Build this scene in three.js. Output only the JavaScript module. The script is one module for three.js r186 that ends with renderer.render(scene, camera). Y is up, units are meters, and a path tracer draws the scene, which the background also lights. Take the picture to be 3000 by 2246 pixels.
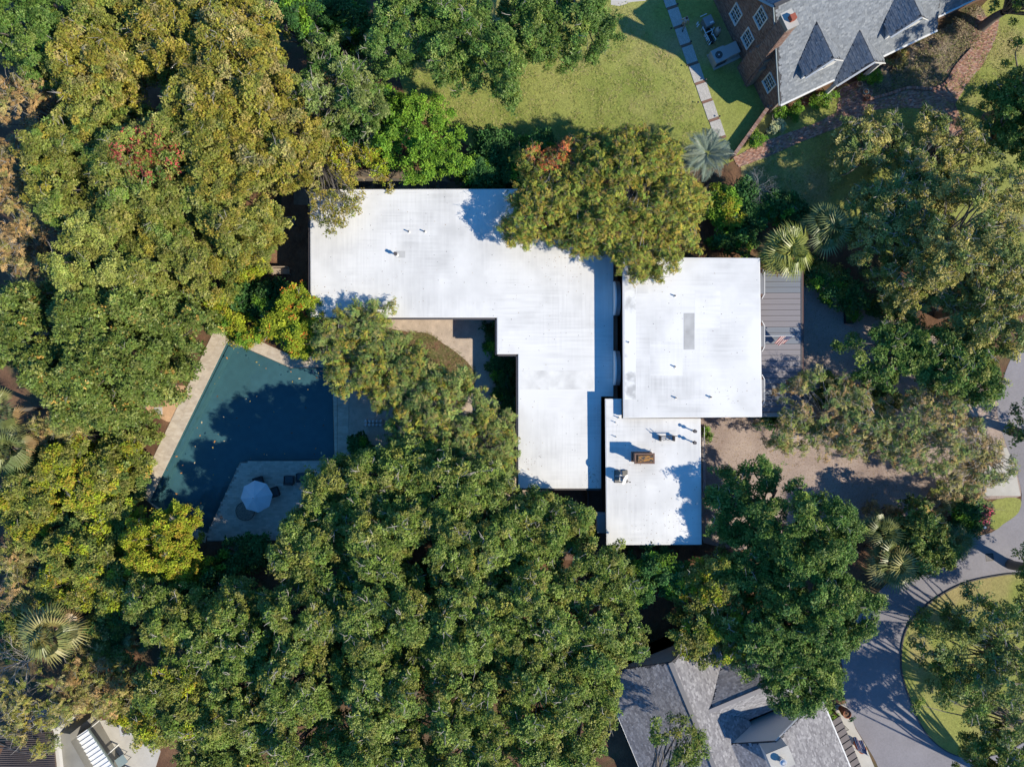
import * as THREE from 'three';
import { mergeGeometries } from 'three/addons/utils/BufferGeometryUtils.js';
import { MarchingCubes } from 'three/addons/objects/MarchingCubes.js';
import { RoundedBoxGeometry } from 'three/addons/geometries/RoundedBoxGeometry.js';

// ------------------------------------------------------------------ camera, sky, sun, exposure
const CAM_H = 63, FOCAL = 2084;                 // a drone 63 m up, looking straight down (24 mm equivalent lens)
const scene = new THREE.Scene();
const camera = new THREE.PerspectiveCamera(2 * Math.atan(1123 / FOCAL) * 180 / Math.PI, 3000 / 2246, 0.5, 1200);
camera.position.set(0, CAM_H, 0);
camera.up.set(0, 0, -1);
camera.lookAt(0, 0, 0);

const SUN = new THREE.Vector3(3.97, 3.8, 1.77).normalize();      // towards the sun, read from the roof shadows
const sun = new THREE.DirectionalLight(new THREE.Color().setRGB(1.0, 0.905, 0.74), 4.95);
sun.position.copy(SUN).multiplyScalar(150);
sun.target.position.set(0, 0, 0);
sun.castShadow = true;
sun.shadow.mapSize.set(4096, 4096);
Object.assign(sun.shadow.camera, { left: -75, right: 75, top: 75, bottom: -75, near: 10, far: 320 });
sun.shadow.radius = 1.2;
scene.add(sun, sun.target);

{ // clear deep blue autumn sky, paler at the horizon
  const w = 256, h = 128, d = new Float32Array(w * h * 4);
  for (let j = 0; j < h; j++) {
    const el = ((j + 0.5) / h - 0.5) * Math.PI, up = Math.max(0, Math.sin(el));
    const t = Math.pow(1 - up, 3);
    for (let i = 0; i < w; i++) {
      const k = (j * w + i) * 4;
      d[k] = 0.03 + 0.27 * t; d[k + 1] = 0.19 + 0.28 * t; d[k + 2] = 0.54 + 0.14 * t; d[k + 3] = 1;
    }
  }
  const sky = new THREE.DataTexture(d, w, h, THREE.RGBAFormat, THREE.FloatType);
  sky.mapping = THREE.EquirectangularReflectionMapping;
  sky.magFilter = THREE.LinearFilter; sky.minFilter = THREE.LinearFilter; sky.needsUpdate = true;
  scene.background = sky; scene.environment = sky;
}
const renderer = new THREE.WebGLRenderer({ antialias: true });
renderer.toneMapping = THREE.LinearToneMapping;
renderer.toneMappingExposure = 1.1;
renderer.shadowMap.enabled = true;

// ------------------------------------------------------------------ helpers
function rng(seed) { let s = (seed * 2654435761) >>> 0 || 1; return () => { s = (s + 0x6D2B79F5) >>> 0; let t = s; t = Math.imul(t ^ (t >>> 15), t | 1); t ^= t + Math.imul(t ^ (t >>> 7), t | 61); return ((t ^ (t >>> 14)) >>> 0) / 4294967296; }; }
const R0 = rng(7);
const rr = (r, a, b) => a + (b - a) * r();
// survey point: columns and rows of the aerial picture at a known height above ground -> metres in plan
const W = (u, v, y = 0) => [(u - 1500) / FOCAL * (CAM_H - y), (v - 1123) / FOCAL * (CAM_H - y)];
const WP = (pts, y = 0) => pts.map(([u, v]) => W(u, v, y));
const V3 = (x, y, z) => new THREE.Vector3(x, y, z);
const taken = new Map();
function numbered(n) { const k = taken.get(n) || 0; taken.set(n, k + 1); return k ? `${n}_${String(k).padStart(3, '0')}` : n; }
function shadow(o) { o.traverse(m => { if (m.isMesh) { m.castShadow = true; m.receiveShadow = true; } }); return o; }
function part(name, geo, mat, parent) { const m = new THREE.Mesh(geo, mat); m.name = name; m.castShadow = m.receiveShadow = true; parent.add(m); return m; }
function tag(o, label, category, group) { o.userData.label = label; o.userData.category = category; if (group) o.userData.group = group; return o; }
function thing(name, label, category, x = 0, y = 0, z = 0, turn = 0, group) { const g = new THREE.Group(); g.name = numbered(name); g.position.set(x, y, z); g.rotation.y = turn; tag(g, label, category, group); scene.add(g); return g; }
function struct(name, geo, mat, label) { const m = new THREE.Mesh(geo, mat); m.name = numbered(name); m.userData.kind = 'structure'; if (label) m.userData.label = label; m.castShadow = m.receiveShadow = true; scene.add(m); return m; }
function inst(name, geo, mat, mats, cols, parent) {
  const m = new THREE.InstancedMesh(geo, mat, mats.length);
  for (let i = 0; i < mats.length; i++) { m.setMatrixAt(i, mats[i]); if (cols) m.setColorAt(i, cols[i]); }
  m.name = name; m.userData.kind = 'stuff'; m.castShadow = m.receiveShadow = true; m.frustumCulled = false; parent.add(m); return m;
}
function sheet(pts, y, holes) { // flat polygon in plan, uv in metres
  const s = new THREE.Shape(pts.map(([x, z]) => new THREE.Vector2(x, -z)));
  for (const h of holes || []) s.holes.push(new THREE.Path(h.map(([x, z]) => new THREE.Vector2(x, -z))));
  const g = new THREE.ShapeGeometry(s); g.rotateX(-Math.PI / 2); g.translate(0, y, 0); return g;
}
function prism(pts, y0, y1, holes, bevel = 0) {
  const s = new THREE.Shape(pts.map(([x, z]) => new THREE.Vector2(x, -z)));
  for (const h of holes || []) s.holes.push(new THREE.Path(h.map(([x, z]) => new THREE.Vector2(x, -z))));
  const g = new THREE.ExtrudeGeometry(s, { depth: y1 - y0 - 2 * bevel, bevelEnabled: bevel > 0, bevelSize: bevel, bevelThickness: bevel, bevelOffset: -bevel, bevelSegments: 1 });
  g.rotateX(-Math.PI / 2); g.translate(0, y0 + bevel, 0); return g;
}
function box(w, h, d, x = 0, y = 0, z = 0, ry = 0) { const g = new THREE.BoxGeometry(w, h, d); if (ry) g.rotateY(ry); g.translate(x, y, z); return g; }
function rbox(w, h, d, r, x = 0, y = 0, z = 0, ry = 0) { const g = new RoundedBoxGeometry(w, h, d, 2, r); if (ry) g.rotateY(ry); g.translate(x, y, z); return g; }
function cyl(r0, r1, h, x = 0, y = 0, z = 0, n = 16) { const g = new THREE.CylinderGeometry(r1, r0, h, n); g.translate(x, y + h / 2, z); return g; }
function beam(a, b, w, h) { // box from a to b
  const d = b.clone().sub(a), g = new THREE.BoxGeometry(w, h, d.length());
  g.applyQuaternion(new THREE.Quaternion().setFromUnitVectors(V3(0, 0, 1), d.clone().normalize()));
  const m = a.clone().add(b).multiplyScalar(0.5); g.translate(m.x, m.y, m.z); return g;
}
const merge = list => mergeGeometries(list.map(g => { const n = g.index ? g.toNonIndexed() : g; for (const k of Object.keys(n.attributes)) if (!['position', 'normal', 'uv'].includes(k)) n.deleteAttribute(k); if (!n.attributes.uv) n.setAttribute('uv', new THREE.BufferAttribute(new Float32Array(n.attributes.position.count * 2), 2)); return n; }));
function tube(pts, r0, r1, sides = 5) { // tapered tube through points
  const n = pts.length, pos = [], idx = [], nor = [];
  let side = V3(1, 0, 0);
  for (let i = 0; i < n; i++) {
    const t = pts[Math.min(n - 1, i + 1)].clone().sub(pts[Math.max(0, i - 1)]).normalize();
    if (Math.abs(t.dot(side)) > 0.9) side = Math.abs(t.y) < 0.8 ? V3(0, 1, 0) : V3(0, 0, 1);
    const a = side.clone().addScaledVector(t, -side.dot(t)).normalize(), b = t.clone().cross(a); side = a;
    const r = r0 + (r1 - r0) * i / (n - 1);
    for (let k = 0; k < sides; k++) { const c = Math.cos(k / sides * 6.2832), s = Math.sin(k / sides * 6.2832); const d = a.clone().multiplyScalar(c).addScaledVector(b, s); pos.push(pts[i].x + d.x * r, pts[i].y + d.y * r, pts[i].z + d.z * r); nor.push(d.x, d.y, d.z); }
  }
  for (let i = 0; i < n - 1; i++) for (let k = 0; k < sides; k++) { const a = i * sides + k, b = i * sides + (k + 1) % sides, c = a + sides, d = b + sides; idx.push(a, b, c, b, d, c); }
  const g = new THREE.BufferGeometry(); g.setAttribute('position', new THREE.Float32BufferAttribute(pos, 3)); g.setAttribute('normal', new THREE.Float32BufferAttribute(nor, 3)); g.setAttribute('uv', new THREE.Float32BufferAttribute(new Float32Array(pos.length / 3 * 2), 2)); g.setIndex(idx); return g;
}
function inside(p, poly) { let c = false; for (let i = 0, j = poly.length - 1; i < poly.length; j = i++) { const [xi, zi] = poly[i], [xj, zj] = poly[j]; if ((zi > p[1]) !== (zj > p[1]) && p[0] < (xj - xi) * (p[1] - zi) / (zj - zi) + xi) c = !c; } return c; }
function offset(poly, d) { // moves every edge inwards by d (negative: outwards)
  const n = poly.length; let A = 0; for (let i = 0; i < n; i++) { const a = poly[i], b = poly[(i + 1) % n]; A += a[0] * b[1] - b[0] * a[1]; }
  const s = A > 0 ? 1 : -1, L = poly.map((a, i) => { const b = poly[(i + 1) % n], dx = b[0] - a[0], dz = b[1] - a[1], l = Math.hypot(dx, dz); const nx = -dz / l * s, nz = dx / l * s; return [a[0] + nx * d, a[1] + nz * d, dx, dz]; });
  return poly.map((_, i) => { const p = L[(i + n - 1) % n], q = L[i], det = p[2] * q[3] - p[3] * q[2]; if (Math.abs(det) < 1e-9) return [q[0], q[1]]; const t = ((q[0] - p[0]) * q[3] - (q[1] - p[1]) * q[2]) / det; return [p[0] + p[2] * t, p[1] + p[3] * t]; });
}
function ribbon(pts, w) { // polygon along a polyline
  const L = [], Rr = []; for (let i = 0; i < pts.length; i++) { const a = pts[Math.max(0, i - 1)], b = pts[Math.min(pts.length - 1, i + 1)], l = Math.hypot(b[0] - a[0], b[1] - a[1]), nx = -(b[1] - a[1]) / l, nz = (b[0] - a[0]) / l, h = (Array.isArray(w) ? w[i] : w) / 2; L.push([pts[i][0] + nx * h, pts[i][1] + nz * h]); Rr.push([pts[i][0] - nx * h, pts[i][1] - nz * h]); }
  return [...L, ...Rr.reverse()];
}
function smooth(pts, n = 6, closed = false) { const c = new THREE.CatmullRomCurve3(pts.map(([x, z]) => V3(x, 0, z)), closed); return c.getPoints(pts.length * n).slice(0, closed ? -1 : undefined).map(p => [p.x, p.z]); }

// ------------------------------------------------------------------ textures: what surfaces are made of
function hash2(x, y, s) { let h = Math.imul(x, 374761393) ^ Math.imul(y, 668265263) ^ Math.imul(s, 974634777); h = Math.imul(h ^ (h >>> 13), 1274126177); return ((h ^ (h >>> 16)) >>> 0) / 4294967296; }
function vnoise(x, y, p, s, q = p) { const xi = Math.floor(x), yi = Math.floor(y), fx = x - xi, fy = y - yi, u = fx * fx * (3 - 2 * fx), v = fy * fy * (3 - 2 * fy), m = k => ((k % p) + p) % p, n = k => ((k % q) + q) % q; const a = hash2(m(xi), n(yi), s), b = hash2(m(xi + 1), n(yi), s), c = hash2(m(xi), n(yi + 1), s), d = hash2(m(xi + 1), n(yi + 1), s); return a + (b - a) * u + (c - a) * v + (a - b - c + d) * u * v; }
function fbm(x, y, p, oct, s, q = p) { let a = 0, w = 0.5, t = 0; for (let i = 0; i < oct; i++) { a += w * vnoise(x, y, p, s + i, q); t += w; x *= 2; y *= 2; p *= 2; q *= 2; w *= 0.55; } return a / t; }
const enc = c => Math.round(255 * Math.min(1, Math.max(0, c <= 0.0031308 ? c * 12.92 : 1.055 * Math.pow(c, 1 / 2.4) - 0.055)));
function tex(n, metres, fn, data = false) { // fn(u, v in 0..1) -> linear rgb; tiles every `metres`
  const d = new Uint8Array(n * n * 4);
  for (let j = 0; j < n; j++) for (let i = 0; i < n; i++) { const c = fn(i / n, j / n), k = (j * n + i) * 4; if (data) { const g = Math.round(255 * Math.min(1, Math.max(0, c))); d[k] = d[k + 1] = d[k + 2] = g; } else { d[k] = enc(c[0]); d[k + 1] = enc(c[1]); d[k + 2] = enc(c[2]); } d[k + 3] = 255; }
  const t = new THREE.DataTexture(d, n, n); t.wrapS = t.wrapT = THREE.RepeatWrapping; t.magFilter = THREE.LinearFilter; t.minFilter = THREE.LinearMipmapLinearFilter; t.generateMipmaps = true; if (!data) t.colorSpace = THREE.SRGBColorSpace; t.repeat.set(1 / metres, 1 / metres); t.needsUpdate = true; return t;
}
const mixc = (a, b, t) => [a[0] + (b[0] - a[0]) * t, a[1] + (b[1] - a[1]) * t, a[2] + (b[2] - a[2]) * t];
const sc = (c, k) => [c[0] * k, c[1] * k, c[2] * k];
const clamp = (x, a = 0, b = 1) => Math.min(b, Math.max(a, x));
const std = (o) => new THREE.MeshStandardMaterial({ roughness: 0.9, side: THREE.DoubleSide, ...o });
const lin = (r, g, b) => new THREE.Color().setRGB(r, g, b);

const grainBump = tex(512, 1.6, (u, v) => 0.5 * hash2(u * 512 | 0, v * 512 | 0, 3) + 0.5 * fbm(u * 40, v * 40, 40, 3, 9), true);
const M = {};
M.litter = std({ map: tex(1024, 14, (u, v) => { const a = fbm(u * 12, v * 12, 12, 4, 1), b = hash2(u * 1024 | 0, v * 1024 | 0, 2), s = vnoise(u * 300, v * 90, 300, 5, 90); let c = mixc([0.11, 0.055, 0.03], [0.22, 0.12, 0.065], clamp(a * 1.6 - 0.3)); c = mixc(c, [0.07, 0.08, 0.03], clamp((fbm(u * 7, v * 7, 7, 3, 20) - 0.5) * 3)); return sc(c, 0.55 + 0.55 * b + 0.35 * s); }), bumpMap: grainBump, bumpScale: 0.03 });
M.lawn = std({ map: tex(1024, 30, (u, v) => { const a = fbm(u * 8, v * 8, 8, 4, 31), d = fbm(u * 5 + 3, v * 5, 5, 4, 41), b = hash2(u * 1024 | 0, v * 1024 | 0, 6), f = vnoise(u * 256, v * 256, 256, 7); let c = mixc([0.26, 0.31, 0.06], [0.39, 0.4, 0.11], clamp(a * 2 - 0.5)); c = mixc(c, [0.46, 0.36, 0.17], clamp((d - 0.54) * 5) * 0.8); return sc(c, 0.62 + 0.42 * b + 0.3 * f); }), bumpMap: grainBump, bumpScale: 0.05 });
M.gravel = std({ map: tex(512, 3, (u, v) => { const b = hash2(u * 512 / 3 | 0, v * 512 / 3 | 0, 6), f = vnoise(u * 90, v * 90, 90, 8), a = fbm(u * 6, v * 6, 6, 3, 14); return sc(mixc([0.45, 0.36, 0.28], [0.66, 0.55, 0.45], clamp(b * 0.8 + f * 0.4 - 0.1)), 0.75 + 0.4 * a); }), bumpMap: grainBump, bumpScale: 0.02 });
M.drive = std({ map: tex(1024, 16, (u, v) => { const b = hash2(u * 1024 | 0, v * 1024 | 0, 16), f = vnoise(u * 200, v * 200, 200, 18), a = fbm(u * 7, v * 7, 7, 4, 24), l = hash2(u * 330 | 0, v * 330 | 0, 77); let c = mixc([0.3, 0.23, 0.2], [0.45, 0.36, 0.31], clamp(a * 1.7 - 0.35)); c = sc(c, 0.72 + 0.35 * b + 0.25 * f); return l > 0.992 ? [0.36, 0.25, 0.07] : l > 0.985 ? [0.12, 0.07, 0.03] : c; }), bumpMap: grainBump, bumpScale: 0.015 });
M.asphalt = std({ map: tex(1024, 18, (u, v) => { const b = hash2(u * 1024 | 0, v * 1024 | 0, 26), a = fbm(u * 6, v * 6, 6, 4, 34), f = vnoise(u * 150, v * 150, 150, 28); return sc([0.25, 0.24, 0.262], 0.66 + 0.42 * a + 0.22 * b + 0.12 * f); }), bumpMap: grainBump, bumpScale: 0.01 });
M.concrete = std({ map: tex(512, 6, (u, v) => { const b = hash2(u * 512 | 0, v * 512 | 0, 36), a = fbm(u * 6, v * 6, 6, 4, 44); return sc([0.5, 0.48, 0.44], 0.72 + 0.35 * a + 0.16 * b); }), bumpMap: grainBump, bumpScale: 0.006 });
M.paver = std({ map: tex(512, 3, (u, v) => { const b = hash2(u * 256 | 0, v * 256 | 0, 46), f = vnoise(u * 60, v * 60, 60, 47); return sc([0.5, 0.48, 0.45], 0.55 + 0.4 * b + 0.35 * f); }), bumpMap: grainBump, bumpScale: 0.01 });
M.travertine = std({ map: tex(512, 4, (u, v) => { const b = hash2(u * 512 | 0, v * 512 | 0, 56), a = fbm(u * 10, v * 24, 10, 4, 54, 24); return sc(mixc([0.52, 0.44, 0.34], [0.66, 0.59, 0.48], clamp(a * 1.8 - 0.4)), 0.85 + 0.2 * b); }), bumpMap: grainBump, bumpScale: 0.004 });
M.mulch = std({ map: tex(512, 5, (u, v) => { const b = hash2(u * 512 | 0, v * 512 | 0, 66), s = vnoise(u * 200, v * 60, 200, 64, 60), a = fbm(u * 8, v * 8, 8, 3, 69); return sc(mixc([0.2, 0.095, 0.05], [0.38, 0.21, 0.12], clamp(a * 1.5 - 0.2)), 0.5 + 0.6 * b * s + 0.35 * s); }), bumpMap: grainBump, bumpScale: 0.04 });
M.earth = std({ map: tex(512, 6, (u, v) => { const b = hash2(u * 512 | 0, v * 512 | 0, 71), a = fbm(u * 9, v * 9, 9, 4, 72); return sc(mixc([0.13, 0.09, 0.06], [0.42, 0.34, 0.25], clamp(a * 2.2 - 0.6)), 0.7 + 0.5 * b); }), bumpMap: grainBump, bumpScale: 0.03 });
// white coated roof: roller streaks both ways, soft dirt clouds, specks
function whiteRoof(seed) { return tex(1024, 17, (u, v) => { const h = vnoise(u * 10, v * 150, 10, seed, 150) * clamp(fbm(u * 5, v * 5, 5, 3, seed + 5) * 3 - 1.1), w = vnoise(u * 150, v * 10, 150, seed + 2, 10) * clamp(fbm(u * 4 + 9, v * 4, 4, 3, seed + 6) * 3 - 1.1), a = fbm(u * 6, v * 6, 6, 5, seed + 9), b = hash2(u * 1024 | 0, v * 1024 | 0, seed); const sp = hash2(u * 300 | 0, v * 300 | 0, seed + 3) > 0.9993 ? 0.35 : 1; const k = 0.97 - 0.12 * h - 0.09 * w - 0.2 * clamp(a * 2.4 - 1.1) - 0.02 * b; return [0.83 * k * sp, 0.825 * k * sp, 0.805 * k * sp]; }); }
M.roofWhite = std({ map: whiteRoof(101), roughness: 0.75, bumpMap: grainBump, bumpScale: 0.004 });
M.roofWhite2 = std({ map: whiteRoof(202), roughness: 0.75, bumpMap: grainBump, bumpScale: 0.004 });
M.brickPlain = std({ map: tex(512, 2.4, (u, v) => { const b = hash2(u * 512 | 0, v * 512 | 0, 81), a = fbm(u * 8, v * 8, 8, 4, 82); return sc([0.19, 0.115, 0.085], 0.65 + 0.5 * a + 0.2 * b); }) });
M.mortar = std({ color: lin(0.3, 0.26, 0.22) });
M.brick = std({ color: lin(1, 1, 1), roughness: 0.92 });
M.whitePaint = std({ color: lin(0.78, 0.78, 0.76), roughness: 0.55 });
M.stucco = std({ map: tex(256, 4, (u, v) => sc([0.66, 0.65, 0.63], 0.9 + 0.14 * fbm(u * 8, v * 8, 8, 3, 91))), bumpMap: grainBump, bumpScale: 0.004 });
M.darkMetal = std({ color: lin(0.035, 0.033, 0.035), roughness: 0.5, metalness: 0.3 });
M.fascia = std({ color: lin(0.11, 0.05, 0.04), roughness: 0.7 });
M.gutter = std({ color: lin(0.09, 0.08, 0.08), roughness: 0.5 });
M.greyMetal = std({ map: tex(256, 3, (u, v) => sc([0.25, 0.255, 0.27], 0.8 + 0.35 * fbm(u * 5, v * 20, 5, 3, 95, 20))), roughness: 0.45, metalness: 0.25 });
M.bandBrick = std({ map: M.brickPlain.map, color: lin(1.3, 1.2, 1.2) });
M.shingle = std({ color: lin(1, 1, 1), roughness: 0.95 });
M.shingleBase = std({ color: lin(0.07, 0.07, 0.075), roughness: 0.95 });
M.glassDark = new THREE.MeshPhysicalMaterial({ color: lin(0.03, 0.045, 0.05), roughness: 0.06, side: THREE.DoubleSide, specularIntensity: 1 });
M.bark = std({ color: lin(0.17, 0.15, 0.13) });
M.barkPale = std({ color: lin(0.4, 0.37, 0.33) });
M.wood = std({ map: tex(256, 1.2, (u, v) => sc([0.33, 0.28, 0.23], 0.65 + 0.6 * vnoise(u * 6, v * 80, 6, 97, 80))), roughness: 0.85 });
M.pvc = std({ color: lin(0.72, 0.75, 0.78), roughness: 0.35 });
M.terracotta = std({ color: lin(0.36, 0.13, 0.07), roughness: 0.85 });
M.rust = std({ map: tex(256, 1.4, (u, v) => { const a = fbm(u * 8, v * 8, 8, 4, 98); return mixc([0.06, 0.06, 0.06], [0.42, 0.2, 0.05], clamp((a - 0.42) * 6)); }), roughness: 0.9 });

// ------------------------------------------------------------------ ground, lawns, paths, road
const POOL = WP([[663, 1003], [724, 1022], [851, 1078], [972, 1076], [979, 1347], [702, 1354], [606, 1562], [548, 1541], [435, 1470]], -0.05);
struct('ground', sheet([[-320, -320], [320, -320], [320, 320], [-320, 320]], 0, [POOL]), M.litter);
struct('lawn', sheet(smooth(WP([[1170, -120], [1160, 160], [1200, 300], [1380, 430], [1600, 480], [2000, 500], [2150, 470], [2290, 300], [2250, 60], [2300, -140]]), 4, true), 0.006), M.lawn, 'sunny green lawn with dry patches above the white roof');
struct('lawn', sheet(smooth(WP([[2170, 480], [2330, 330], [2500, 240], [2750, 150], [2950, -40], [3250, -60], [3250, 800], [2800, 820], [2460, 700], [2250, 620]]), 4, true), 0.006), M.lawn, 'shaded lawn in front of the brick house');
struct('earth_bed', sheet(smooth(WP([[2575, 205], [2760, 90], [2870, 20], [2890, 60], [2850, 140], [2790, 220], [2740, 255], [2640, 262], [2560, 285]]), 4, true), 0.012), M.earth, 'bare sandy bed between brick house and curved walk');
struct('patio_slab', sheet(WP([[1790, -120], [1900, -120], [1892, 2], [1849, 6], [1817, 18], [1790, 14]]), 0.014), M.concrete);
const BRICKS = [lin(0.36, 0.19, 0.13), lin(0.42, 0.235, 0.165), lin(0.3, 0.15, 0.11), lin(0.46, 0.3, 0.23), lin(0.34, 0.22, 0.18), lin(0.24, 0.13, 0.1)];
const brickGeo = new THREE.BoxGeometry(0.192, 0.05, 0.092);
function brickPave(name, label, poly, y, turn, seed) { // a brick-paved walk: bed plus running-bond bricks
  const bed = struct(name, prism(poly, 0.002, y), M.mortar, label), r = rng(seed), mats = [], cols = [], q = new THREE.Quaternion();
  let lo = [1e9, 1e9], hi = [-1e9, -1e9]; const c = Math.cos(turn), s = Math.sin(turn);
  for (const [x, z] of poly) { const a = x * c - z * s, b = x * s + z * c; lo = [Math.min(lo[0], a), Math.min(lo[1], b)]; hi = [Math.max(hi[0], a), Math.max(hi[1], b)]; }
  for (let j = 0, b = lo[1]; b < hi[1]; b += 0.1, j++) for (let a = lo[0] + (j % 2) * 0.1; a < hi[0]; a += 0.2) {
    const x = a * c + b * s, z = -a * s + b * c; if (!inside([x, z], poly)) continue;
    q.setFromEuler(new THREE.Euler(rr(r, -0.015, 0.015), turn + rr(r, -0.02, 0.02), rr(r, -0.015, 0.015)));
    mats.push(new THREE.Matrix4().compose(V3(x, y - 0.012 + rr(r, -0.004, 0.006), z), q.clone(), V3(1, 1, 1)));
    cols.push(BRICKS[r() * 6 | 0].clone().multiplyScalar(rr(r, 0.8, 1.2)));
  }
  inst('bricks', brickGeo, M.brick, mats, cols, bed); return bed;
}
const walkA = WP([[2462, 262], [2552, 214], [2562, 262], [2550, 292], [2545, 330], [2440, 380], [2330, 422], [2240, 462], [2165, 490], [2148, 462], [2250, 410], [2380, 365], [2452, 330]]);
brickPave('brick_walk', 'sunlit red brick walk from the portico to the garden wall', walkA, 0.05, 0.42, 11);
const walkB = ribbon(smooth(WP([[2548, 306], [2620, 292], [2700, 285], [2765, 290], [2800, 235], [2850, 170], [2885, 100], [2895, 50]]), 5), [1.1, 1.15, 1.2, 1.25, 1.3, 1.4, 1.5, 1.6, 1.7, 1.8, 1.9, 2.0, 2.0, 2.0, 2.0, 2.0, 2.0, 2.0, 2.0, 2.0, 2.0, 2.0, 2.0, 2.0, 2.0, 2.0, 2.0, 2.0, 2.0, 2.0, 2.0, 2.0, 2.0, 2.0, 2.0, 2.0, 2.0, 2.0, 2.0, 2.0, 2.0]);
brickPave('brick_walk', 'curved brick walk in tree shade past the sandy bed', walkB, 0.045, 0.2, 12);
brickPave('brick_walk', 'short brick walk spur leading under the grey-branched tree', ribbon(WP([[2768, 300], [2790, 350], [2800, 400]]), 1.5), 0.04, 1.2, 13);
{ // raised soldier-course edging along the curved walk
  const line = smooth(WP([[2546, 292], [2600, 278], [2660, 259], [2720, 262], [2765, 248], [2800, 195], [2845, 145]]), 12), t = thing('brick_edging', 'low brick edging curving between the walk and the sandy bed', 'edging'), r = rng(15), mats = [], cols = [];
  let acc = 0; for (let i = 1; i < line.length; i++) { const a = line[i - 1], b = line[i], l = Math.hypot(b[0] - a[0], b[1] - a[1]); for (; acc < l; acc += 0.105) { const k = acc / l; mats.push(new THREE.Matrix4().compose(V3(a[0] + (b[0] - a[0]) * k, 0.14, a[1] + (b[1] - a[1]) * k), new THREE.Quaternion().setFromEuler(new THREE.Euler(0, Math.atan2(-(b[1] - a[1]), b[0] - a[0]), rr(r, -0.05, 0.05))), V3(0.48, 4.2, 2.6))); cols.push(BRICKS[r() * 6 | 0].clone().multiplyScalar(rr(r, 0.7, 1.1))); } acc -= l; }
  part('footing', prism(ribbon(line, 0.22), 0.001, 0.05), M.mortar, t); inst('bricks', brickGeo, M.brick, mats, cols, t);
}
{ // stone path with brick bands
  const path = thing('garden_path', 'straight path of pale slabs and brick bands beside the brick house', 'path'); path.userData.kind = 'structure'; delete path.userData.category;
  const L0 = W(1936, -50), L1 = W(2092, 411), dx = L1[0] - L0[0], dz = L1[1] - L0[1], len = Math.hypot(dx, dz), ux = dx / len, uz = dz / len, ry = Math.atan2(-uz, ux), r = rng(21);
  const at = v => { const p = W(1961 + (v - 0) * 0.3745, v); return p; };
  const bands = [-33, 22, 78, 132, 187, 242, 296, 350, 404], wid = 0.98;
  for (let i = 0; i < bands.length; i++) {
    const a = at(bands[i]), mats = [];
    for (let k = 0; k < 9; k++) { const g = rbox(0.2, 0.05, 0.098, 0.006); g.rotateY(ry); const o = (k - 4) * 0.107; g.translate(a[0] - uz * o, 0.036 + rr(r, 0, 0.004), a[1] + ux * o); mats.push(g); }
    const m = part('brick_band', merge(mats), M.bandBrick, path); m.userData.kind = 'stuff';
    if (i + 1 < bands.length) { const b = at(bands[i + 1]), L = Math.hypot(b[0] - a[0], b[1] - a[1]) - 0.25, g = rbox(L, 0.055, wid, 0.01); g.rotateY(ry); g.translate((a[0] + b[0]) / 2, 0.032, (a[1] + b[1]) / 2); part('slab', g, M.paver, path); }
  }
}
const PATH_LIGHTS = [[1986, 11, 'right of the path at its top end'], [1967, 82, 'left of the path near the walking person'], [2025, 121, 'right of the path across from the pump pipes'], [2013, 191, 'left of the path where the house shadow ends'], [2069, 231, 'right of the path at the sunlit slabs'], [2046, 299, 'left of the path in full sun'], [2109, 340, 'right of the path above the blue palm']];
PATH_LIGHTS.forEach(([u, v, where]) => { const [x, z] = W(u, v, 0.4), t = thing('path_light', `small dark path light ${where}`, 'path light', x, 0, z, 0, 'path lights along the slab path'); part('stake', cyl(0.012, 0.012, 0.4, 0, 0, 0, 8), M.darkMetal, t); part('lamp_shade', merge([new THREE.ConeGeometry(0.09, 0.06, 14).translate(0, 0.43, 0)]), M.darkMetal, t); part('lens', cyl(0.035, 0.035, 0.06, 0, 0.34, 0, 10), M.pvc, t); });

// driveway, road, island
struct('driveway', sheet(smooth(WP([[2190, 830], [2320, 800], [2440, 850], [2560, 900], [2700, 960], [2850, 1080], [2925, 1180], [2960, 1300], [2992, 1452], [2890, 1462], [2760, 1500], [2600, 1520], [2400, 1570], [2062, 1590], [2062, 1180], [2190, 1180]]), 3, true), 0.006), M.drive, 'pinkish brown aggregate driveway and forecourt');
struct('driveway_apron', prism(WP([[2850, 1330], [2950, 1310], [2972, 1362], [2991, 1452], [2890, 1452], [2868, 1400]]), 0.004, 0.03), M.concrete, 'pale concrete apron where the driveway meets the road');
struct('road', sheet([...smooth(WP([[2590, 2330], [2573, 2246], [2534, 2175], [2507, 2130], [2480, 2062], [2469, 2010], [2466, 1931], [2490, 1840], [2540, 1770], [2634, 1682], [2770, 1612], [2838, 1578], [2912, 1556], [2935, 1530], [2985, 1490], [2994, 1445], [2971, 1361], [2949, 1303], [2922, 1194], [2950, 1080], [3040, 900]]), 4), ...WP([[3200, 600], [3350, 300], [3600, 300], [3500, 800], [3170, 1100], [3330, 1500], [3450, 1900], [3330, 2400]])], 0.016), M.asphalt, 'grey asphalt road looping around the grass island');
const ISLAND = smooth(WP([[2638, 1949], [2652, 1845], [2706, 1777], [2806, 1713], [2906, 1686], [3000, 1680], [3080, 1720], [3130, 1800], [3150, 1910], [3120, 2020], [3060, 2120], [3000, 2171], [2951, 2198], [2888, 2216], [2806, 2214], [2752, 2187], [2706, 2139], [2661, 2040]]), 5, true);
struct('kerb', prism(ISLAND, 0.004, 0.13, [offset(ISLAND, 0.1)]), std({ color: lin(0.09, 0.085, 0.085) }), 'dark kerb round the grass island');
struct('island_lawn', sheet(offset(ISLAND, 0.1), 0.11), M.lawn, 'yellow-green grass island inside the road loop');
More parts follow.
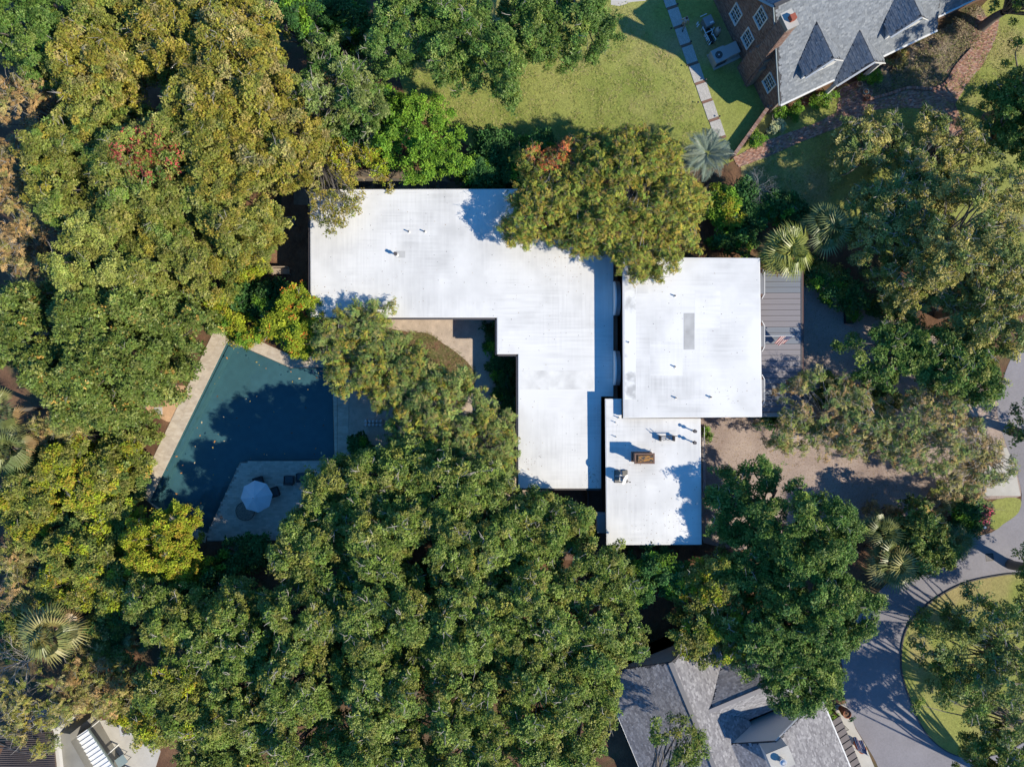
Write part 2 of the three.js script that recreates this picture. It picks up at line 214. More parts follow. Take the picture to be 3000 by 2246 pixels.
struct('pavement', prism(WP([[2452, 2040], [2472, 2050], [2480, 2066], [2507, 2134], [2534, 2179], [2562, 2246], [2590, 2330], [2480, 2330], [2430, 2180], [2412, 2090]]), 0.004, 0.05), M.concrete, 'pale concrete pavement beside the road and the grey roof');
struct('mulch_bed', sheet(smooth(WP([[2400, 1900], [2462, 1930], [2468, 2020], [2476, 2058], [2440, 2068], [2462, 2105], [2440, 2115], [2400, 2040], [2380, 1960]]), 4, true), 0.056), M.mulch, 'reddish mulch bed beside the road');
struct('verge', sheet(smooth(WP([[2905, 1470], [2990, 1462], [2985, 1500], [2940, 1535], [2915, 1552], [2890, 1520]]), 4, true), 0.022), M.lawn, 'small dry grass verge at the driveway mouth');
struct('mulch_bed', sheet(smooth(WP([[2560, 1560], [2700, 1510], [2820, 1450], [2910, 1470], [2930, 1500], [2908, 1552], [2836, 1572], [2768, 1606], [2700, 1640], [2600, 1660]]), 4, true), 0.02), M.mulch, 'mulched planting bed beside the driveway mouth');
{ const [x, z] = W(2900, 1632), t = thing('manhole_cover', 'dark square drain cover in the road shade', 'drain cover', x, 0.016, z, 0.1); part('frame', prism([[-0.34, -0.34], [0.34, -0.34], [0.34, 0.34], [-0.34, 0.34]], 0.001, 0.012, [[[-0.27, -0.27], [0.27, -0.27], [0.27, 0.27], [-0.27, 0.27]]]), M.darkMetal, t); for (let i = 0; i < 6; i++) part('bar', box(0.54, 0.01, 0.05, 0, 0.006, -0.225 + i * 0.09), M.darkMetal, t); }

// side yard, courtyard
struct('gravel_yard', sheet(WP([[824, 520], [960, 520], [960, 950], [824, 950]]), 0.006), M.mulch, 'bark-covered side yard left of the white roof');
struct('mulch_bed', sheet(smooth(WP([[700, 640], [824, 600], [824, 930], [700, 900]]), 3, true), 0.01), M.mulch, 'orange mulch strip beside the wooden bench');
struct('gravel_court', sheet(WP([[990, 905], [1560, 905], [1560, 1470], [1020, 1470], [1020, 1062], [990, 1062]]), 0.006), M.gravel, 'pale gravel courtyard inside the L of the white roof');
struct('courtyard_bed', prism(smooth(WP([[1030, 1000], [1110, 962], [1195, 972], [1254, 977], [1294, 1003], [1330, 1027], [1371, 1063], [1390, 1092], [1380, 1150], [1300, 1180], [1150, 1160], [1050, 1090]]), 4, true), 0.002, 0.03), M.bed = std({ map: tex(512, 6, (u, v) => { const a = fbm(u * 9, v * 9, 9, 4, 301), b = hash2(u * 512 | 0, v * 512 | 0, 302); return sc(mixc([0.27, 0.15, 0.09], [0.17, 0.17, 0.06], clamp(a * 3 - 1)), 0.6 + 0.6 * b); }), bumpMap: grainBump, bumpScale: 0.05 }), 'round courtyard bed of mulch and thin grass');
struct('patio', sheet(WP([[1560, 1432], [1780, 1432], [1780, 1640], [1560, 1640]]), 0.01), M.brickPlain, 'shaded brick patio at the foot of the south wing');
struct('flagstone_bed', sheet(WP([[860, 492], [1130, 496], [1300, 512], [1420, 520], [1470, 560], [1440, 600], [860, 600]]), 0.008), M.earth);
{ // irregular flagstones along the top wall
  const bed = scene.children[scene.children.length - 1], r = rng(33), cm = [std({ color: lin(0.3, 0.26, 0.22) }), std({ color: lin(0.36, 0.31, 0.24) }), std({ color: lin(0.24, 0.23, 0.22) })]; cm.forEach(m => { m.map = M.concrete.map; });
  for (let i = 0, u = 880; u < 1440; i++) { const w = rr(r, 26, 50); for (let row = 0; row < 2; row++) { const v0 = (row ? 521 : 500) + (u > 1250 ? 8 : 0), hgt = row ? 26 : 19; const c = W(u + w / 2 + row * 11, v0 + hgt / 2), pts = []; const n = 7; for (let k = 0; k < n; k++) { const a = k / n * 6.283 + rr(r, -0.3, 0.3); pts.push([c[0] + Math.sign(Math.cos(a)) * Math.pow(Math.abs(Math.cos(a)), 0.6) * w / 2 * 0.93 / 33 * rr(r, 0.85, 1.08), c[1] + Math.sign(Math.sin(a)) * Math.pow(Math.abs(Math.sin(a)), 0.6) * hgt / 2 * 0.93 / 33 * rr(r, 0.85, 1.1)]); } part('flagstone', prism(pts, 0.0, 0.04, null, 0.006), cm[r() * 3 | 0], bed); } u += w; }
}
// ------------------------------------------------------------------ pool and terrace
{
  const floorY = -1.5, plaster = std({ map: tex(256, 4, (u, v) => sc([0.072, 0.155, 0.17], 0.85 + 0.3 * fbm(u * 8, v * 8, 8, 4, 401))), roughness: 0.8 });
  const pool = thing('swimming_pool', 'angular dark blue swimming pool left of the white roof', 'pool');
  part('basin_floor', sheet(offset(POOL, -0.05), floorY), plaster, pool);
  for (let i = 0; i < POOL.length; i++) { const a = POOL[i], b = POOL[(i + 1) % POOL.length], g = new THREE.PlaneGeometry(Math.hypot(b[0] - a[0], b[1] - a[1]), -floorY); g.rotateY(-Math.atan2(b[1] - a[1], b[0] - a[0])); g.translate((a[0] + b[0]) / 2, floorY / 2, (a[1] + b[1]) / 2); part('basin_wall', g, plaster, pool); }
  part('sun_shelf', prism(WP([[668, 1013], [676, 1015], [452, 1471], [443, 1466]], -0.5), floorY + 0.01, -0.55), plaster, pool);
  const bump = tex(256, 5, (u, v) => fbm(u * 9, v * 9, 9, 3, 404), true);
  const water = new THREE.MeshPhysicalMaterial({ color: lin(0.74, 0.86, 0.9), transmission: 1, thickness: 0, roughness: 0.0, ior: 1.33, side: THREE.DoubleSide, bumpMap: bump, bumpScale: 0.012 });
  part('water', sheet(offset(POOL, 0.004), -0.1), water, pool);
  // coping blocks, two rows on the long left side, one elsewhere
  const r = rng(44), cop = [0, 1, 2].map(i => std({ map: M.travertine.map, color: lin(0.92 + i * 0.05, 0.9 + i * 0.05, 0.9 + i * 0.045), bumpMap: grainBump, bumpScale: 0.004 }));
  const deck = thing('pool_coping', 'pale travertine coping blocks framing the swimming pool', 'coping');
  function blocks(o0, o1, i0, i1, L, rows = 1) { // quads between an outer and an inner line
    const n = Math.max(1, Math.round(Math.hypot(i1[0] - i0[0], i1[1] - i0[1]) / L)), P = (a, b, t) => [a[0] + (b[0] - a[0]) * t, a[1] + (b[1] - a[1]) * t];
    for (let q = 0; q < rows; q++) for (let k = 0; k < n; k++) { const e = 0.003 / Math.hypot(i1[0] - i0[0], i1[1] - i0[1]), t0 = k / n + e, t1 = (k + 1) / n - e, s0 = q / rows + 0.002, s1 = (q + 1) / rows - 0.002; const A0 = P(o0, o1, t0), A1 = P(o0, o1, t1), B0 = P(i0, i1, t0), B1 = P(i0, i1, t1); const y = 0.055 + rr(r, -0.003, 0.003); part('coping_block', prism([P(A0, B0, s0), P(A1, B1, s0), P(A1, B1, s1), P(A0, B0, s1)], 0.001, y, null, 0.003), cop[r() * 3 | 0], deck); }
  }
  const w = (u, v) => W(u, v, 0.05);
  blocks(w(629, 962), w(400, 1440), w(664, 1002), w(436, 1470), 0.62, 2);
  blocks(w(629, 962), w(735, 988), w(664, 1002), w(724, 1021), 0.6);
  blocks(w(735, 988), w(862, 1044), w(724, 1021), w(851, 1077), 0.6);
  blocks(w(862, 1044), w(990, 1043), w(851, 1077), w(973, 1075), 0.6);
  blocks(w(987, 1043), w(987, 1350), w(973, 1075), w(980, 1346), 0.6);
  blocks(w(1021, 1043), w(1021, 1350), w(988, 1043), w(988, 1350), 0.62);
  blocks(w(400, 1440), w(540, 1562), w(436, 1470), w(548, 1541), 0.6);
  blocks(w(540, 1562), w(600, 1590), w(548, 1541), w(606, 1562), 0.6);
  // terrace of small stone setts
  const terr = WP([[702, 1354], [980, 1347], [1030, 1346], [1030, 1580], [606, 1585], [606, 1562]], 0.05);
  const t = struct('terrace', prism(terr, 0.002, 0.03), M.mortar, 'stone terrace with the umbrella between pool and trees'); const mats = [], cols = [];
  const lo = W(600, 1340), hi = W(1035, 1590);
  for (let j = 0, z = lo[1]; z < hi[1]; z += 0.2, j++) for (let x = lo[0] + (j % 2) * 0.2; x < hi[0]; x += 0.4) if (inside([x - 0.15, z], terr) && inside([x + 0.18, z], terr)) { mats.push(new THREE.Matrix4().makeTranslation(x, 0.03 + rr(r, -0.003, 0.003), z)); const k = rr(r, 0.82, 1.12); cols.push(lin(0.5 * k, 0.45 * k, 0.38 * k)); }
  inst('setts', new THREE.BoxGeometry(0.392, 0.04, 0.192), std({ color: lin(1, 1, 1), bumpMap: grainBump, bumpScale: 0.003 }), mats, cols, t);
  // fallen leaves on the water
  const lm = [], lc = []; const leaf = new THREE.PlaneGeometry(0.16, 0.09); leaf.rotateX(-Math.PI / 2);
  for (let i = 0; i < 900 && lm.length < 60; i++) { const p = W(rr(r, 470, 960), rr(r, 1010, 1480)); if (!inside(p, offset(POOL, 0.15))) continue; lm.push(new THREE.Matrix4().compose(V3(p[0], -0.094, p[1]), new THREE.Quaternion().setFromEuler(new THREE.Euler(0, r() * 6, 0)), V3(1, 1, 1).multiplyScalar(rr(r, 0.35, 1.2)))); lc.push([lin(0.5, 0.22, 0.05), lin(0.45, 0.33, 0.08), lin(0.12, 0.07, 0.03), lin(0.6, 0.5, 0.3)][r() * 4 | 0]); }
  const fl = inst('floating_leaves', leaf, std({ color: lin(1, 1, 1) }), lm, lc, scene); fl.userData.label = 'scattered brown leaves floating on the pool';
  // handrail
  const [hx, hz] = W(926, 1080), h = thing('pool_handrail', 'pair of curved steel handrails at the pool corner', 'handrail', hx, 0, hz, 0.35);
  for (const s of [-0.14, 0.14]) part('rail', tube([V3(s, -0.9, 0.9), V3(s, 0.2, 0.75), V3(s, 0.75, 0.5), V3(s, 0.85, 0.2), V3(s, 0.7, 0.02), V3(s, 0.05, 0)], 0.022, 0.022, 8), std({ color: lin(0.6, 0.6, 0.6), metalness: 0.9, roughness: 0.25 }), h);
}

// ------------------------------------------------------------------ roofs and walls
function slab(pts, t) { // sloping roof plane with thickness
  const c = pts.map(p => new THREE.Vector2(p.x, p.z)), tri = THREE.ShapeUtils.triangulateShape(c, []), pos = [], n = pts.length;
  const P = (i, d) => { const p = pts[i]; pos.push(p.x, p.y - d, p.z); };
  for (const [a, b, d] of tri) { P(a, 0); P(d, 0); P(b, 0); P(a, t); P(b, t); P(d, t); }
  for (let i = 0; i < n; i++) { const j = (i + 1) % n; P(i, 0); P(i, t); P(j, 0); P(j, 0); P(i, t); P(j, t); }
  const g = new THREE.BufferGeometry(); g.setAttribute('position', new THREE.Float32BufferAttribute(pos, 3)); g.computeVertexNormals(); g.setAttribute('uv', new THREE.Float32BufferAttribute(new Float32Array(pos.length / 3 * 2), 2)); return g;
}
const tabGeo = new THREE.BoxGeometry(1, 0.014, 0.21); tabGeo.rotateX(-0.05);
const SHINGLES = { blue: [lin(0.2, 0.22, 0.245), lin(0.225, 0.245, 0.27), lin(0.18, 0.2, 0.225), lin(0.25, 0.27, 0.29)], grey: [lin(0.24, 0.235, 0.25), lin(0.275, 0.27, 0.285), lin(0.2, 0.195, 0.21), lin(0.33, 0.325, 0.34)] };
function shingled(pts, parent, tones, seed, exposure = 0.15, name = 'roof_plane') { // pts[0] -> pts[1] runs along the eave
  const deck = part(name, slab(pts, 0.14), M.shingleBase, parent);
  const e = pts[1].clone().sub(pts[0]); e.normalize(); let n = pts[1].clone().sub(pts[0]).cross(pts[2].clone().sub(pts[0])).normalize(); if (n.y < 0) n.negate();
  let s = n.clone().cross(e); if (s.y < 0) s.negate(); const e2 = s.clone().cross(n).negate(); // right-handed: x = e2, y = n, z = -s
  const x = n.clone().cross(s.clone().negate()), to2 = p => { const d = p.clone().sub(pts[0]); return [d.dot(x), d.dot(s)]; }, poly = pts.map(to2);
  let lo = [1e9, 1e9], hi = [-1e9, -1e9]; for (const [a, b] of poly) { lo = [Math.min(lo[0], a), Math.min(lo[1], b)]; hi = [Math.max(hi[0], a), Math.max(hi[1], b)]; }
  const q = new THREE.Quaternion().setFromRotationMatrix(new THREE.Matrix4().makeBasis(x, n, s.clone().negate())), r = rng(seed), mats = [], cols = [], tone = SHINGLES[tones];
  for (let b = lo[1] + 0.04; b < hi[1]; b += exposure) for (let a = lo[0] - r() * 0.3; a < hi[0];) { const w = rr(r, 0.14, 0.34), ca = a + w / 2; if (inside([ca, b + 0.02], poly) && inside([a + 0.02, b], poly) && inside([a + w - 0.02, b], poly)) { const p = pts[0].clone().addScaledVector(x, ca).addScaledVector(s, b).addScaledVector(n, 0.012 + (r() > 0.6 ? 0.006 : 0)); mats.push(new THREE.Matrix4().compose(p, q, V3(w - 0.008, 1, 1))); cols.push(tone[Math.pow(r(), 1.2) * 4 | 0].clone().multiplyScalar(rr(r, 0.85, 1.15))); } a += w; }
  inst('shingles', tabGeo, M.shingle, mats, cols, deck); return deck;
}
function brickFace(name, corner, along, up, w, h, poly, parent, seed, tones, holes = []) { // running-bond bricks on a vertical face; poly in (along, up) metres
  const n = along.clone().cross(up), q = new THREE.Quaternion().setFromRotationMatrix(new THREE.Matrix4().makeBasis(along, up, n)), r = rng(seed), mats = [], cols = [];
  for (let j = 0, b = 0.04; b < h; b += 0.08, j++) for (let a = (j % 2) * 0.11; a < w; a += 0.22) { if (!inside([a, b], poly) || holes.some(([x0, y0, x1, y1]) => a > x0 && a < x1 && b > y0 && b < y1)) continue; mats.push(new THREE.Matrix4().compose(corner.clone().addScaledVector(along, a).addScaledVector(up, b).addScaledVector(n, rr(r, 0, 0.006)), q, V3(1, 1, 1))); cols.push(tones[r() * tones.length | 0].clone().multiplyScalar(rr(r, 0.75, 1.2))); }
  return inst(name, new THREE.BoxGeometry(0.21, 0.07, 0.03), M.brick, mats, cols, parent);
}
const WALLBRICK = [lin(0.25, 0.145, 0.11), lin(0.3, 0.18, 0.14), lin(0.2, 0.12, 0.095), lin(0.34, 0.23, 0.185), lin(0.27, 0.19, 0.165)];
function sashWindow(parent, at, along, w, h, cols = 3, rows = 4) { // frame, glass panes and muntins, facing along x up
  const g = new THREE.Group(); g.name = 'window'; g.position.copy(at); const up = V3(0, 1, 0), n = along.clone().cross(up); g.quaternion.setFromRotationMatrix(new THREE.Matrix4().makeBasis(along, up, n)); parent.add(g);
  const f = 0.11; part('frame', merge([box(w + 2 * f, f, 0.12, 0, h / 2 + f / 2, 0.03), box(w + 2 * f, f, 0.18, 0, -h / 2 - f / 2, 0.06), box(f, h, 0.12, -w / 2 - f / 2, 0, 0.03), box(f, h, 0.12, w / 2 + f / 2, 0, 0.03), box(w, 0.07, 0.09, 0, 0, 0.02)]), M.whitePaint, g);
  for (let i = 0; i < cols; i++) for (let j = 0; j < rows; j++) part('pane', box(w / cols - 0.03, h / rows - 0.03, 0.01, -w / 2 + (i + 0.5) * w / cols, -h / 2 + (j + 0.5) * h / rows, 0), M.glassDark, g);
  const bars = []; for (let i = 1; i < cols; i++) bars.push(box(0.035, h, 0.05, -w / 2 + i * w / cols, 0, 0.012)); for (let j = 1; j < rows; j++) if (j !== rows / 2) bars.push(box(w, 0.035, 0.045, 0, -h / 2 + j * h / rows, 0.012)); part('muntin', merge(bars), M.whitePaint, g); return g;
}
// ---- the white-roofed house: three flat-roofed blocks
function flatBlock(name, label, outline, top, roofMat, gutters = []) {
  const t = thing(name, label, 'building'), poly = WP(outline, top);
  part('wall', prism(offset(poly, 0.3), 0, top - 0.3), M.brickPlain, t);
  part('fascia', prism(poly, top - 0.3, top - 0.012), M.fascia, t);
  part('drip_edge', prism(offset(poly, -0.03), top - 0.07, top - 0.004, [offset(poly, 0.06)]), M.whitePaint, t);
  const roof = part('roof', prism(offset(poly, 0.02), top - 0.02, top + 0.02, null, 0.008), roofMat, t);
  for (const [a, b, w] of gutters) { const [ax, az] = W(...a, top), [bx, bz] = W(...b, top); const A = V3(ax, top - 0.12, az), B = V3(bx, top - 0.12, bz); part('gutter', merge([beam(A, B, w, 0.02), beam(A.clone().add(V3(0, 0.05, 0)).addScaledVector(B.clone().sub(A).cross(V3(0, 1, 0)).normalize(), w / 2), B.clone().add(V3(0, 0.05, 0)).addScaledVector(B.clone().sub(A).cross(V3(0, 1, 0)).normalize(), w / 2), 0.02, 0.12)]), M.gutter, t); }
  t.userData.roofMesh = undefined; delete t.userData.roofMesh; return { t, poly, roof };
}
const HM = 3.8, HG = 5.8, HS = 5.1;
const mainHouse = flatBlock('white_roof_house', 'long L-shaped house wing with white flat roof beside the courtyard', [[909, 556], [1561, 554], [1561, 700], [1684, 700], [1684, 731], [1796, 731], [1796, 1160], [1760, 1160], [1760, 1429], [1519, 1429], [1519, 1036], [1457, 1036], [1457, 929], [911, 929]], HM, M.roofWhite,
  [[[1455, 933], [915, 933], 0.16], [[1453, 1039], [1453, 931], 0.14], [[1518, 1040], [1458, 1040], 0.16], [[1515, 1429], [1515, 1040], 0.16], [[1760, 1433], [1519, 1433], 0.16], [[905, 928], [905, 558], 0.16]]);
const garage = flatBlock('white_roof_house', 'square taller block with white flat roof next to the carport', [[1825, 754], [2226, 757], [2232, 1220], [1827, 1223]], HG, M.roofWhite2);
const southBlock = flatBlock('white_roof_house', 'white flat roofed block carrying the brick chimney and dish', [[1774, 1169], [1820, 1169], [1820, 1226], [2052, 1226], [2055, 1594], [1778, 1595]], HS, M.roofWhite);
// membrane laps and patches, thin sheets lying on the roofs
function patch(owner, top, u0, v0, u1, v1, mat, h = 0.006) { const a = W(u0, v0, top), b = W(u1, v1, top); part('membrane_patch', prism([[a[0], a[1]], [b[0], a[1]], [b[0], b[1]], [a[0], b[1]]], top + 0.0202, top + 0.0202 + h, null, 0.002), mat, owner.t); }
const greyPatch = std({ map: tex(256, 5, (u, v) => { const a = fbm(u * 6, v * 6, 6, 4, 501); return sc([0.5, 0.5, 0.49], 0.7 + 0.5 * a); }), roughness: 0.85 }), lapMat = std({ map: M.roofWhite.map, color: lin(1.03, 1.03, 1.03), roughness: 0.75 });
patch(garage, HG, 2003, 917, 2035, 1024, greyPatch); patch(garage, HG, 1830, 760, 1863, 1170, std({ map: tex(512, 13, (u, v) => { const a = fbm(u * 9, v * 9, 9, 5, 511); return sc([0.8, 0.8, 0.78], 1 - 0.4 * clamp((a - 0.52) * 6)); }) }));
patch(garage, HG, 1866, 790, 1900, 860, lapMat, 0.004); patch(garage, HG, 2036, 850, 2110, 960, lapMat, 0.004); patch(garage, HG, 1905, 1000, 2000, 1100, lapMat, 0.003);
patch(mainHouse, HM, 1525, 1085, 1740, 1140, std({ map: greyPatch.map, color: lin(1.5, 1.49, 1.47) }), 0.004); patch(mainHouse, HM, 1470, 962, 1740, 1028, lapMat, 0.005); patch(mainHouse, HM, 1160, 735, 1187, 755, greyPatch);
patch(southBlock, HS, 1785, 1490, 2045, 1592, lapMat, 0.005); patch(southBlock, HS, 1920, 1262, 1982, 1296, lapMat, 0.02);
patch(mainHouse, HM, 1250, 560, 1300, 925, lapMat, 0.003); patch(mainHouse, HM, 1000, 560, 1040, 925, lapMat, 0.003);
// arched white clerestory panels over the gap
for (const [v0, v1, nm] of [[826, 924, 0], [1028, 1128, 1]]) {
  const x = 8.47, z0 = W(1797, v0, HM)[1], z1 = W(1797, v1, HM)[1], L = z1 - z0, s = new THREE.Shape(); s.moveTo(0, 0); s.lineTo(0, 0.85); s.bezierCurveTo(L * 0.18, 1.9, L * 0.82, 1.9, L, 0.85); s.lineTo(L, 0);
  const g = new THREE.ExtrudeGeometry(s, { depth: 0.12, bevelEnabled: false, curveSegments: 14 }); g.rotateY(-Math.PI / 2); g.translate(x + 0.06, HM - 0.3, z0);
  part('clerestory_panel', g, M.whitePaint, mainHouse.t);
  const v = new THREE.ExtrudeGeometry(s, { depth: 0.34, bevelEnabled: false, curveSegments: 14 }); v.scale(1, 0.94, 1); v.rotateY(-Math.PI / 2); v.translate(x + 0.41, HM - 0.3, z0 + 0.01);
  part('clerestory_vault', v, M.greyMetal, mainHouse.t);
}
part('gap_roof', box(0.78, 0.1, 15.2, 8.47, 3.25, -4.2), M.fascia2 = std({ map: M.brickPlain.map, color: lin(1.5, 1.35, 1.25) }), mainHouse.t);
// bays on the right wall of the tall block
for (const [v0, v1] of [[785, 875], [940, 1030], [1097, 1188]]) {
  const y = 4.6, xw = W(2226, 0, HG)[0] - 0.32, xf = W(2240, 0, y)[0], z0 = W(0, v0, y)[1], z1 = W(0, v1, y)[1], L = z1 - z0;
  const b = part('bay_window', prism([[xw, z0 + 0.05], [xf - 0.18, z0 + 0.1], [xf - 0.06, z0 + L * 0.22], [xf - 0.06, z1 - L * 0.22], [xf - 0.18, z1 - 0.1], [xw, z1 - 0.05]], 0, y - 0.05), M.brickPlain, garage.t);
  part('bay_roof', slab([V3(xw, y + 0.05, z0 + L * 0.16), V3(xf, y, z0 + L * 0.16), V3(xf, y, z1 - L * 0.16), V3(xw, y + 0.05, z1 - L * 0.16)], 0.06), M.greyMetal, b);
  part('bay_trim', merge([beam(V3(xf - 0.2, y - 0.02, z0), V3(xf + 0.02, y - 0.02, z0 + L * 0.16), 0.06, 0.08), beam(V3(xf + 0.02, y - 0.02, z1 - L * 0.16), V3(xf - 0.2, y - 0.02, z1), 0.06, 0.08), beam(V3(xf + 0.02, y - 0.02, z0 + L * 0.16), V3(xf + 0.02, y - 0.02, z1 - L * 0.16), 0.05, 0.08)]), M.whitePaint, b);
}
{ // glazed hood on the south block's left wall
  const y = 3.4, z0 = W(0, 1505, y)[1], z1 = W(0, 1560, y)[1], x1 = W(1778, 0, HS)[0] + 0.3, x0 = W(1750, 0, y)[0], b = part('oriel', prism([[x0 + 0.02, z0], [x1, z0 + 0.1], [x1, z1], [x0 + 0.02, z1 - 0.1]], 2.2, y - 0.05), M.whitePaint, southBlock.t);
  part('oriel_roof', slab([V3(x0, y, z0 - 0.05), V3(x0, y, z1), V3(x1, y + 0.25, z1 + 0.02), V3(x1, y + 0.25, z0)], 0.04), M.glassBlue = std({ color: lin(0.25, 0.33, 0.37), roughness: 0.15 }), b);
}
// plumbing vents and pipes: things standing on the roofs
function ventPipe(u, v, top, h, r0, label, capR = 0) { const [x, z] = W(u, v, top), t = thing('vent_pipe', label, 'vent pipe', x, top + 0.02, z, 0, 'vent pipes on the white roofs'); part('flashing', cyl(r0 * 2.6, r0 * 1.1, 0.08, 0, 0, 0, 14), M.whitePaint, t); part('pipe', cyl(r0, r0, h, 0, 0, 0, 14), M.gutter, t); if (capR) { part('cowl', merge([cyl(capR * 0.7, capR, 0.12, 0, h * 0.62, 0, 16), cyl(capR, capR * 0.55, 0.1, 0, h * 0.62 + 0.12, 0, 16), cyl(r0 * 1.2, r0 * 1.2, h * 0.3, 0, h * 0.75, 0, 12), cyl(capR * 0.85, capR * 0.85, 0.05, 0, h * 1.02, 0, 16)]), M.gutter, t); } }
ventPipe(1198, 679, HM, 0.4, 0.05, 'short vent pipe, left one of the pair on the courtyard wing roof');
ventPipe(1245, 679, HM, 0.4, 0.05, 'short vent pipe, right one of the pair on the courtyard wing roof');
ventPipe(1162, 747, HM, 0.75, 0.07, 'cowled vent beside a grey pad on the courtyard wing roof', 0.16);
ventPipe(1977, 867, HG, 0.32, 0.05, 'short vent pipe above the grey patch on the tall block');
ventPipe(1977, 1074, HG, 0.32, 0.05, 'short vent pipe below the grey patch on the tall block');
ventPipe(1979, 1165, HG, 0.32, 0.05, 'short vent pipe near the lower edge of the tall block');
ventPipe(2081, 1163, HG, 0.34, 0.06, 'stubby vent pipe closest to the tree shadow on the tall block');
ventPipe(1842, 1003, HG, 0.22, 0.04, 'tiny vent pipe on the stained left strip of the tall block');
ventPipe(2029, 1261, HS, 0.95, 0.05, 'tall cowled vent, upper one of two on the chimney block roof', 0.15);
ventPipe(2028, 1294, HS, 0.95, 0.05, 'tall cowled vent, lower one of two on the chimney block roof', 0.15);
ventPipe(1812, 1223, HS, 0.38, 0.04, 'thin vent pipe nearest the tall block on the chimney block roof');
ventPipe(1803, 1237, HS, 0.36, 0.03, 'middle of three thin vent pipes at the chimney block edge');
ventPipe(1804, 1279, HS, 0.36, 0.03, 'lowest of three thin vent pipes at the chimney block edge');
{ // chimney
  const A = W(1889, 1343, HS + 1.7), t = thing('chimney', 'brown brick chimney with rusty pan on the white roof', 'chimney', A[0], HS + 0.021, A[1]);
  part('stack', merge([box(1.42, 1.5, 0.66, 0, 0.75, 0), box(1.62, 0.5, 0.8, 0, 0.25, 0)]), M.brickPlain, t); part('flashing', box(1.72, 0.09, 0.9, 0, 0.045, 0), M.whitePaint, t);
  part('cap', prism([[-0.8, -0.42], [0.8, -0.42], [0.8, 0.42], [-0.8, 0.42]], 1.48, 1.68, [[[-0.68, -0.3], [0.68, -0.3], [0.68, 0.3], [-0.68, 0.3]]], 0.01), M.brickPlain, t); part('pan', box(1.36, 0.02, 0.6, 0, 1.56, 0), M.rust, t); part('hood', merge([box(1.2, 0.03, 0.5, 0.05, 1.74, 0.01), box(0.04, 0.16, 0.04, -0.5, 1.65, -0.2), box(0.04, 0.16, 0.04, 0.58, 1.65, 0.2), box(0.04, 0.16, 0.04, -0.5, 1.65, 0.2), box(0.04, 0.16, 0.04, 0.58, 1.65, -0.2)]), M.rust, t);
}
{ // satellite dish on a ballast frame
  const [x, z] = W(1819, 1395, HS), t = thing('satellite_dish', 'satellite dish on block-weighted frame by the white roof edge', 'satellite dish', x, HS + 0.021, z, 0);
  const tray = []; for (const s of [-0.48, 0.48]) { tray.push(box(1.06, 0.05, 0.06, 0, 0.03, s), box(0.06, 0.05, 1.0, s * 1.06, 0.03, 0)); } part('tray', merge(tray), M.gutter, t);
  for (const [bx, bz, ry] of [[-0.33, 0.24, 0], [0.33, 0.24, 0], [0.3, -0.3, 0.1], [-0.28, -0.32, 0]]) part('ballast_block', rbox(0.38, 0.19, 0.4, 0.01, bx, 0.1, bz, ry), std({ color: lin(0.42, 0.41, 0.39), map: M.concrete.map }), t);
  part('mast', cyl(0.035, 0.035, 0.8, 0.05, 0, 0.05, 10), M.rust, t);
  const dish = new THREE.LatheGeometry([...Array(9)].map((_, i) => new THREE.Vector2(i * 0.055, i * i * 0.0022)).concat([new THREE.Vector2(0.445, 0.135)]), 28); dish.rotateX(Math.PI / 2 - 0.5); dish.rotateY(1.15); dish.translate(0.1, 0.85, 0.1); const d = part('dish', dish, M.whitePaint, t);
  part('feed_arm', merge([tube([V3(0.18, 0.5, 0.14), V3(0.5, 0.55, 0.32), V3(0.62, 0.72, 0.36)], 0.02, 0.02, 6), box(0.12, 0.08, 0.08, 0.62, 0.76, 0.36)]), M.gutter, t);
}
{ // roof hatch rails
  const [x, z] = W(1952, 1281, HS), t = thing('roof_ladder_stand', 'dark tubular ladder hoops on a low pad of the chimney block', 'ladder stand', x, HS + 0.042, z);
  for (const s of [-0.5, 0.5]) part('support', box(0.12, 0.5, 0.42, s * 1.1, 0.25, 0.05), M.darkMetal, t);
  part('crossbar', box(1.55, 0.05, 0.06, 0, 0.52, -0.14), M.darkMetal, t);
  for (const s of [-0.2, 0.1]) part('hoop', tube([V3(s, 0.02, 0.2), V3(s, 0.9, 0.1), V3(s - 0.1, 1.15, -0.08), V3(s - 0.25, 1.12, -0.2)], 0.025, 0.025, 6), M.darkMetal, t);
}
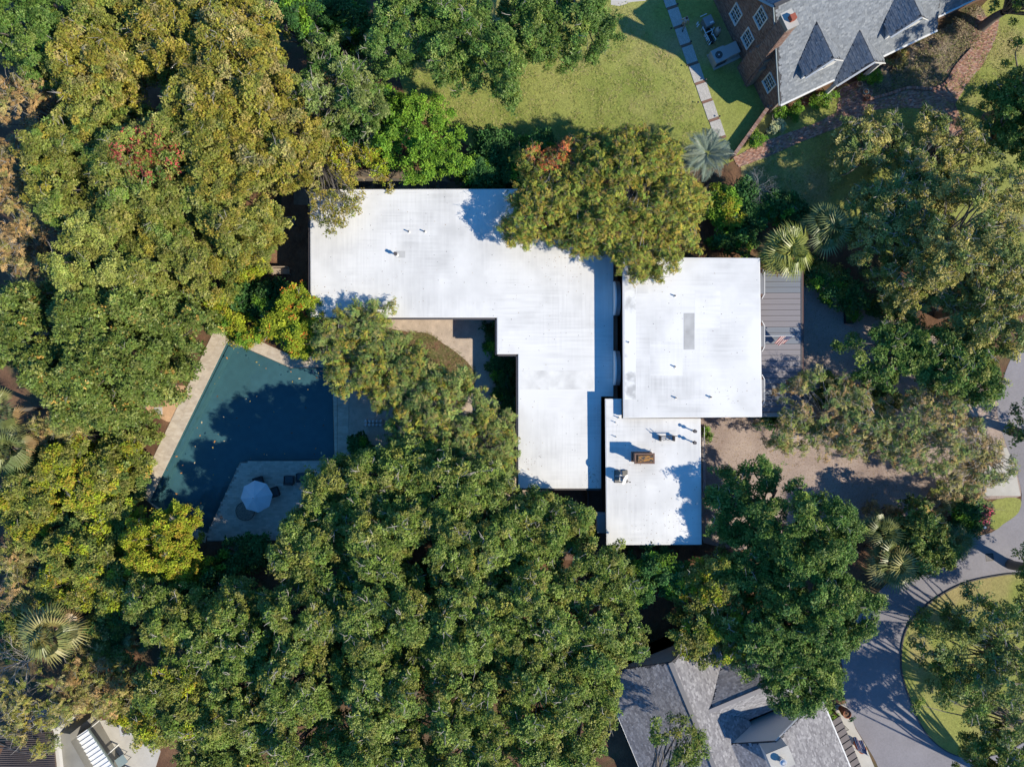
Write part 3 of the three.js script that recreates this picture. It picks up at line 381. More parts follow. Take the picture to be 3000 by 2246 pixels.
// ---- carport
{
  const y = 2.8, x0 = W(2226, 0, HG)[0] + 0.02, x1 = W(2347, 0, y)[0], z0 = W(0, 792, y)[1], z1 = W(0, 1207, y)[1], n = Math.round((z1 - z0) / 0.482), t = thing('carport', 'carport with grey standing-seam metal roof beside the white block', 'carport');
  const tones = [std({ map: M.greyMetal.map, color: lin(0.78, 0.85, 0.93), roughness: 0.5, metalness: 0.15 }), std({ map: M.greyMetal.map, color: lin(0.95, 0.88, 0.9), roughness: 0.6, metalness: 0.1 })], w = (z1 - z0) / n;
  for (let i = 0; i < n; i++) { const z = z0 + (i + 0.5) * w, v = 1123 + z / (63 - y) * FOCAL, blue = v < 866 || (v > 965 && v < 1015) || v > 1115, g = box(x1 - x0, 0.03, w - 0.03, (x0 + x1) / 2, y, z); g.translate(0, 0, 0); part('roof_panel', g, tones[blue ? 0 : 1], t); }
  for (let i = 0; i <= n; i++) part('standing_seam', box(x1 - x0, 0.07, 0.028, (x0 + x1) / 2, y + 0.012, z0 + i * w), i > n - 5 ? M.seamRust = M.seamRust || std({ color: lin(0.3, 0.17, 0.09) }) : M.gutter, t);
  part('edge_beam', box(0.12, 0.22, z1 - z0 + 0.06, x1 + 0.06, y - 0.06, (z0 + z1) / 2), M.gutter, t); part('gutter', box(0.1, 0.05, z1 - z0, x1 + 0.17, y, (z0 + z1) / 2), M.fascia, t);
  for (const k of [0.02, 0.35, 0.67, 0.98]) part('post', box(0.14, y - 0.15, 0.14, x1, (y - 0.15) / 2, z0 + (z1 - z0) * k), M.darkMetal, t);
  part('end_wall', box(x1 - x0 + 0.2, 0.3, 0.35, (x0 + x1) / 2, y - 0.12, z1 + 0.22), M.concrete, t);
}
// ---- flags
const flagTex = (() => { const c = document.createElement('canvas'); c.width = 380; c.height = 200; const g = c.getContext('2d'); for (let i = 0; i < 13; i++) { g.fillStyle = i % 2 ? '#e8e4de' : '#9c1f30'; g.fillRect(0, i * 200 / 13, 380, 200 / 13 + 1); } g.fillStyle = '#2b3a66'; g.fillRect(0, 0, 152, 108); g.fillStyle = '#f0eee8'; for (let r = 0; r < 9; r++) for (let k = 0; k < (r % 2 ? 5 : 6); k++) { g.beginPath(); const cx = (r % 2 ? 25 : 12.7) + k * 25.3, cy = 11 + r * 10.8; for (let p = 0; p < 10; p++) { const a = -Math.PI / 2 + p * Math.PI / 5, R = p % 2 ? 1.9 : 4.6; g[p ? 'lineTo' : 'moveTo'](cx + R * Math.cos(a), cy + R * Math.sin(a)); } g.fill(); } const t = new THREE.CanvasTexture(c); t.colorSpace = THREE.SRGBColorSpace; return t; })();
M.flag = std({ map: flagTex, roughness: 0.8 });
function flagCloth(len, hoist, shape) { const g = new THREE.PlaneGeometry(len, hoist, 26, 14), p = g.attributes.position; for (let i = 0; i < p.count; i++) { const a = p.getX(i) / len + 0.5, b = p.getY(i) / hoist + 0.5; const q = shape(a, b); p.setXYZ(i, q.x, q.y, q.z); } g.computeVertexNormals(); return g; }
{
  const y = 4.2, [px, pz] = W(2243, 984, y), L = 2.3, t = thing('house_flag', 'stars and stripes flag on a white pole over the carport roof', 'flag', px, y, pz);
  part('pole', tube([V3(-0.1, -0.05, 0), V3(L, 0.28, 0)], 0.028, 0.022, 8), M.whitePaint, t); part('finial', new THREE.SphereGeometry(0.05, 10, 8).translate(L + 0.03, 0.29, 0), M.darkMetal, t);
  part('cloth', flagCloth(1.45, 0.95, (a, b) => { const x = L - 0.15 - (1 - b) * 0.93; return V3(x - a * 0.28, 0.24 - (1 - b) * 0.1 - a * 1.1, 0.03 + a * 0.62 + 0.09 * Math.sin(b * 9 + a * 3) * a); }), M.flag, t);
}
// ------------------------------------------------------------------ brick house at the upper right
{
  const E = V3(22.54, 0, -23.4), U = V3(0.9025, 0, -0.4307).normalize(), D = V3(-0.4307, 0, -0.9025).normalize();
  const at = (u, v, y) => V3(E.x + U.x * u + D.x * v, y, E.z + U.z * u + D.z * v);
  const he = 3.3, hr = 8.9, vr = 5.9, pitch = (hr - he) / vr, hv = v => he + pitch * v, UL = 14.6, UE = 26;
  const t = thing('brick_house', 'brick house with grey-blue shingle roof and three front gables', 'house');
  // roof
  shingled([at(0, 0, he), at(UL, 0, he), at(UL, vr, hr), at(0, vr, hr)], t, 'blue', 601);
  shingled([at(UL, 2 * vr, he), at(0, 2 * vr, he), at(0, vr, hr), at(UL, vr, hr)], t, 'blue', 602);
  shingled([at(UL + 0.02, 1, he), at(UE, 1, he), at(UE, vr, hv(vr - 1)), at(UL + 0.02, vr, hv(vr - 1))], t, 'blue', 603);
  shingled([at(UE, 2 * vr - 1, he), at(UL + 0.02, 2 * vr - 1, he), at(UL + 0.02, vr, hv(vr - 1)), at(UE, vr, hv(vr - 1))], t, 'blue', 604);
  part('ridge_cap', beam(at(0, vr, hr + 0.02), at(UL, vr, hr + 0.02), 0.3, 0.05), M.shingleBase, t);
  // eaves and rakes
  for (const [a, b] of [[[0, -0.07, he - 0.05], [5.0, -0.07, he - 0.05]], [[9.55, -0.07, he - 0.05], [UL, -0.07, he - 0.05]], [[UL, 0.93, he - 0.05], [UE, 0.93, he - 0.05]]]) part('gutter', beam(at(...a), at(...b), 0.15, 0.13), M.whitePaint, t);
  part('rake_trim', merge([beam(at(-0.05, 0, he - 0.1), at(-0.05, vr, hr - 0.1), 0.06, 0.2), beam(at(-0.05, vr, hr - 0.1), at(-0.05, 2 * vr, he - 0.1), 0.06, 0.2)]), std({ color: lin(0.3, 0.36, 0.38) }), t);
  // walls: gable end in real bricks, the rest plain
  const wallU = 0.32, gable = new THREE.Shape([[0.35, 0], [11.45, 0], [11.45, he - 0.1], [vr, hr - 0.45], [0.35, he - 0.1]].map(p => new THREE.Vector2(...p)));
  const gg = new THREE.ExtrudeGeometry(gable, { depth: 0.25, bevelEnabled: false }), basis = new THREE.Matrix4().makeBasis(D, V3(0, 1, 0), D.clone().cross(V3(0, 1, 0))); basis.setPosition(at(wallU + 0.27, 0, 0)); gg.applyMatrix4(basis); // normal of the end wall points to -U
  const nrm = D.clone().cross(V3(0, 1, 0)); if (nrm.dot(U) > 0) { const s = U.clone().multiplyScalar(-0.25); gg.translate(s.x, s.y, s.z); }
  const gw = part('gable_wall', gg, M.mortar, t);
  const along = D.clone().negate(), gp = [[0, 0], [11.1, 0], [11.1, he - 0.15], [5.55, hr - 0.55], [0, he - 0.15]];
  const wins = [[8.7, 2.55], [6.4, 2.6], [2.2, 2.65], [6.5, 5.85]], faceU = wallU;
  brickFace('bricks', at(faceU, 11.45, 0), along, V3(0, 1, 0), 11.1, hr, gp, gw, 611, WALLBRICK, wins.map(([v, y]) => [11.45 - v - 0.62, y - 0.95, 11.45 - v + 0.62, y + 0.95]));
  for (const [v, y] of wins) sashWindow(t, at(faceU + 0.005, v, y), along, 1.0, 1.6);
  part('front_wall', merge([beam(at(0.6, 0.5, 1.55), at(UL, 0.5, 1.55), 0.28, 3.1), beam(at(UL, 1.5, 1.55), at(UE, 1.5, 1.55), 0.28, 3.1)]), M.brickPlain, t);
  part('rear_wall', beam(at(0.6, 11.3, 1.55), at(UE, 11.3, 1.55), 0.28, 3.1), M.brickPlain, t);
  // chimney with sloping shoulders against the gable end
  const ch = part('chimney', merge([beam(at(-0.02, 3.3, 1.6), at(-0.02, 5.15, 1.6), 0.68, 3.2), beam(at(-0.02, 3.45, 3.9), at(-0.02, 4.95, 3.9), 0.66, 1.4), beam(at(-0.1, 3.55, 7.2), at(-0.1, 4.65, 7.2), 0.7, 5.4), beam(at(-0.15, 3.5, 9.9), at(-0.15, 4.7, 9.9), 0.86, 0.5)]), M.mortar, t);
  const n1 = [[0, 0], [1.85, 0], [1.85, 3.2], [1.68, 3.25], [1.68, 4.6], [1.6, 4.65], [1.6, 9.7], [0.5, 9.7], [0.5, 4.65], [0.18, 4.6], [0.18, 3.2], [0, 3.2]];
  brickFace('bricks', at(-0.375, 5.15, 0), along, V3(0, 1, 0), 1.85, 4.6, n1, ch, 612, WALLBRICK); brickFace('bricks', at(-0.465, 5.15, 0), along, V3(0, 1, 0), 1.85, 9.7, n1.filter(p => p[1] > 4.62), ch, 614, WALLBRICK);
  brickFace('bricks', at(-0.46, 3.55, 0), U, V3(0, 1, 0), 0.7, 9.7, [[0, 0], [0.7, 0], [0.7, 9.7], [0, 9.7]], ch, 613, WALLBRICK);
  part('chimney_cap', (() => { const g = beam(at(-0.17, 3.44, 10.19), at(-0.17, 4.76, 10.19), 0.95, 0.08); return g; })(), M.concrete, ch);
  part('chimney_pot', (() => { const p = at(-0.05, 4.05, 10.2); return box(0.42, 0.45, 0.42, p.x, p.y + 0.23, p.z, 0.44); })(), std({ color: lin(0.33, 0.09, 0.055) }), ch);
  // dormers
  function dormer(u0, w, seed) {
    const v0 = 0.95, hd = 5.45, hp = hd + w * 0.55, u1 = u0 + w, um = u0 + w / 2, vb = h => (h - he) / pitch, g = new THREE.Group(); g.name = 'dormer'; t.add(g);
    const oh = 0.16;
    shingled([at(u0 - oh, v0 - 0.22, hd - 0.12), at(um, v0 - 0.22, hp), at(um, vb(hp), hp), at(u0 - oh, vb(hd - 0.12), hd - 0.12)].map((p, i, a) => a[[3, 0, 1, 2][i]]), g, 'blue', seed, 0.15);
    shingled([at(u1 + oh, v0 - 0.22, hd - 0.12), at(u1 + oh, vb(hd - 0.12), hd - 0.12), at(um, vb(hp), hp), at(um, v0 - 0.22, hp)], g, 'blue', seed + 1, 0.15);
    const fs = new THREE.Shape([[0, hv(v0) - 0.1], [w, hv(v0) - 0.1], [w, hd - 0.05], [w / 2, hp - 0.12], [0, hd - 0.05]].map(p => new THREE.Vector2(...p))); fs.holes.push(new THREE.Path([[w / 2 - 0.5, hv(v0) + 0.18], [w / 2 + 0.5, hv(v0) + 0.18], [w / 2 + 0.5, hd - 0.05], [w / 2 - 0.5, hd - 0.05]].map(p => new THREE.Vector2(...p))));
    const fg = new THREE.ExtrudeGeometry(fs, { depth: 0.12, bevelEnabled: false }), B = new THREE.Matrix4().makeBasis(U, V3(0, 1, 0), U.clone().cross(V3(0, 1, 0))); B.setPosition(at(u0, v0 + 0.12, 0)); fg.applyMatrix4(B); part('dormer_face', fg, M.whitePaint, g);
    part('dormer_window', (() => { const p = at(um, v0 + 0.1, (hv(v0) + hd) / 2 + 0.07); const b = box(1.0, hd - hv(v0) - 0.2, 0.03); b.applyMatrix4(new THREE.Matrix4().makeBasis(U, V3(0, 1, 0), U.clone().cross(V3(0, 1, 0)))); b.translate(p.x, p.y, p.z); return b; })(), M.glassDark, g);
    part('dormer_cheek', merge([u0 + 0.05, u1 - 0.05].map(u => { const a = at(u, v0 + 0.1, 0), tri = [at(u, v0 + 0.1, hv(v0) - 0.1), at(u, vb(hd), hd), at(u, v0 + 0.1, hd)]; const gq = new THREE.BufferGeometry().setFromPoints([...tri]); gq.computeVertexNormals(); return gq; })), std({ color: lin(0.4, 0.42, 0.43) }), g);
    part('rake_board', merge([beam(at(u0 - oh, v0 - 0.24, hd - 0.2), at(um, v0 - 0.24, hp - 0.08), 0.05, 0.2), beam(at(um, v0 - 0.24, hp - 0.08), at(u1 + oh, v0 - 0.24, hd - 0.2), 0.05, 0.2)]), M.whitePaint, g);
  }
  dormer(1.95, 3.0, 621); dormer(9.6, 3.0, 625);
  { // portico gable
    const u0 = 5.04, u1 = 9.52, um = 7.28, vf = -0.55, hp = 5.5, vb = h => (h - he) / pitch, h0 = he - 0.05, g = new THREE.Group(); g.name = 'portico'; t.add(g);
    shingled([at(u0, 0.02, h0), at(u0, vf, h0), at(um, vf, hp), at(um, vb(hp), hp)], g, 'blue', 631);
    shingled([at(u1, vf, h0), at(u1, 0.02, h0), at(um, vb(hp), hp), at(um, vf, hp)], g, 'blue', 633);
    part('rake_board', merge([beam(at(u0, vf - 0.03, h0 - 0.1), at(um, vf - 0.03, hp - 0.1), 0.06, 0.22), beam(at(um, vf - 0.03, hp - 0.1), at(u1, vf - 0.03, h0 - 0.1), 0.06, 0.22)]), M.whitePaint, g);
    for (const u of [u0 + 0.25, u1 - 0.25]) part('column', (() => { const p = at(u, vf + 0.2, 0); return merge([box(0.3, 3.0, 0.3, p.x, 1.5, p.z, 0.44), box(0.4, 0.12, 0.4, p.x, 3.06, p.z, 0.44), box(0.4, 0.16, 0.4, p.x, 0.08, p.z, 0.44)]); })(), M.whitePaint, g);
    part('side_beam', merge([beam(at(u0 + 0.12, vf, he - 0.28), at(u0 + 0.12, 0.4, he - 0.28), 0.2, 0.3), beam(at(u1 - 0.12, vf, he - 0.28), at(u1 - 0.12, 0.4, he - 0.28), 0.2, 0.3)]), M.whitePaint, g);
  }
}
// low brick garden wall with a small gate
{
  const a = W(2258, 305, 0.9), b = W(2150, 456, 0.9), A = V3(a[0], 0, a[1]), B = V3(b[0], 0, b[1]), L = A.distanceTo(B), u = B.clone().sub(A).normalize(), t = thing('garden_wall', 'low brick garden wall from house corner towards the blue palm', 'wall');
  part('core', beam(A.clone().setY(0.42), B.clone().setY(0.42), 0.2, 0.84), M.mortar, t); const n = u.clone().cross(V3(0, 1, 0)), poly = [[0, 0], [L, 0], [L, 0.84], [0, 0.84]];
  brickFace('bricks', A.clone().addScaledVector(n, 0.1), u, V3(0, 1, 0), L, 0.84, poly, t, 641, WALLBRICK); brickFace('bricks', B.clone().addScaledVector(n, -0.1), u.clone().negate(), V3(0, 1, 0), L, 0.84, poly, t, 642, WALLBRICK);
  const r = rng(643), caps = [], cc = []; for (let s = 0.05; s < L; s += 0.11) { caps.push(new THREE.Matrix4().compose(A.clone().addScaledVector(u, s).setY(0.87), new THREE.Quaternion().setFromEuler(new THREE.Euler(0, Math.atan2(-u.z, u.x) + Math.PI / 2, rr(r, -0.02, 0.02))), V3(1.6, 1.2, 1))); cc.push(WALLBRICK[r() * 5 | 0].clone().multiplyScalar(rr(r, 0.9, 1.3))); } inst('coping', brickGeo, M.brick, caps, cc, t);
  const [gx, gz] = W(2262, 304, 0.7), gt = thing('garden_gate', 'small weathered wooden gate between brick wall and house', 'gate', gx, 0, gz, 0.95); for (let i = 0; i < 5; i++) part('board', box(0.13, 1.2, 0.04, -0.32 + i * 0.16, 0.62, 0), M.wood, gt); for (const y of [0.3, 0.95]) part('rail', box(0.85, 0.09, 0.05, 0, y, 0.05), M.wood, gt); for (const s of [-0.5, 0.5]) part('post', box(0.12, 1.3, 0.12, s, 0.65, 0), M.wood, gt);
}
{ // packaged air conditioner
  const [x, z] = W(2128, 150, 1.1), ry = 0.445, t = thing('air_conditioner', 'large grey packaged air conditioner with round fan grille by the brick house', 'air conditioner', x, 0, z, ry);
  const body = std({ color: lin(0.42, 0.43, 0.43), roughness: 0.5, metalness: 0.2 });
  part('pad', box(2.6, 0.1, 1.5, 0.1, 0.05, 0), M.concrete, t); part('cabinet', merge([rbox(1.25, 0.98, 1.2, 0.02, -0.6, 0.6, 0), rbox(1.15, 0.9, 1.05, 0.02, 0.62, 0.56, 0.02)]), body, t);
  part('fan_opening', cyl(0.33, 0.33, 0.03, -0.7, 1.085, 0, 24), M.darkMetal, t); for (let i = 0; i < 4; i++) part('fan_guard', new THREE.TorusGeometry(0.08 + i * 0.08, 0.008, 4, 24).rotateX(Math.PI / 2).translate(-0.7, 1.13, 0), body, t); part('fan_hub', cyl(0.06, 0.06, 0.05, -0.7, 1.1, 0, 12), M.pvc, t);
  for (let i = 0; i < 8; i++) part('louvre', box(1.0, 0.03, 0.02, -0.6, 0.25 + i * 0.09, 0.61), M.gutter, t);
}
{ // pool equipment
  const p = (u, v, y) => { const [x, z] = W(u, v, y); return V3(x, y, z); };
  const h = p(2077, 60, 0.9), t = thing('pool_heater', 'square grey pool heater cabinet beside white pipes', 'heater', h.x, 0, h.z, 0.445); part('cabinet', rbox(0.75, 0.85, 0.8, 0.03, 0, 0.45, 0), std({ color: lin(0.2, 0.21, 0.22), roughness: 0.5 }), t); part('lid', rbox(0.8, 0.06, 0.85, 0.02, 0, 0.9, 0), std({ color: lin(0.28, 0.29, 0.3), roughness: 0.5 }), t); part('flue', box(0.3, 0.06, 0.14, 0.15, 0.95, 0.25), M.pvc, t);
  const f = p(2106, 85, 0.9), tf = thing('pool_filter', 'round pale pool filter tank near the brick wall', 'filter tank', f.x, 0, f.z); part('tank', merge([cyl(0.26, 0.26, 0.65, 0, 0.1, 0, 22), new THREE.SphereGeometry(0.26, 20, 10, 0, 6.3, 0, 1.57).translate(0, 0.75, 0)]), std({ color: lin(0.42, 0.38, 0.33), roughness: 0.5 }), tf); part('base', cyl(0.3, 0.26, 0.1, 0, 0, 0, 20), M.darkMetal, tf); part('valve', cyl(0.06, 0.05, 0.12, 0.02, 1.0, -0.02, 10), M.darkMetal, tf);
  const tp = thing('pool_piping', 'cluster of white pipes joining the pool pumps', 'pipes'); const y = 0.55;
  const run = (pts, yy = y) => part('pipe', tube(pts.map(([u, v]) => p(u, v, yy)), 0.045, 0.045, 8), M.pvc, tp);
  run([[2060, 80], [2068, 97]]); run([[2066, 98], [2076, 92], [2084, 89]]); run([[2083, 83], [2086, 88], [2089, 94], [2085, 97], [2087, 102], [2091, 100]]); run([[2087, 88], [2093, 80]]); run([[2090, 101], [2094, 108], [2098, 114]]); run([[2070, 100], [2074, 108], [2079, 118]]);
  for (const [a, b, c, d] of [[2069, 103, 2066, 109], [2072, 108, 2068.5, 115], [2074, 113, 2071, 120], [2041, 72, 2046, 64], [2042, 79, 2049, 70], [2052, 49, 2071, 40], [2084, 122, 2077, 132]]) run([[a, b], [c, d]], 0.4);
  for (const [u, v] of [[2060, 79], [2068, 98], [2079, 118], [2098, 114], [2093, 80]]) { const a = p(u, v, y); part('riser', cyl(0.05, 0.05, y, a.x, 0, a.z, 10), M.pvc, tp); }
  for (const [u, v, l] of [[2085, 110, 'dark pool pump under the white pipes nearest the air conditioner'], [2076, 84, 'dark pool pump between heater and white pipes']]) { const q = p(u, v, 0.4), tt = thing('pool_pump', l, 'pump', q.x, 0, q.z, 0.445); part('motor', new THREE.CylinderGeometry(0.13, 0.13, 0.5, 14).rotateX(Math.PI / 2).translate(0, 0.22, 0), M.darkMetal, tt); part('strainer', cyl(0.14, 0.14, 0.32, 0, 0.04, 0.3, 14), M.darkMetal, tt); part('base', box(0.26, 0.08, 0.6, 0, 0.04, 0), M.darkMetal, tt); }
}
// ------------------------------------------------------------------ grey shingled house at the lower right
{
  const A = V3(0.385, 0, 0.923), C = V3(0.923, 0, -0.385), at = (a, c, y) => V3(A.x * a + C.x * c, y, A.z * a + C.z * c);
  const t = thing('grey_shingle_house', 'grey shingled house with crossing gables under the oaks', 'house'), he = 3.2, hw = 5.8, cw = 3.13, sl = 0.6, hW = c => hw - sl * Math.abs(c - cw), cL = -2.5, cR = 7.46, a0 = 25.6, a1 = 46;
  // west wing
  shingled([at(a0, cL, hW(cL)), at(a1, cL, hW(cL)), at(a1, cw, hw), at(a0, cw, hw)], t, 'grey', 701);
  shingled([at(a1, cR, he), at(a0, cR, he), at(a0, cw, hw), at(a1, cw, hw)], t, 'grey', 702);
  part('ridge_cap', beam(at(a0, cw, hw + 0.02), at(a1, cw, hw + 0.02), 0.36, 0.04), std({ color: lin(0.2, 0.195, 0.2) }), t);
  part('wall', merge([prism([[0.3, 0.4], [20, 0.4], [20, 9.6], [0.3, 9.6]], 0, 2.4).applyMatrix4(new THREE.Matrix4().makeBasis(A, V3(0, 1, 0), C).setPosition(at(a0, cL, 0)))]), M.stucco, t);
  part('gable_wall', (() => { const s = new THREE.Shape([[0.2, 2.3], [cR - cL - 0.2, 2.3], [cw - cL, hw - 0.3]].map(p => new THREE.Vector2(...p))), g = new THREE.ExtrudeGeometry(s, { depth: 0.2, bevelEnabled: false }); g.applyMatrix4(new THREE.Matrix4().makeBasis(C, V3(0, 1, 0), A).setPosition(at(a0 + 0.3, cL, 0))); return g; })(), M.stucco, t);
  part('gutter', beam(at(a0, cL - 0.06, hW(cL) - 0.08), at(a1, cL - 0.06, hW(cL) - 0.08), 0.12, 0.1), M.whitePaint, t);
  // cross gable
  const hc = 4.95, ac = 30.9, cE = 12.6, cI = cw + (hw - hc) / sl, sc2 = (hc - he) / 2.8, cV = cR;
  shingled([at(28.1, cE, he), at(28.1, cV, he), at(ac, cI, hc), at(ac, cE, hc)], t, 'grey', 703);
  shingled([at(33.7, cV, he), at(33.7, cE, he), at(ac, cE, hc), at(ac, cI, hc)], t, 'grey', 704);
  part('ridge_cap', beam(at(ac, cI, hc + 0.02), at(ac, cE, hc + 0.02), 0.34, 0.04), std({ color: lin(0.26, 0.25, 0.26) }), t);
  part('cross_wall', prism([[28.5, 6.5], [34, 6.5], [34, cE - 0.3], [28.5, cE - 0.3]], 0, he - 0.2).applyMatrix4(new THREE.Matrix4().makeBasis(A, V3(0, 1, 0), C)), M.stucco, t);
  // south-east wing with the pale gable wall
  const aS = 34.26, aE = 48, cr = 8.41, hr2 = 6.57, cRt = 13.78, sS = (hr2 - he) / (cRt - cr), cLt = 4.0, hL = hr2 - sS * (cr - cLt);
  shingled([at(aE, cRt, he), at(aS, cRt, he), at(aS, cr, hr2), at(aE, cr, hr2)], t, 'grey', 705);
  shingled([at(aS, cLt, hL), at(aE, cLt, hL), at(aE, cr, hr2), at(aS, cr, hr2)], t, 'grey', 706);
  part('gable_wall', (() => { const s = new THREE.Shape([[cLt + 0.15, 0], [cRt - 0.25, 0], [cRt - 0.25, he - 0.15], [cr, hr2 - 0.16], [cLt + 0.15, hL - 0.15]].map(p => new THREE.Vector2(...p))), g = new THREE.ExtrudeGeometry(s, { depth: 0.25, bevelEnabled: false }); g.applyMatrix4(new THREE.Matrix4().makeBasis(C, V3(0, 1, 0), A).setPosition(at(aS + 0.02, 0, 0))); return g; })(), M.whitePaint, t);
  part('side_wall', beam(at(aS, cRt - 0.4, 1.5), at(aE, cRt - 0.4, 1.5), 0.25, 3), M.stucco, t);
  part('rake_trim', merge([beam(at(aS - 0.02, cr, hr2 - 0.06), at(aS - 0.02, cRt, he - 0.06), 0.06, 0.1)]), M.whitePaint, t);
  part('gutter', beam(at(aS, cRt + 0.07, he - 0.06), at(aE, cRt + 0.07, he - 0.06), 0.16, 0.12), M.whitePaint, t);
  part('gutter', beam(at(aS + 0.1, cLt - 0.06, hL - 0.06), at(aE, cLt - 0.06, hL - 0.06), 0.1, 0.1), std({ color: lin(0.6, 0.42, 0.33) }), t);
  // chimney chase with flue
  const [hx, hz] = W(2288, 2224, 7.6), ry = Math.atan2(0.385, 0.923), ch = part('chimney_chase', box(1.75, 2.7, 1.5, hx, 6.2, hz, ry), M.stucco, t); part('chase_cap', box(1.86, 0.05, 1.6, hx, 7.575, hz, ry), M.concrete, ch);
  part('flue', merge([cyl(0.2, 0.2, 0.5, hx, 7.6, hz, 18), cyl(0.28, 0.28, 0.12, hx, 8.0, hz, 18), cyl(0.24, 0.1, 0.1, hx, 8.12, hz, 18)]), std({ color: lin(0.62, 0.63, 0.65), metalness: 0.7, roughness: 0.3 }), ch);
  // entrance canopy on the road side
  const k = 36.9; for (let i = 0; i < 9; i++) part('canopy_panel', slab([at(k + i * 0.55, cRt - 0.2, 2.75), at(k + i * 0.55, cRt + 1.15, 2.35), at(k + i * 0.55 + 0.53, cRt + 1.15, 2.35), at(k + i * 0.55 + 0.53, cRt - 0.2, 2.75)], 0.03), M.canopy = M.canopy || std({ color: lin(0.16, 0.14, 0.14), roughness: 0.9 }), t);
  for (let i = 0; i <= 9; i++) part('canopy_seam', beam(at(k + i * 0.55 - 0.01, cRt - 0.2, 2.78), at(k + i * 0.55 - 0.01, cRt + 1.15, 2.38), 0.03, 0.05), M.darkMetal, t);
  for (const i of [0.1, 4.8]) part('canopy_post', beam(at(k + i, cRt + 1.05, 0), at(k + i, cRt + 1.05, 2.35), 0.09, 0.09), M.darkMetal, t);
}
{ // iron railing, flag and urns along the pavement
  const a = W(2454, 2142, 0.9), b = W(2487, 2137, 0.9), t = thing('iron_railing', 'dark iron stair railing beside the pavement and grey roof', 'railing'), P = (u, v, y) => { const [x, z] = W(u, v, y); return V3(x, y, z); };
  for (const [p, q] of [[[2455, 2148], [2487, 2137]], [[2487, 2137], [2470, 2122]]]) { const A = P(...p, 0.9), B = P(...q, 0.9); part('top_rail', beam(A, B, 0.05, 0.04), M.darkMetal, t); part('bottom_rail', beam(A.clone().setY(0.15), B.clone().setY(0.15), 0.03, 0.03), M.darkMetal, t); for (let i = 0; i <= 9; i++) { const m = A.clone().lerp(B, i / 9); part('baluster', cyl(0.012, 0.012, 0.9, m.x, 0, m.z, 6), M.darkMetal, t); } }
  const [fx, fz] = W(2500, 2190, 2.2), f = thing('house_flag', 'stars and stripes flag leaning over the pavement near the road', 'flag', fx, 2.2, fz, -0.35); part('pole', tube([V3(-0.5, -0.5, 0.05), V3(1.15, 0.6, 0)], 0.02, 0.016, 8), M.whitePaint, f); part('cloth', flagCloth(1.35, 0.9, (s, h) => V3(0.4 + h * 0.68 - s * 0.35, 0.12 + h * 0.42 - s * 0.75, 0.03 - s * 0.75 + 0.08 * Math.sin(h * 10 + 2 * s) * s)), M.flag, f);
  for (const [u, v, lab, hgt] of [[2483, 2092, 'tall terracotta urn with clipped evergreen beside the mulch bed', 1.25], [2528, 2196, 'tall terracotta urn with clipped evergreen beside the dark canopy', 1.25]]) {
    const [x, z] = W(u, v, hgt), g = thing('planter_urn', lab, 'planter', x, 0.05, z, 0, 'terracotta urns on the pavement');
    part('urn', new THREE.LatheGeometry([[0.2, 0], [0.24, 0.04], [0.3, 0.35], [0.38, 0.7], [0.36, 0.95], [0.3, 1.05], [0.36, 1.12], [0.37, 1.2], [0.3, 1.2], [0.29, 1.1]].map(p => new THREE.Vector2(...p)), 24), M.terracotta, g); part('soil', cyl(0.29, 0.29, 0.02, 0, 1.08, 0, 18), M.mulch, g); g.userData.plantAt = [0, 1.05, 0];
  }
}
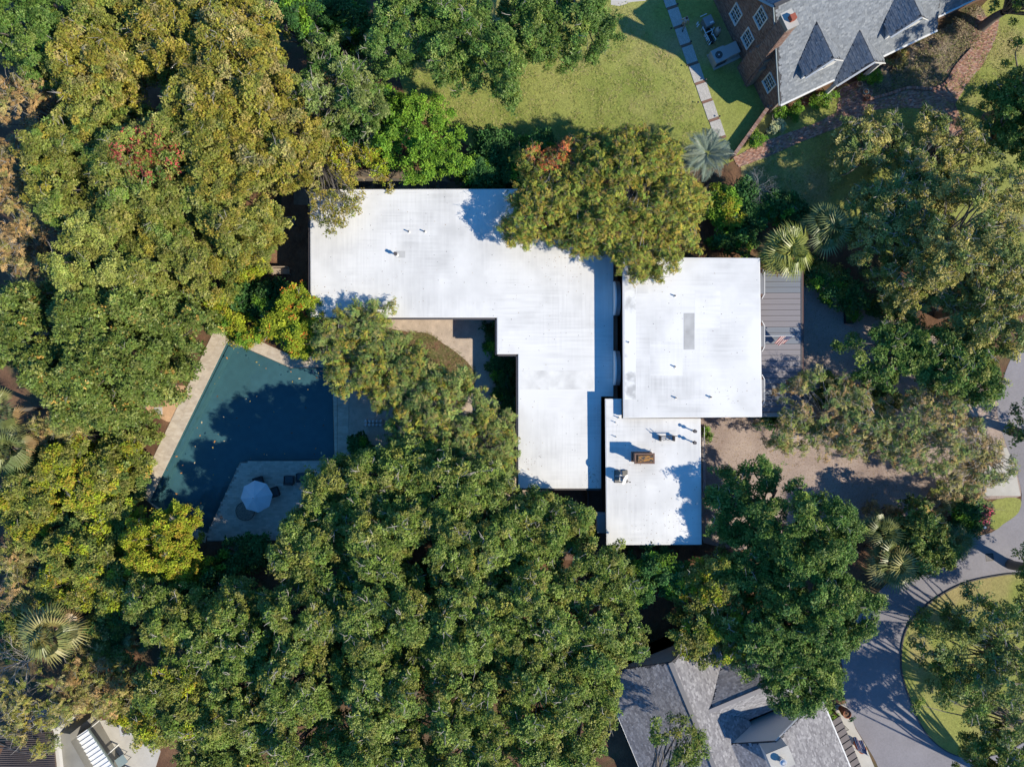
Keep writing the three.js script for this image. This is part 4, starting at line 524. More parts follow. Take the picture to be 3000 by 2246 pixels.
// ------------------------------------------------------------------ house at the lower left corner
{
  const t = thing('metal_roof_house', 'house corner with brown ribbed metal roof at the bottom left', 'house'), P = (u, v, y) => { const [x, z] = W(u, v, y); return V3(x, y, z); };
  const brown = std({ color: lin(0.14, 0.105, 0.085), roughness: 0.6 }), white = std({ color: lin(0.75, 0.76, 0.76), roughness: 0.45, metalness: 0.1 });
  const q = [P(28, 2146, 4.6), P(152, 2140, 5.2), P(168, 2300, 5.2), P(-40, 2300, 4.6)]; part('roof', slab(q, 0.12), brown, t);
  for (let i = 0; i < 26; i++) { const k = (i + 0.5) / 26; part('roof_rib', beam(q[0].clone().lerp(q[3], k).add(V3(0, 0.03, 0)), q[1].clone().lerp(q[2], k).add(V3(0, 0.03, 0)), 0.07, 0.06), brown, t); }
  part('upper_wall', prism([[q[0].x, q[0].z], [q[1].x - 0.2, q[1].z + 0.2], [q[2].x - 0.2, q[2].z], [q[3].x, q[3].z]], 0, 4.4), M.stucco, t);
  part('flat_roof', prism(WP([[153, 2142], [204, 2150], [206, 2172], [252, 2252], [290, 2320], [168, 2320]], 4.0), 0, 4.0), std({ color: lin(0.52, 0.52, 0.5), map: M.concrete.map }), t);
  const s = thing('porch_roof', 'white ribbed metal porch roof at the bottom left', 'porch'), b = [P(202, 2172, 3.3), P(257, 2134, 3.0), P(372, 2300, 3.0), P(310, 2340, 3.3)]; part('sheet', slab(b, 0.05), white, s);
  for (let i = 0; i < 15; i++) { const k = (i + 0.5) / 15; part('rib', beam(b[0].clone().lerp(b[3], k).add(V3(0, 0.04, 0)), b[1].clone().lerp(b[2], k).add(V3(0, 0.04, 0)), 0.1, 0.07), white, s); }
  part('edge', beam(b[1], b[2], 0.1, 0.16), std({ color: lin(0.2, 0.24, 0.22) }), s); for (const k of [0.03, 0.5, 0.97]) { const p = b[1].clone().lerp(b[2], k); part('post', box(0.1, 2.9, 0.1, p.x - 0.75, 1.45, p.z + 0.45), M.whitePaint, s); }
  part('back_wall', prism(WP([[206, 2180], [210, 2176], [320, 2350], [310, 2350]], 1.5), 0, 3.2), M.brickPlain, s);
  struct('patio', prism(WP([[290, 2110], [420, 2100], [470, 2200], [430, 2330], [340, 2330]]), 0.002, 0.04), M.concrete, 'pale patio beside the white ribbed porch roof');
  const [cx, cz] = W(368, 2137, 0.9), c = thing('air_conditioner', 'light grey boxy condenser on the bottom left patio', 'air conditioner', cx, 0.04, cz, 0.15); part('cabinet', rbox(1.05, 0.85, 0.95, 0.03, 0, 0.43, 0), std({ color: lin(0.5, 0.5, 0.51), roughness: 0.5 }), c); part('lid', rbox(1.1, 0.06, 1.0, 0.02, 0, 0.88, 0), std({ color: lin(0.55, 0.55, 0.56), roughness: 0.5 }), c); part('fan_guard', cyl(0.36, 0.36, 0.03, 0, 0.91, 0, 20), M.gutter, c);
  const [tx, tz] = W(350, 2232, 0.8), g = thing('patio_table', 'dark glass topped table at the bottom edge patio', 'table', tx, 0.04, tz, 0.6); part('table_top', rbox(1.2, 0.03, 0.8, 0.01, 0, 0.74, 0), M.glassBlue, g); for (const [x, z] of [[-0.5, -0.3], [0.5, -0.3], [-0.5, 0.3], [0.5, 0.3]]) part('leg', cyl(0.025, 0.025, 0.72, x, 0, z, 8), M.darkMetal, g);
  struct('step', prism(WP([[262, 2150], [285, 2120], [302, 2128], [280, 2165]]), 0.002, 0.15), M.terracotta, 'red brick step by the porch roof');
}

// ------------------------------------------------------------------ foliage
function sprig(seed, n, spread, flat, len, wid, droop = 0.3) { // a twig end with n separate leaves
  const r = rng(seed), pos = [];
  for (let i = 0; i < n; i++) {
    const a = r() * 6.283, d = Math.sqrt(r()) * spread, c = V3(Math.cos(a) * d, rr(r, -flat, flat), Math.sin(a) * d);
    const yaw = a + rr(r, -0.9, 0.9), dir = V3(Math.cos(yaw), rr(r, -droop, droop + 0.1), Math.sin(yaw)).normalize();
    const nrm = V3(rr(r, -0.55, 0.55), 1, rr(r, -0.55, 0.55)).normalize(), side = dir.clone().cross(nrm).normalize(), up = side.clone().cross(dir);
    const l = len * rr(r, 0.75, 1.25), w = wid * rr(r, 0.8, 1.2), A = c.clone(), B = c.clone().addScaledVector(dir, l), m = c.clone().addScaledVector(dir, l * 0.45);
    const L = m.clone().addScaledVector(side, w / 2).addScaledVector(up, w * 0.18), Rg = m.clone().addScaledVector(side, -w / 2).addScaledVector(up, w * 0.18);
    for (const p of [A, L, B, A, B, Rg]) pos.push(p.x, p.y, p.z);
  }
  const g = new THREE.BufferGeometry(); g.setAttribute('position', new THREE.Float32BufferAttribute(pos, 3)); g.computeVertexNormals(); return g;
}
function spray(seed, n, L, len, wid) { // leaves set along a thin shoot
  const r = rng(seed), pos = [];
  for (let i = 0; i < n; i++) {
    const t = (i + 0.5) / n, c = V3((t - 0.4) * L, rr(r, -0.03, 0.05) + 0.12 * L * t * (1 - t), rr(r, -0.02, 0.02)), s = i % 2 ? 1 : -1, dir = V3(0.5, rr(r, -0.3, 0.3), s * rr(r, 0.6, 1.1)).normalize(), nrm = V3(rr(r, -0.6, 0.6), 1, rr(r, -0.6, 0.6)).normalize(), side = dir.clone().cross(nrm).normalize();
    const l = len * rr(r, 0.7, 1.2), w = wid * rr(r, 0.8, 1.2), B = c.clone().addScaledVector(dir, l), m = c.clone().addScaledVector(dir, l * 0.45);
    for (const p of [c, m.clone().addScaledVector(side, w / 2), B, c, B, m.clone().addScaledVector(side, -w / 2)]) pos.push(p.x, p.y, p.z);
  }
  const g = new THREE.BufferGeometry(); g.setAttribute('position', new THREE.Float32BufferAttribute(pos, 3)); g.computeVertexNormals(); return g;
}
const leafMat = rough => new THREE.MeshPhysicalMaterial({ color: lin(1.75, 1.75, 1.75), roughness: rough, side: THREE.DoubleSide, specularIntensity: 0.45 });
const KIND = {
  oak: { geo: [sprig(1, 13, 0.19, 0.07, 0.18, 0.1), sprig(2, 13, 0.19, 0.07, 0.18, 0.1)], mat: leafMat(0.44) },
  broad: { geo: [sprig(3, 13, 0.19, 0.06, 0.2, 0.1, 0.35), sprig(4, 13, 0.19, 0.06, 0.2, 0.1, 0.35)], mat: leafMat(0.36) },
  myrtle: { geo: [spray(5, 14, 0.55, 0.14, 0.075), spray(6, 14, 0.5, 0.14, 0.075)], mat: leafMat(0.55) },
  soft: { geo: [sprig(7, 13, 0.21, 0.08, 0.19, 0.11, 0.4), sprig(8, 13, 0.21, 0.08, 0.19, 0.11, 0.4)], mat: leafMat(0.6) },
};
const PAL = { // leaf colours
  oak: [lin(0.085, 0.130, 0.021), lin(0.117, 0.159, 0.029), lin(0.060, 0.101, 0.017), lin(0.154, 0.185, 0.050)],
  darkoak: [lin(0.052, 0.103, 0.018), lin(0.074, 0.127, 0.025), lin(0.037, 0.081, 0.015), lin(0.103, 0.151, 0.036)],
  autumn: [lin(0.167, 0.155, 0.022), lin(0.202, 0.178, 0.028), lin(0.132, 0.138, 0.020), lin(0.187, 0.148, 0.034)],
  olive: [lin(0.118, 0.134, 0.024), lin(0.147, 0.158, 0.031), lin(0.090, 0.113, 0.020), lin(0.174, 0.168, 0.048)],
  sage: [lin(0.161, 0.190, 0.040), lin(0.196, 0.218, 0.052), lin(0.127, 0.161, 0.032), lin(0.230, 0.241, 0.069)],
  greygreen: [lin(0.100, 0.135, 0.033), lin(0.131, 0.162, 0.046), lin(0.079, 0.113, 0.026), lin(0.158, 0.184, 0.061)],
  magnolia: [...Array(9)].flatMap(() => [lin(0.075, 0.11, 0.022), lin(0.095, 0.13, 0.028), lin(0.06, 0.09, 0.018), lin(0.13, 0.15, 0.04)]).concat([lin(0.26, 0.17, 0.04)]),
  bright: [lin(0.075, 0.155, 0.014), lin(0.1, 0.19, 0.018), lin(0.055, 0.12, 0.012), lin(0.12, 0.2, 0.02)],
  lime: [lin(0.18, 0.22, 0.014), lin(0.15, 0.19, 0.014), lin(0.22, 0.235, 0.02), lin(0.2, 0.15, 0.02)],
  limered: [...Array(6)].flatMap(() => [lin(0.16, 0.2, 0.014), lin(0.13, 0.18, 0.014), lin(0.19, 0.22, 0.02)]).concat([lin(0.34, 0.12, 0.02)]),
  deep: [lin(0.026, 0.075, 0.018), lin(0.036, 0.095, 0.022), lin(0.02, 0.058, 0.016), lin(0.05, 0.11, 0.03)],
  myrtle: [lin(0.158, 0.170, 0.025), lin(0.193, 0.195, 0.028), lin(0.124, 0.152, 0.023), lin(0.227, 0.170, 0.028), lin(0.168, 0.128, 0.033), lin(0.101, 0.158, 0.025)],
  myrtlegreen: [lin(0.121, 0.157, 0.039), lin(0.148, 0.185, 0.048), lin(0.095, 0.134, 0.034), lin(0.190, 0.168, 0.056), lin(0.095, 0.146, 0.036)],
  red: [lin(0.34, 0.075, 0.03), lin(0.4, 0.12, 0.04), lin(0.26, 0.06, 0.03), lin(0.3, 0.16, 0.05)],
  crimson: [lin(0.2, 0.035, 0.03), lin(0.17, 0.045, 0.03), lin(0.24, 0.06, 0.045)],
  brown: [lin(0.242, 0.152, 0.060), lin(0.209, 0.142, 0.060), lin(0.275, 0.179, 0.080), lin(0.165, 0.126, 0.050)],
  tan: [lin(0.2, 0.175, 0.06), lin(0.17, 0.15, 0.045), lin(0.24, 0.2, 0.08), lin(0.13, 0.14, 0.035)],
  tan2: [lin(0.204, 0.187, 0.048), lin(0.248, 0.220, 0.062), lin(0.169, 0.163, 0.041), lin(0.282, 0.234, 0.077)],
  rose: [lin(0.08, 0.12, 0.05), lin(0.1, 0.13, 0.06), lin(0.5, 0.09, 0.16), lin(0.07, 0.1, 0.04)],
  silver: [lin(0.24, 0.26, 0.13), lin(0.28, 0.29, 0.16), lin(0.2, 0.23, 0.12)],
};
let sprigs = 0;
// crown: lobes [x, z, radius, rise] in plan; clumps of leaves sit on a dome over each lobe and hang in skirts at its rim
function crown(t, lobes, o, seed) {
  const r = rng(seed), clumps = [], { base, top, clump, dens, gap } = o;
  lobes.forEach(([lx, lz, lr0, rise = 0], li) => {
    const lr = Math.max(lr0 - (o.shrink ?? 0.3) * clump, lr0 * 0.5);
    const ph = [r() * 6.28, r() * 6.28, r() * 6.28], rim = a => lr * (1 + 0.12 * Math.sin(2 * a + ph[0]) + 0.1 * Math.sin(3 * a + ph[1]) + 0.09 * Math.sin(5 * a + ph[2]) + 0.07 * Math.sin(9 * a + ph[0] * 2) + 0.06 * Math.sin(14 * a + ph[1] * 3)), s = clump * 1.2;
    for (let x = -lr * 1.3; x <= lr * 1.3; x += s) for (let z = -lr * 1.3; z <= lr * 1.3; z += s * 0.87) {
      const px = x + rr(r, -0.5, 0.5) * s, pz = z + rr(r, -0.5, 0.5) * s, a = Math.atan2(pz, px), q = Math.hypot(px, pz) / rim(a); if (q > 1) { r(); continue; }
      const X = lx + px, Z = lz + pz; let dup = false; for (let k = 0; k < li; k++) if (Math.hypot(X - lobes[k][0], Z - lobes[k][1]) < lobes[k][2] * 0.78) dup = true; if (dup || r() < gap) continue;
      const bs = o.bough || 2.8, bough = 0.5 * vnoise(X / bs + ph[0] * 7 + 40, Z / bs + ph[1] * 7 + 40, 997, 5) + 0.5 * vnoise(X / bs * 3.3 + 90, Z / bs * 3.3 + 90, 997, 6); if (bough < 0.31 + 0.35 * gap && top - base > 2.4 && r() < 0.85) continue;
      const y = base + (top + rise - base) * (0.28 + 0.72 * Math.sqrt(Math.max(0, 1 - q * q * 0.96)) + 0.3 * (bough - 0.5)) + rr(r, -1, 1) * 0.9 * clump;
      clumps.push([X, y - clump * 0.5, Z, clump * rr(r, 0.5, 1.25)]);
      if (q < 0.75 && r() < (o.fill ?? 0.26) && top - base > 3) clumps.push([X + rr(r, -1, 1), base + (y - base) * rr(r, 0.35, 0.65), Z + rr(r, -1, 1), clump * rr(r, 0.8, 1.2)]);
      if (q > 0.55 && r() < 0.55 && top - base > 3) clumps.push([lx + px * 0.92, base + (y - base) * rr(r, 0.25, 0.65), lz + pz * 0.92, clump * rr(r, 0.6, 0.95)]);
    }
  });
  const kind = KIND[o.kind], mats = kind.geo.map(() => []), cols = kind.geo.map(() => []), q = new THREE.Quaternion(), q2 = new THREE.Quaternion(), Y = V3(0, 1, 0), pal = o.pal.map(p => PAL[p]);
  for (const [cx, cy, cz, cr] of clumps) {
    const lf = (o.leaf || 1) * (o.fine || 0.76), n = Math.round(dens * cr * cr * 0.95 / (o.fine || 0.76) / (o.fine || 0.76)), pl = pal[r() < (o.mixed || 0) ? (1 + r() * (pal.length - 1)) | 0 : 0] || pal[0], tone = rr(r, 0.82, 1.2), warm = rr(r, -0.06, 0.06), sa = r() * 3.14, sx = Math.cos(sa), sz2 = Math.sin(sa), st = rr(r, 0.7, 2.2), fl = rr(r, 0.45, 0.85), tx = rr(r, -0.45, 0.45), tz = rr(r, -0.45, 0.45);
    for (let i = 0; i < n; i++) {
      const a = r() * 6.283, h = rr(r, -0.45, 1), hz = Math.sqrt(Math.max(0, 1 - h * h)), k = cr * Math.pow(r(), 0.4) * rr(r, 0.75, 1.3), d = V3(Math.cos(a) * hz, h, Math.sin(a) * hz), e0 = (d.x * sx + d.z * sz2) * k * st, e1 = (d.z * sx - d.x * sz2) * k / Math.sqrt(st), p = V3(cx + e0 * sx - e1 * sz2, cy + d.y * k * fl + e0 * tx + e1 * tz, cz + e0 * sz2 + e1 * sx);
      if (o.over && p.y < o.over) continue;
      const nrm = d.multiplyScalar(0.75).add(V3(rr(r, -0.8, 0.8), 0.7, rr(r, -0.8, 0.8))).normalize(); q.setFromUnitVectors(Y, nrm); q2.setFromAxisAngle(Y, r() * 6.283);
      const v = i % kind.geo.length, sz = rr(r, 0.7, 1.35) * lf; mats[v].push(new THREE.Matrix4().compose(p, q.clone().multiply(q2), V3(sz, sz, sz)));
      const pk = o.accent && r() < o.accent[1] && (!o.accent[2] || Math.hypot(cx - o.accent[2][0], cz - o.accent[2][1]) < o.accent[2][2]) ? PAL[o.accent[0]] : pl, c = pk[r() * pk.length | 0].clone().multiplyScalar(tone * rr(r, 0.62, 1.4)); c.r *= 1 + warm; c.b *= 1 - warm; cols[v].push(c); sprigs++;
    }
  }
  const g = new THREE.Group(); g.name = 'crown'; t.add(g); kind.geo.forEach((geo, v) => inst('leaves', geo, kind.mat, mats[v], cols[v], g));
  return { clumps, r };
}
function limbs(t, clumps, foot, o, r) {
  const list = [], twig = [], h0 = Math.max(0.4, o.base * 0.8), rt = o.trunk || 0.3, fork = V3(foot[0] + rr(r, -0.3, 0.3), h0, foot[1] + rr(r, -0.3, 0.3));
  const trunks = o.stems ? o.stems : 1, tr = [];
  for (let s = 0; s < trunks; s++) { const a = r() * 6.28, d = trunks > 1 ? 0.25 : 0; tr.push(tube([V3(foot[0] + Math.cos(a) * d, -0.15, foot[1] + Math.sin(a) * d), V3(foot[0] + Math.cos(a) * d, h0 * 0.15, foot[1] + Math.sin(a) * d), V3((foot[0] + fork.x) / 2 + rr(r, -0.2, 0.2), h0 * 0.6, (foot[1] + fork.z) / 2 + rr(r, -0.2, 0.2)), fork.clone().add(V3(Math.cos(a) * d * 3, 0, Math.sin(a) * d * 3))], rt * 1.25, rt * 0.8, 9)); }
  part('trunk', merge(tr), o.bark || M.bark, t);
  const step = Math.max(1, Math.floor(clumps.length / (o.limbs || 26)));
  clumps.forEach(([x, y, z, cr], i) => {
    const c = V3(x, y, z);
    if (i % step === 0) { const mid = fork.clone().lerp(c, 0.45).add(V3(rr(r, -0.4, 0.4), rr(r, 0.1, 0.7), rr(r, -0.4, 0.4))), m2 = fork.clone().lerp(c, 0.78).add(V3(rr(r, -0.3, 0.3), rr(r, 0.0, 0.5), rr(r, -0.3, 0.3))); list.push(tube([fork, mid, m2, c], rt * 0.3, 0.02, 5)); }
    if (r() < (o.twigs || 0.2)) { const n = 1 + (r() * 2.5 | 0), s = c.clone().add(V3(rr(r, -0.4, 0.4) * cr, 0, rr(r, -0.4, 0.4) * cr)); for (let k = 0; k < n; k++) { const a = r() * 6.283, e = s.clone().add(V3(Math.cos(a) * cr * rr(r, 0.7, 2.0), cr * rr(r, 0.8, 1.5), Math.sin(a) * cr * rr(r, 0.7, 2.0))), m = s.clone().lerp(e, 0.5).add(V3(rr(r, -0.15, 0.15), 0.1, rr(r, -0.15, 0.15))); twig.push(tube([s, m, e], (o.twigR || 0.022), 0.008, 4)); if (r() < 0.6) twig.push(tube([m, m.clone().lerp(e, 0.6).add(V3(rr(r, -0.3, 0.3), 0.1, rr(r, -0.3, 0.3)))], (o.twigR || 0.022) * 0.6, 0.006, 3)); } }
  });
  if (list.length) part('limbs', merge(list), o.bark || M.bark, t);
  if (twig.length) part('twigs', merge(twig), o.twigMat || M.barkPale, t);
}
const TYPES = {
  oak: { kind: 'oak', pal: ['oak', 'olive'], mixed: 0.25, clump: 0.46, dens: 108, gap: 0.1, trunk: 0.38, twigs: 0.34, twigR: 0.04, name: 'live_oak', cat: 'tree' },
  darkoak: { kind: 'oak', pal: ['darkoak', 'oak'], mixed: 0.2, clump: 0.46, dens: 108, gap: 0.12, trunk: 0.38, twigs: 0.14, twigR: 0.03, name: 'live_oak', cat: 'tree' },
  autumn: { kind: 'oak', pal: ['autumn', 'olive', 'tan'], mixed: 0.35, clump: 0.46, dens: 105, gap: 0.1, fine: 0.82, trunk: 0.32, twigs: 0.26, twigR: 0.03, name: 'hardwood_tree', cat: 'tree' },
  olive: { kind: 'oak', pal: ['olive', 'oak', 'autumn'], mixed: 0.35, clump: 0.45, dens: 110, gap: 0.08, trunk: 0.34, twigs: 0.16, name: 'hardwood_tree', cat: 'tree' },
  sage: { kind: 'soft', pal: ['sage', 'olive'], mixed: 0.2, clump: 0.48, dens: 99, gap: 0.06, trunk: 0.3, twigs: 0.1, name: 'hardwood_tree', cat: 'tree' },
  mossy: { kind: 'oak', pal: ['tan2', 'olive', 'greygreen'], mixed: 0.5, clump: 0.41, dens: 94, gap: 0.28, trunk: 0.36, twigs: 0.75, twigR: 0.035, limbs: 40, name: 'live_oak', cat: 'tree' },
  greygreen: { kind: 'oak', pal: ['greygreen', 'darkoak'], mixed: 0.3, clump: 0.44, dens: 96, gap: 0.18, trunk: 0.3, twigs: 0.8, twigR: 0.035, limbs: 36, name: 'hardwood_tree', cat: 'tree' },
  magnolia: { kind: 'broad', pal: ['magnolia'], clump: 0.42, dens: 108, gap: 0.05, shrink: 0.55, trunk: 0.3, twigs: 0.04, fine: 0.95, name: 'magnolia_tree', cat: 'tree' },
  bright: { kind: 'soft', pal: ['bright'], clump: 0.44, dens: 108, gap: 0.2, trunk: 0.25, twigs: 0.04, fine: 0.85, name: 'laurel_tree', cat: 'tree' },
  lime: { kind: 'soft', pal: ['lime'], clump: 0.37, dens: 108, gap: 0.14, trunk: 0.16, twigs: 0.1, name: 'sapling', cat: 'tree' },
  limered: { kind: 'soft', pal: ['limered'], clump: 0.37, dens: 108, gap: 0.14, trunk: 0.16, twigs: 0.1, name: 'sapling', cat: 'tree' },
  myrtle: { kind: 'myrtle', pal: ['myrtle'], clump: 0.42, dens: 103, gap: 0.08, shrink: 0.15, trunk: 0.1, stems: 4, twigs: 0.9, twigR: 0.014, limbs: 60, twigMat: M.bark, bark: M.barkPale, name: 'crape_myrtle', cat: 'tree' },
  thin: { kind: 'myrtle', pal: ['myrtlegreen', 'tan', 'brown'], mixed: 0.5, clump: 0.41, dens: 74, gap: 0.34, fill: 0.06, shrink: 0.2, trunk: 0.1, stems: 4, twigs: 1, twigR: 0.014, limbs: 60, twigMat: M.barkPale, bark: M.barkPale, name: 'crape_myrtle', cat: 'tree' },
  brown: { kind: 'myrtle', pal: ['brown', 'tan'], mixed: 0.4, clump: 0.42, dens: 78, gap: 0.2, trunk: 0.2, twigs: 1, twigR: 0.022, limbs: 40, name: 'bare_tree', cat: 'tree' },
  deepshrub: { kind: 'soft', pal: ['deep', 'bright'], mixed: 0.12, clump: 0.41, dens: 123, gap: 0.05, trunk: 0.06, stems: 3, twigs: 0.02, limbs: 8, fine: 1, name: 'evergreen_shrub', cat: 'shrub' },
  shrub: { kind: 'soft', pal: ['olive', 'magnolia', 'lime'], mixed: 0.45, clump: 0.44, dens: 118, gap: 0.06, trunk: 0.06, stems: 3, twigs: 0.2, twigR: 0.012, limbs: 10, fine: 0.9, name: 'mixed_shrub', cat: 'shrub' },
  tanshrub: { kind: 'myrtle', pal: ['tan', 'brown', 'olive'], mixed: 0.5, clump: 0.44, dens: 101, gap: 0.1, trunk: 0.06, stems: 3, twigs: 0.8, twigR: 0.012, limbs: 10, fine: 0.9, name: 'dry_shrub', cat: 'shrub' },
  topiary: { kind: 'oak', pal: ['bright'], clump: 0.26, dens: 420, gap: 0, trunk: 0.03, stems: 2, twigs: 0, limbs: 4, leaf: 0.55, fine: 1, name: 'round_shrub', cat: 'shrub' },
};
let treeSeed = 1000;
// lobes given as survey points [u, v, radius] at crown height; foot: survey point of the trunk base (default under the crown)
function tree(type, label, lobesPx, top, base, foot, extra = {}, group) {
  const o = { ...TYPES[type], top, base, ...extra }, hm = base + (top - base) * 0.75, lobes = lobesPx.map(([u, v, p, rise]) => [...W(u, v, hm), p / FOCAL * (CAM_H - hm), rise || 0]);
  let f = foot ? W(...foot) : [lobes.reduce((s, l) => s + l[0] * l[2], 0) / lobes.reduce((s, l) => s + l[2], 0), lobes.reduce((s, l) => s + l[1] * l[2], 0) / lobes.reduce((s, l) => s + l[2], 0)];
  const t = thing(o.name, label, o.cat, f[0], 0, f[1], 0, group), loc = lobes.map(([x, z, ...k]) => [x - f[0], z - f[1], ...k]), seed = treeSeed++;
  const { clumps, r } = crown(t, loc, o, seed); limbs(t, clumps, [0, 0], o, r); return t;
}
// ---- woods at the upper left
const gUL = 'trees in the woods at the upper left';
tree('darkoak', 'dark green oak filling the top left corner', [[40, 60, 120], [110, 130, 90], [150, 30, 100]], 13, 6, null, {}, gUL);
tree('olive', 'green oak at the top edge, second from the left corner', [[290, 20, 110], [380, 10, 70]], 12, 5, null, {}, gUL);
tree('autumn', 'golden olive tree beside the dark corner oak', [[240, 170, 110], [330, 190, 100], [250, 270, 80]], 12.5, 5.5, null, {}, gUL);
tree('autumn', 'golden tree in the middle of the top edge woods', [[470, 70, 110], [570, 40, 100], [520, 160, 90]], 13, 6, null, {}, gUL);
tree('autumn', 'largest golden olive tree, right half of the upper left woods', [[680, 130, 130], [640, 260, 120], [760, 250, 120], [700, 40, 90]], 14, 6, null, {}, gUL);
tree('autumn', 'golden olive tree reaching towards the corner of the white roof', [[820, 370, 105], [845, 455, 72], [750, 440, 100]], 12, 5, [800, 420], {}, gUL);
tree('brown', 'thin brown tree on the left edge below the dark corner oak', [[60, 300, 100], [110, 250, 60]], 10, 3, null, {}, gUL);
tree('brown', 'thin brown tree on the left edge, middle one of three', [[40, 470, 100], [60, 570, 90]], 10, 3, null, {}, gUL);
tree('brown', 'thin brown tree on the left edge above the magnolias', [[30, 720, 90], [90, 790, 70]], 9, 2, null, {}, gUL);
tree('olive', 'broad olive tree left of the tree with red leaves', [[180, 440, 120], [260, 370, 100], [170, 560, 110]], 12.5, 5, null, {}, gUL);
tree('olive', 'olive tree with scattered red leaves in the upper left woods', [[380, 470, 130], [470, 560, 110], [350, 610, 100], [500, 420, 90]], 13, 5, null, { pal: ['olive', 'oak'], mixed: 0.3, accent: ['crimson', 0.22, [1.0, -1.0, 2.2]] }, gUL);
tree('autumn', 'olive tree just below the largest golden tree', [[560, 310, 110], [610, 400, 100]], 13, 6, null, { pal: ['olive', 'autumn'] }, gUL);
tree('olive', 'olive tree nearest the side yard benches', [[640, 560, 120], [715, 555, 85], [690, 660, 95], [755, 640, 45]], 12, 4, [680, 590], { pal: ['olive', 'autumn'] }, gUL);
tree('sage', 'pale sage green tree among the olive trees', [[280, 720, 110], [360, 800, 90], [230, 800, 80]], 12, 4, null, {}, gUL);
tree('olive', 'olive tree between the pale sage tree and the side yard', [[500, 700, 120], [580, 770, 100], [440, 790, 80]], 11, 4, null, {}, gUL);
tree('shrub', 'green shrub mass beside the orange mulch strip', [[735, 745, 50], [690, 790, 60], [765, 690, 32]], 3.5, 0.3, [735, 762], {}, gUL);
tree('bright', 'green tree at the top edge between golden woods and lawn oak', [[830, 40, 80], [900, 20, 70]], 10, 4, null, { pal: ['deep', 'bright'], mixed: 0.4 }, gUL);
tree('greygreen', 'grey green tree with pale bare twigs left of the lawn', [[960, 150, 90], [1020, 230, 90], [930, 280, 80], [1060, 300, 60]], 11, 4, null, {}, gUL);
tree('deepshrub', 'deep green shrubs in shade left of the bright laurel', [[1130, 330, 80], [1080, 400, 70], [1010, 360, 70]], 5, 0.3, null, {}, gUL);
tree('deepshrub', 'deep green understory shrub at the top edge left of the lawn oak', [[1000, 50, 80], [940, 90, 60]], 5, 0.3, null, {}, gUL);
tree('shrub', 'green shrub between golden tree and the flagstones', [[940, 440, 70], [1000, 430, 50]], 4, 0.3, null, {}, gUL);
// ---- lawn edge
tree('darkoak', 'big live oak spreading over the left of the lawn', [[1180, 60, 115], [1330, 50, 115], [1300, 150, 65], [1440, 150, 95], [1130, 140, 65], [1480, 240, 50]], 12, 5.5, [1270, 60]);
tree('darkoak', 'live oak at the top edge reaching down into the lawn', [[1560, 30, 110], [1700, 30, 100], [1640, 100, 50], [1750, 70, 50]], 11, 5, [1640, -60]);
tree('bright', 'bright green laurel tree at the lower left of the lawn', [[1205, 340, 95], [1285, 360, 65], [1235, 425, 85], [1330, 440, 50], [1140, 410, 50]], 7, 1.2, [1225, 400]);
tree('deepshrub', 'dark green hedge shrub below the lawn left of the red leaves', [[1440, 440, 60], [1410, 500, 60], [1500, 460, 50]], 3.5, 0.2);
tree('deepshrub', 'dark green hedge shrub under the crape myrtles by the lawn', [[1580, 440, 60], [1520, 500, 50]], 3.5, 0.2);
tree('lime', 'thin sapling with yellow leaves leaning over the white roof corner', [[1000, 480, 70], [1060, 470, 60], [1110, 500, 50]], 5.5, 2.5, [980, 500], { pal: ['autumn', 'lime'], mixed: 0.4, dens: 50, gap: 0.35, twigs: 0.9, twigR: 0.016 });
tree('lime', 'open branched tree overhanging the top left of the white roof', [[985, 620, 62], [930, 575, 30], [1035, 565, 30], [925, 610, 25]], 6.6, 5.2, [968, 515], { pal: ['autumn', 'olive'], mixed: 0.4, dens: 34, gap: 0.3, twigs: 1, twigR: 0.02, clump: 0.34, fill: 0, over: 4.4 });
// ---- crape myrtles above the roofs
tree('myrtle', 'crape myrtle covering the top right corner of the white roof', [[1630, 600, 110], [1560, 640, 85], [1700, 660, 80], [1720, 580, 80]], 8, 4.6, [1640, 500], { over: 4.4 });
tree('myrtle', 'crape myrtle with red leaves between lawn and white roof', [[1610, 500, 85], [1680, 460, 70], [1560, 480, 50]], 7, 2.5, [1620, 490], { accent: ['red', 0.55, [-0.6, 0.2, 1.9]] });
tree('myrtle', 'widest olive crape myrtle above the gap between white roofs', [[1830, 530, 130], [1780, 650, 95], [1900, 640, 105], [1860, 750, 70], [1950, 760, 50]], 8.5, 5, [1850, 540], { over: 6.2, gap: 0.1 });
tree('myrtle', 'olive crape myrtle left of the blue palm', [[1990, 580, 85], [1990, 680, 70], [1940, 470, 80]], 8, 3, [1995, 600], { gap: 0.1, over: 2 });
tree('myrtle', 'olive crape myrtle on the lower edge of the lawn', [[1770, 440, 70], [1850, 420, 60]], 6.5, 2, [1800, 450]);
tree('shrub', 'bright shrub below the blue palm', [[2120, 590, 50], [2140, 640, 40]], 3.2, 0.2, null, { pal: ['bright', 'lime'], mixed: 0.3 });
tree('deepshrub', 'dark shrub between blue palm and twiggy grey shrub', [[2180, 560, 40], [2200, 620, 45]], 2.4, 0.2);
tree('deepshrub', 'dark shrub under the twiggy grey shrub', [[2270, 600, 55], [2330, 620, 45]], 2.4, 0.2);
tree('deepshrub', 'dark shrub at the top right corner of the tall white block', [[2180, 700, 40], [2120, 700, 35]], 2.4, 0.2);
